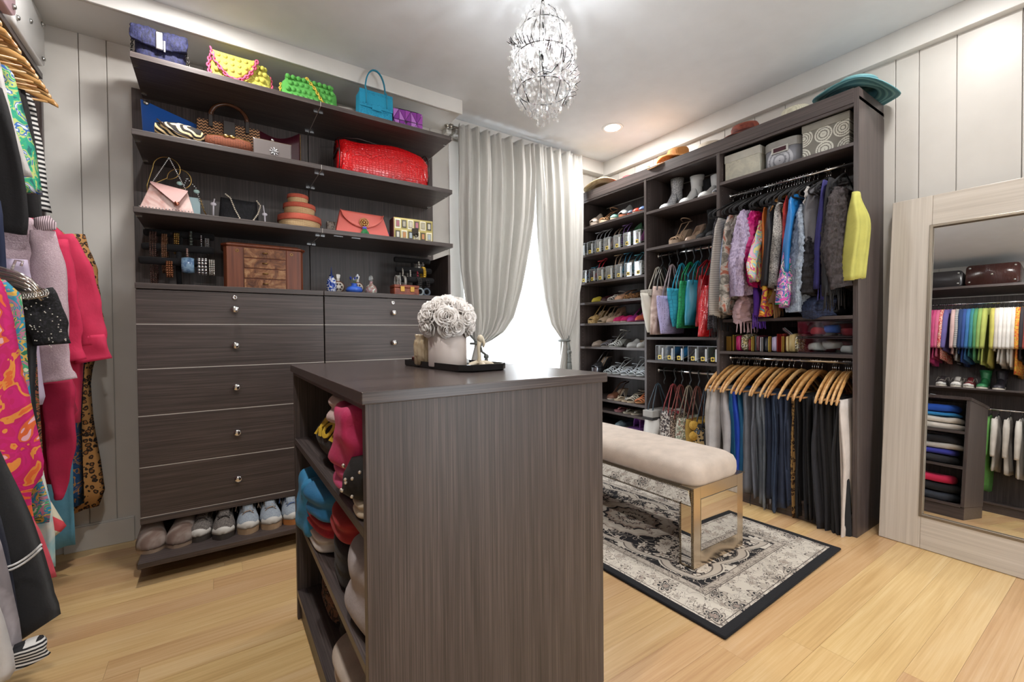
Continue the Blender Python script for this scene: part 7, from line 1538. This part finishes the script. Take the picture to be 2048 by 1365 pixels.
# near half: the row seen in the mirror
def shirt(label, y, zr, L, wd, mat, name='shirt', sl=.5, seed=0, group='clothes seen in the mirror, upper row', cat='shirt', th=.030, rz=0):
    t = thing(name, label, cat, (LXR, y, zr-.06), R(rz), group)
    pr = [(0, -.035, .035), (-.012, -.08, .08), (-.05, -.19, .19), (-.09, -.215, .215), (-.3*L, -wd*.95, wd*.95), (-L, -wd, wd)]
    cloth(pr, th, mat, 2, th*.22, seed, 18, .01, 14).o('body', mat, t, True)
    if sl:
        for s_ in (1, -1):
            if s_ < 0: continue
            P3 = [Vector((.175, 0, -.05)), Vector((.225, -.006, -.14)), Vector((.245, -.008, -.3*sl/.5)), Vector((.255, -.008, -sl)), Vector((.258, -.008, -sl-.02))]; rr_ = [.035, .045, .043, .036, .030]; n = 12
            g = G().loft([[(p.x+rr_[i]*K(2*PI*j/n), p.y+rr_[i]*.55*S(2*PI*j/n), p.z) for j in range(n)] for i, p in enumerate(P3)]); warp(g, .007, 16, seed).o('sleeve', mat, t, True)
    VH.spawn('slim hanger under the '+' '.join(label.split()[:10]), (LXR, y, zr), R(rz), 'slim hangers seen in the mirror')
    return t
UP = [('#17151a', 'black jacket with pearl buttons', .62, .22), ('#19171b', 'second black top', .55, .2), ('#a8262c', 'scarlet red sweater', .56, .2), ('#a02148', 'crimson blouse', .62, .2), ('#a82a64', 'magenta blouse', .66, .2), ('#b5406e', 'raspberry pink top', .60, .2), ('#bf5c7c', 'rose pink sweater', .58, .2), ('fl', 'red and cream floral blouse', .62, .2), ('#5c528c', 'violet flecked knit', .52, .2), ('#bfa09c', 'dusty pink cardigan', .55, .2),
 ('st', 'black and white striped blouse', .62, .2), ('#14305c', 'navy sweater', .55, .21), ('#24427f', 'cobalt blue sweater', .64, .21), ('#2c6296', 'bright blue sweatshirt', .62, .21), ('#2c7478', 'teal blouse', .58, .2), ('#437c50', 'leaf green top', .62, .2), ('#7d9850', 'lime green blouse', .62, .2), ('#9ca352', 'chartreuse blouse', .66, .2), ('#b0a852', 'yellow blouse', .66, .2),
 ('#bdb5aa', 'cream cardigan', .50, .2), ('#cfcac4', 'white shirt', .62, .2), ('#c9c4bd', 'second white shirt, with buttons', .66, .2), ('#d0ccc6', 'third white shirt', .64, .2), ('#c4beb5', 'ivory linen shirt', .68, .2), ('or', 'orange paisley silk shirt', .74, .2), ('#241f24', 'dark patterned blouse', .6, .2), ('#8c3a30', 'brick red blouse', .6, .2)]
for k, (c, lab, L, wd) in enumerate(UP):
    y = 1.655-.0315*k*1.02-(.0 if k < 3 else .0); y = 1.655-k*.0335
    mt = {'fl': FR('swirl', '#c22a34', '#d6b5a0', '#b81f2c', '#e0cdb8', scale=2), 'st': FR('stripes', '#1a191c', '#c9c6c2', scale=3), 'or': FR('swirl', '#c8481c', '#d9822a', '#c2a83a', '#b83224', '#d05a28', scale=1.6)}.get(c) or fabric(c, .8)
    shirt(lab+' seen in the mirror', y, LR1-.02, L, wd, mt, 'blouse' if 'blouse' in lab else ('sweater' if 'sweater' in lab or 'knit' in lab else 'shirt'), .48, k, rz=(k*37 % 9)-4)
for k, (c, lab, L) in enumerate((('#5a9444', 'bright green long top on the lower row seen in the mirror', .80), ('#c4bdb5', 'cream linen blouse on the lower row, beside the green top in the mirror', .58), ('#bab3aa', 'second cream linen blouse on the lower row seen in the mirror', .60), ('#c9c3ba', 'third cream linen blouse on the lower row, with a teal cuff', .62), ('#1b1a20', 'black sequinned top on the lower row seen in the mirror', .6), ('#22202a', 'dark navy top at the end of the lower row seen in the mirror', .6))):
    shirt(lab, (1.04, .985, .90, .82, .72, .64)[k], LR3, L, .2, fabric(c, .8), 'blouse', .42, 60+k, 'clothes seen in the mirror, lower row')
for k, (y, c, lab, kd) in enumerate(((1.30, '#c4c0ba', 'white trainer on the rack shelf seen in the mirror', 'sneaker'), (1.20, '#5c1f24', 'burgundy striped trainer on the rack shelf seen in the mirror', 'sneaker'), (1.10, '#24603a', 'green ankle boot on the rack shelf seen in the mirror', 'boot'), (.98, '#222026', 'black boot on the rack shelf seen in the mirror', 'boot'), (1.42, '#3a3436', 'dark grey trainer on the rack shelf seen in the mirror', 'sneaker'))):
    shoe(kd, lab, (LX-.02, y, 1.255), R(90), 'shoes on the left rack shelf', up=c, plat=.02, heel=.0 if kd == 'sneaker' else .04, L=.26)
# suitcases on top of the rack (their studded bases face the room)
def suitcase(label, y0, y1, h, mat, d=.30, tz=0, x=LX+.01, r=.035):
    t = thing('suitcase', label, 'suitcase', (x, (y0+y1)/2, 2.402), R(tz), 'suitcases on top of the left rack'); L = (y1-y0)/2
    prof_ = []
    for cy, cz_, a0_ in ((L-r, r, -90), (L-r, h-r, 0), (-L+r, h-r, 90), (-L+r, r, 180)):
        for i in range(6): a = R(a0_+90*i/5); prof_.append((cy+r*K(a), cz_+r*S(a)))
    G().loft([[(xx, a*e, h/2+(b-h/2)*e) for a, b in prof_] for xx, e in ((-d, .97), (-d+.01, 1), (-.012, 1), (0, .98))]).o('shell', mat, t, True)
    G().loft([[(xx, a*1.004, h/2+(b-h/2)*1.006) for a, b in prof_] for xx in (-d*.5-.004, -d*.5+.004)], cap=False).o('zip', plain('#2a2426', .4), t)
    for yy in (-L+.035, L-.035):
        for zz in (.035, h-.035): G().lathe([(.011, 0), (.010, .006), (.006, .010), (.0005, .011)], 16, (0, yy, zz), ax='x').o('stud', STEEL, t, True)
    G().lathe([(.011, 0), (.010, .006), (.0005, .010)], 16, (0, 0, h/2), ax='x').o('stud', STEEL, t, True)
    return t
suitcase('pale silver suitcase on top of the left rack, furthest back', 2.65, 3.05, .235, plain('#dcdbd9', .35), .30, 0, LX+.02)
suitcase('pale pink suitcase on top of the left rack', 2.14, 2.64, .22, plain('#c9a8b0', .35), .30, 0, LX+.03)
suitcase('dark grey leather suitcase on top of the left rack, seen in the mirror', 1.29, 1.86, .19, plain('#2b292b', .3), .30, 0, LX-.01)
suitcase('dark brown crocodile suitcase on top of the left rack, seen in the mirror', .86, 1.27, .23, FR('croc', '#22100f', '#3c201c', scale=1.6, rough=.2), .30, 0, LX-.01)
# ================================================================ leaning mirror
TH = R(6.0)
mr = thing('leaning_mirror', 'large leaning mirror in a wide champagne silver wooden frame', 'mirror', (2.921, .32, .002), rot=(0, TH, 0))
YM0, YM1 = -.53, .53; HM = 1.812; FW = .165
CHP = woodgrain('champagne_frame_z', 'z', '#b1a79b', '#c0b6aa', '#cdc4b9', .32, 60, 1.2, .03); CHPy = woodgrain('champagne_frame_y', 'y', '#b1a79b', '#c0b6aa', '#cdc4b9', .32, 60, 1.2, .03)
for s_ in (-1, 1):
    y0, y1 = (YM0, YM0+FW) if s_ < 0 else (YM1-FW, YM1)
    G().hexa([(x, (y0 if jj == 0 else y1), zz) for zz in (0, HM) for jj in (0, 1) for x in (0, .045)]).o('frame_side', CHP, mr, bevel=.003)
for z0, z1, up in ((0, FW, 0), (HM-FW, HM, 1)):
    G().hexa([(x, y, z) for z in (z0, z1) for y in (YM0+FW, YM1-FW) for x in (0, .045)]).o('frame_rail', CHPy, mr, bevel=.003)
IN = plain('#8a7f70', .3, .6)
for g in (G().box(-.004, .008, YM0+FW-.008, YM0+FW+.006, FW-.008, HM-FW+.008), G().box(-.004, .008, YM1-FW-.006, YM1-FW+.008, FW-.008, HM-FW+.008), G().box(-.004, .008, YM0+FW, YM1-FW, FW-.008, FW+.006), G().box(-.004, .008, YM0+FW, YM1-FW, HM-FW-.006, HM-FW+.008)): g.o('inner_bead', IN, mr, bevel=.002)
G().box(.012, .016, YM0+FW-.002, YM1-FW+.002, FW-.002, HM-FW+.002).o('glass', plain('#eceded', .0, 1), mr); G().box(.018, .040, YM0+.03, YM1-.03, .03, HM-.03).o('backing', plain('#5a4e42', .8), mr)
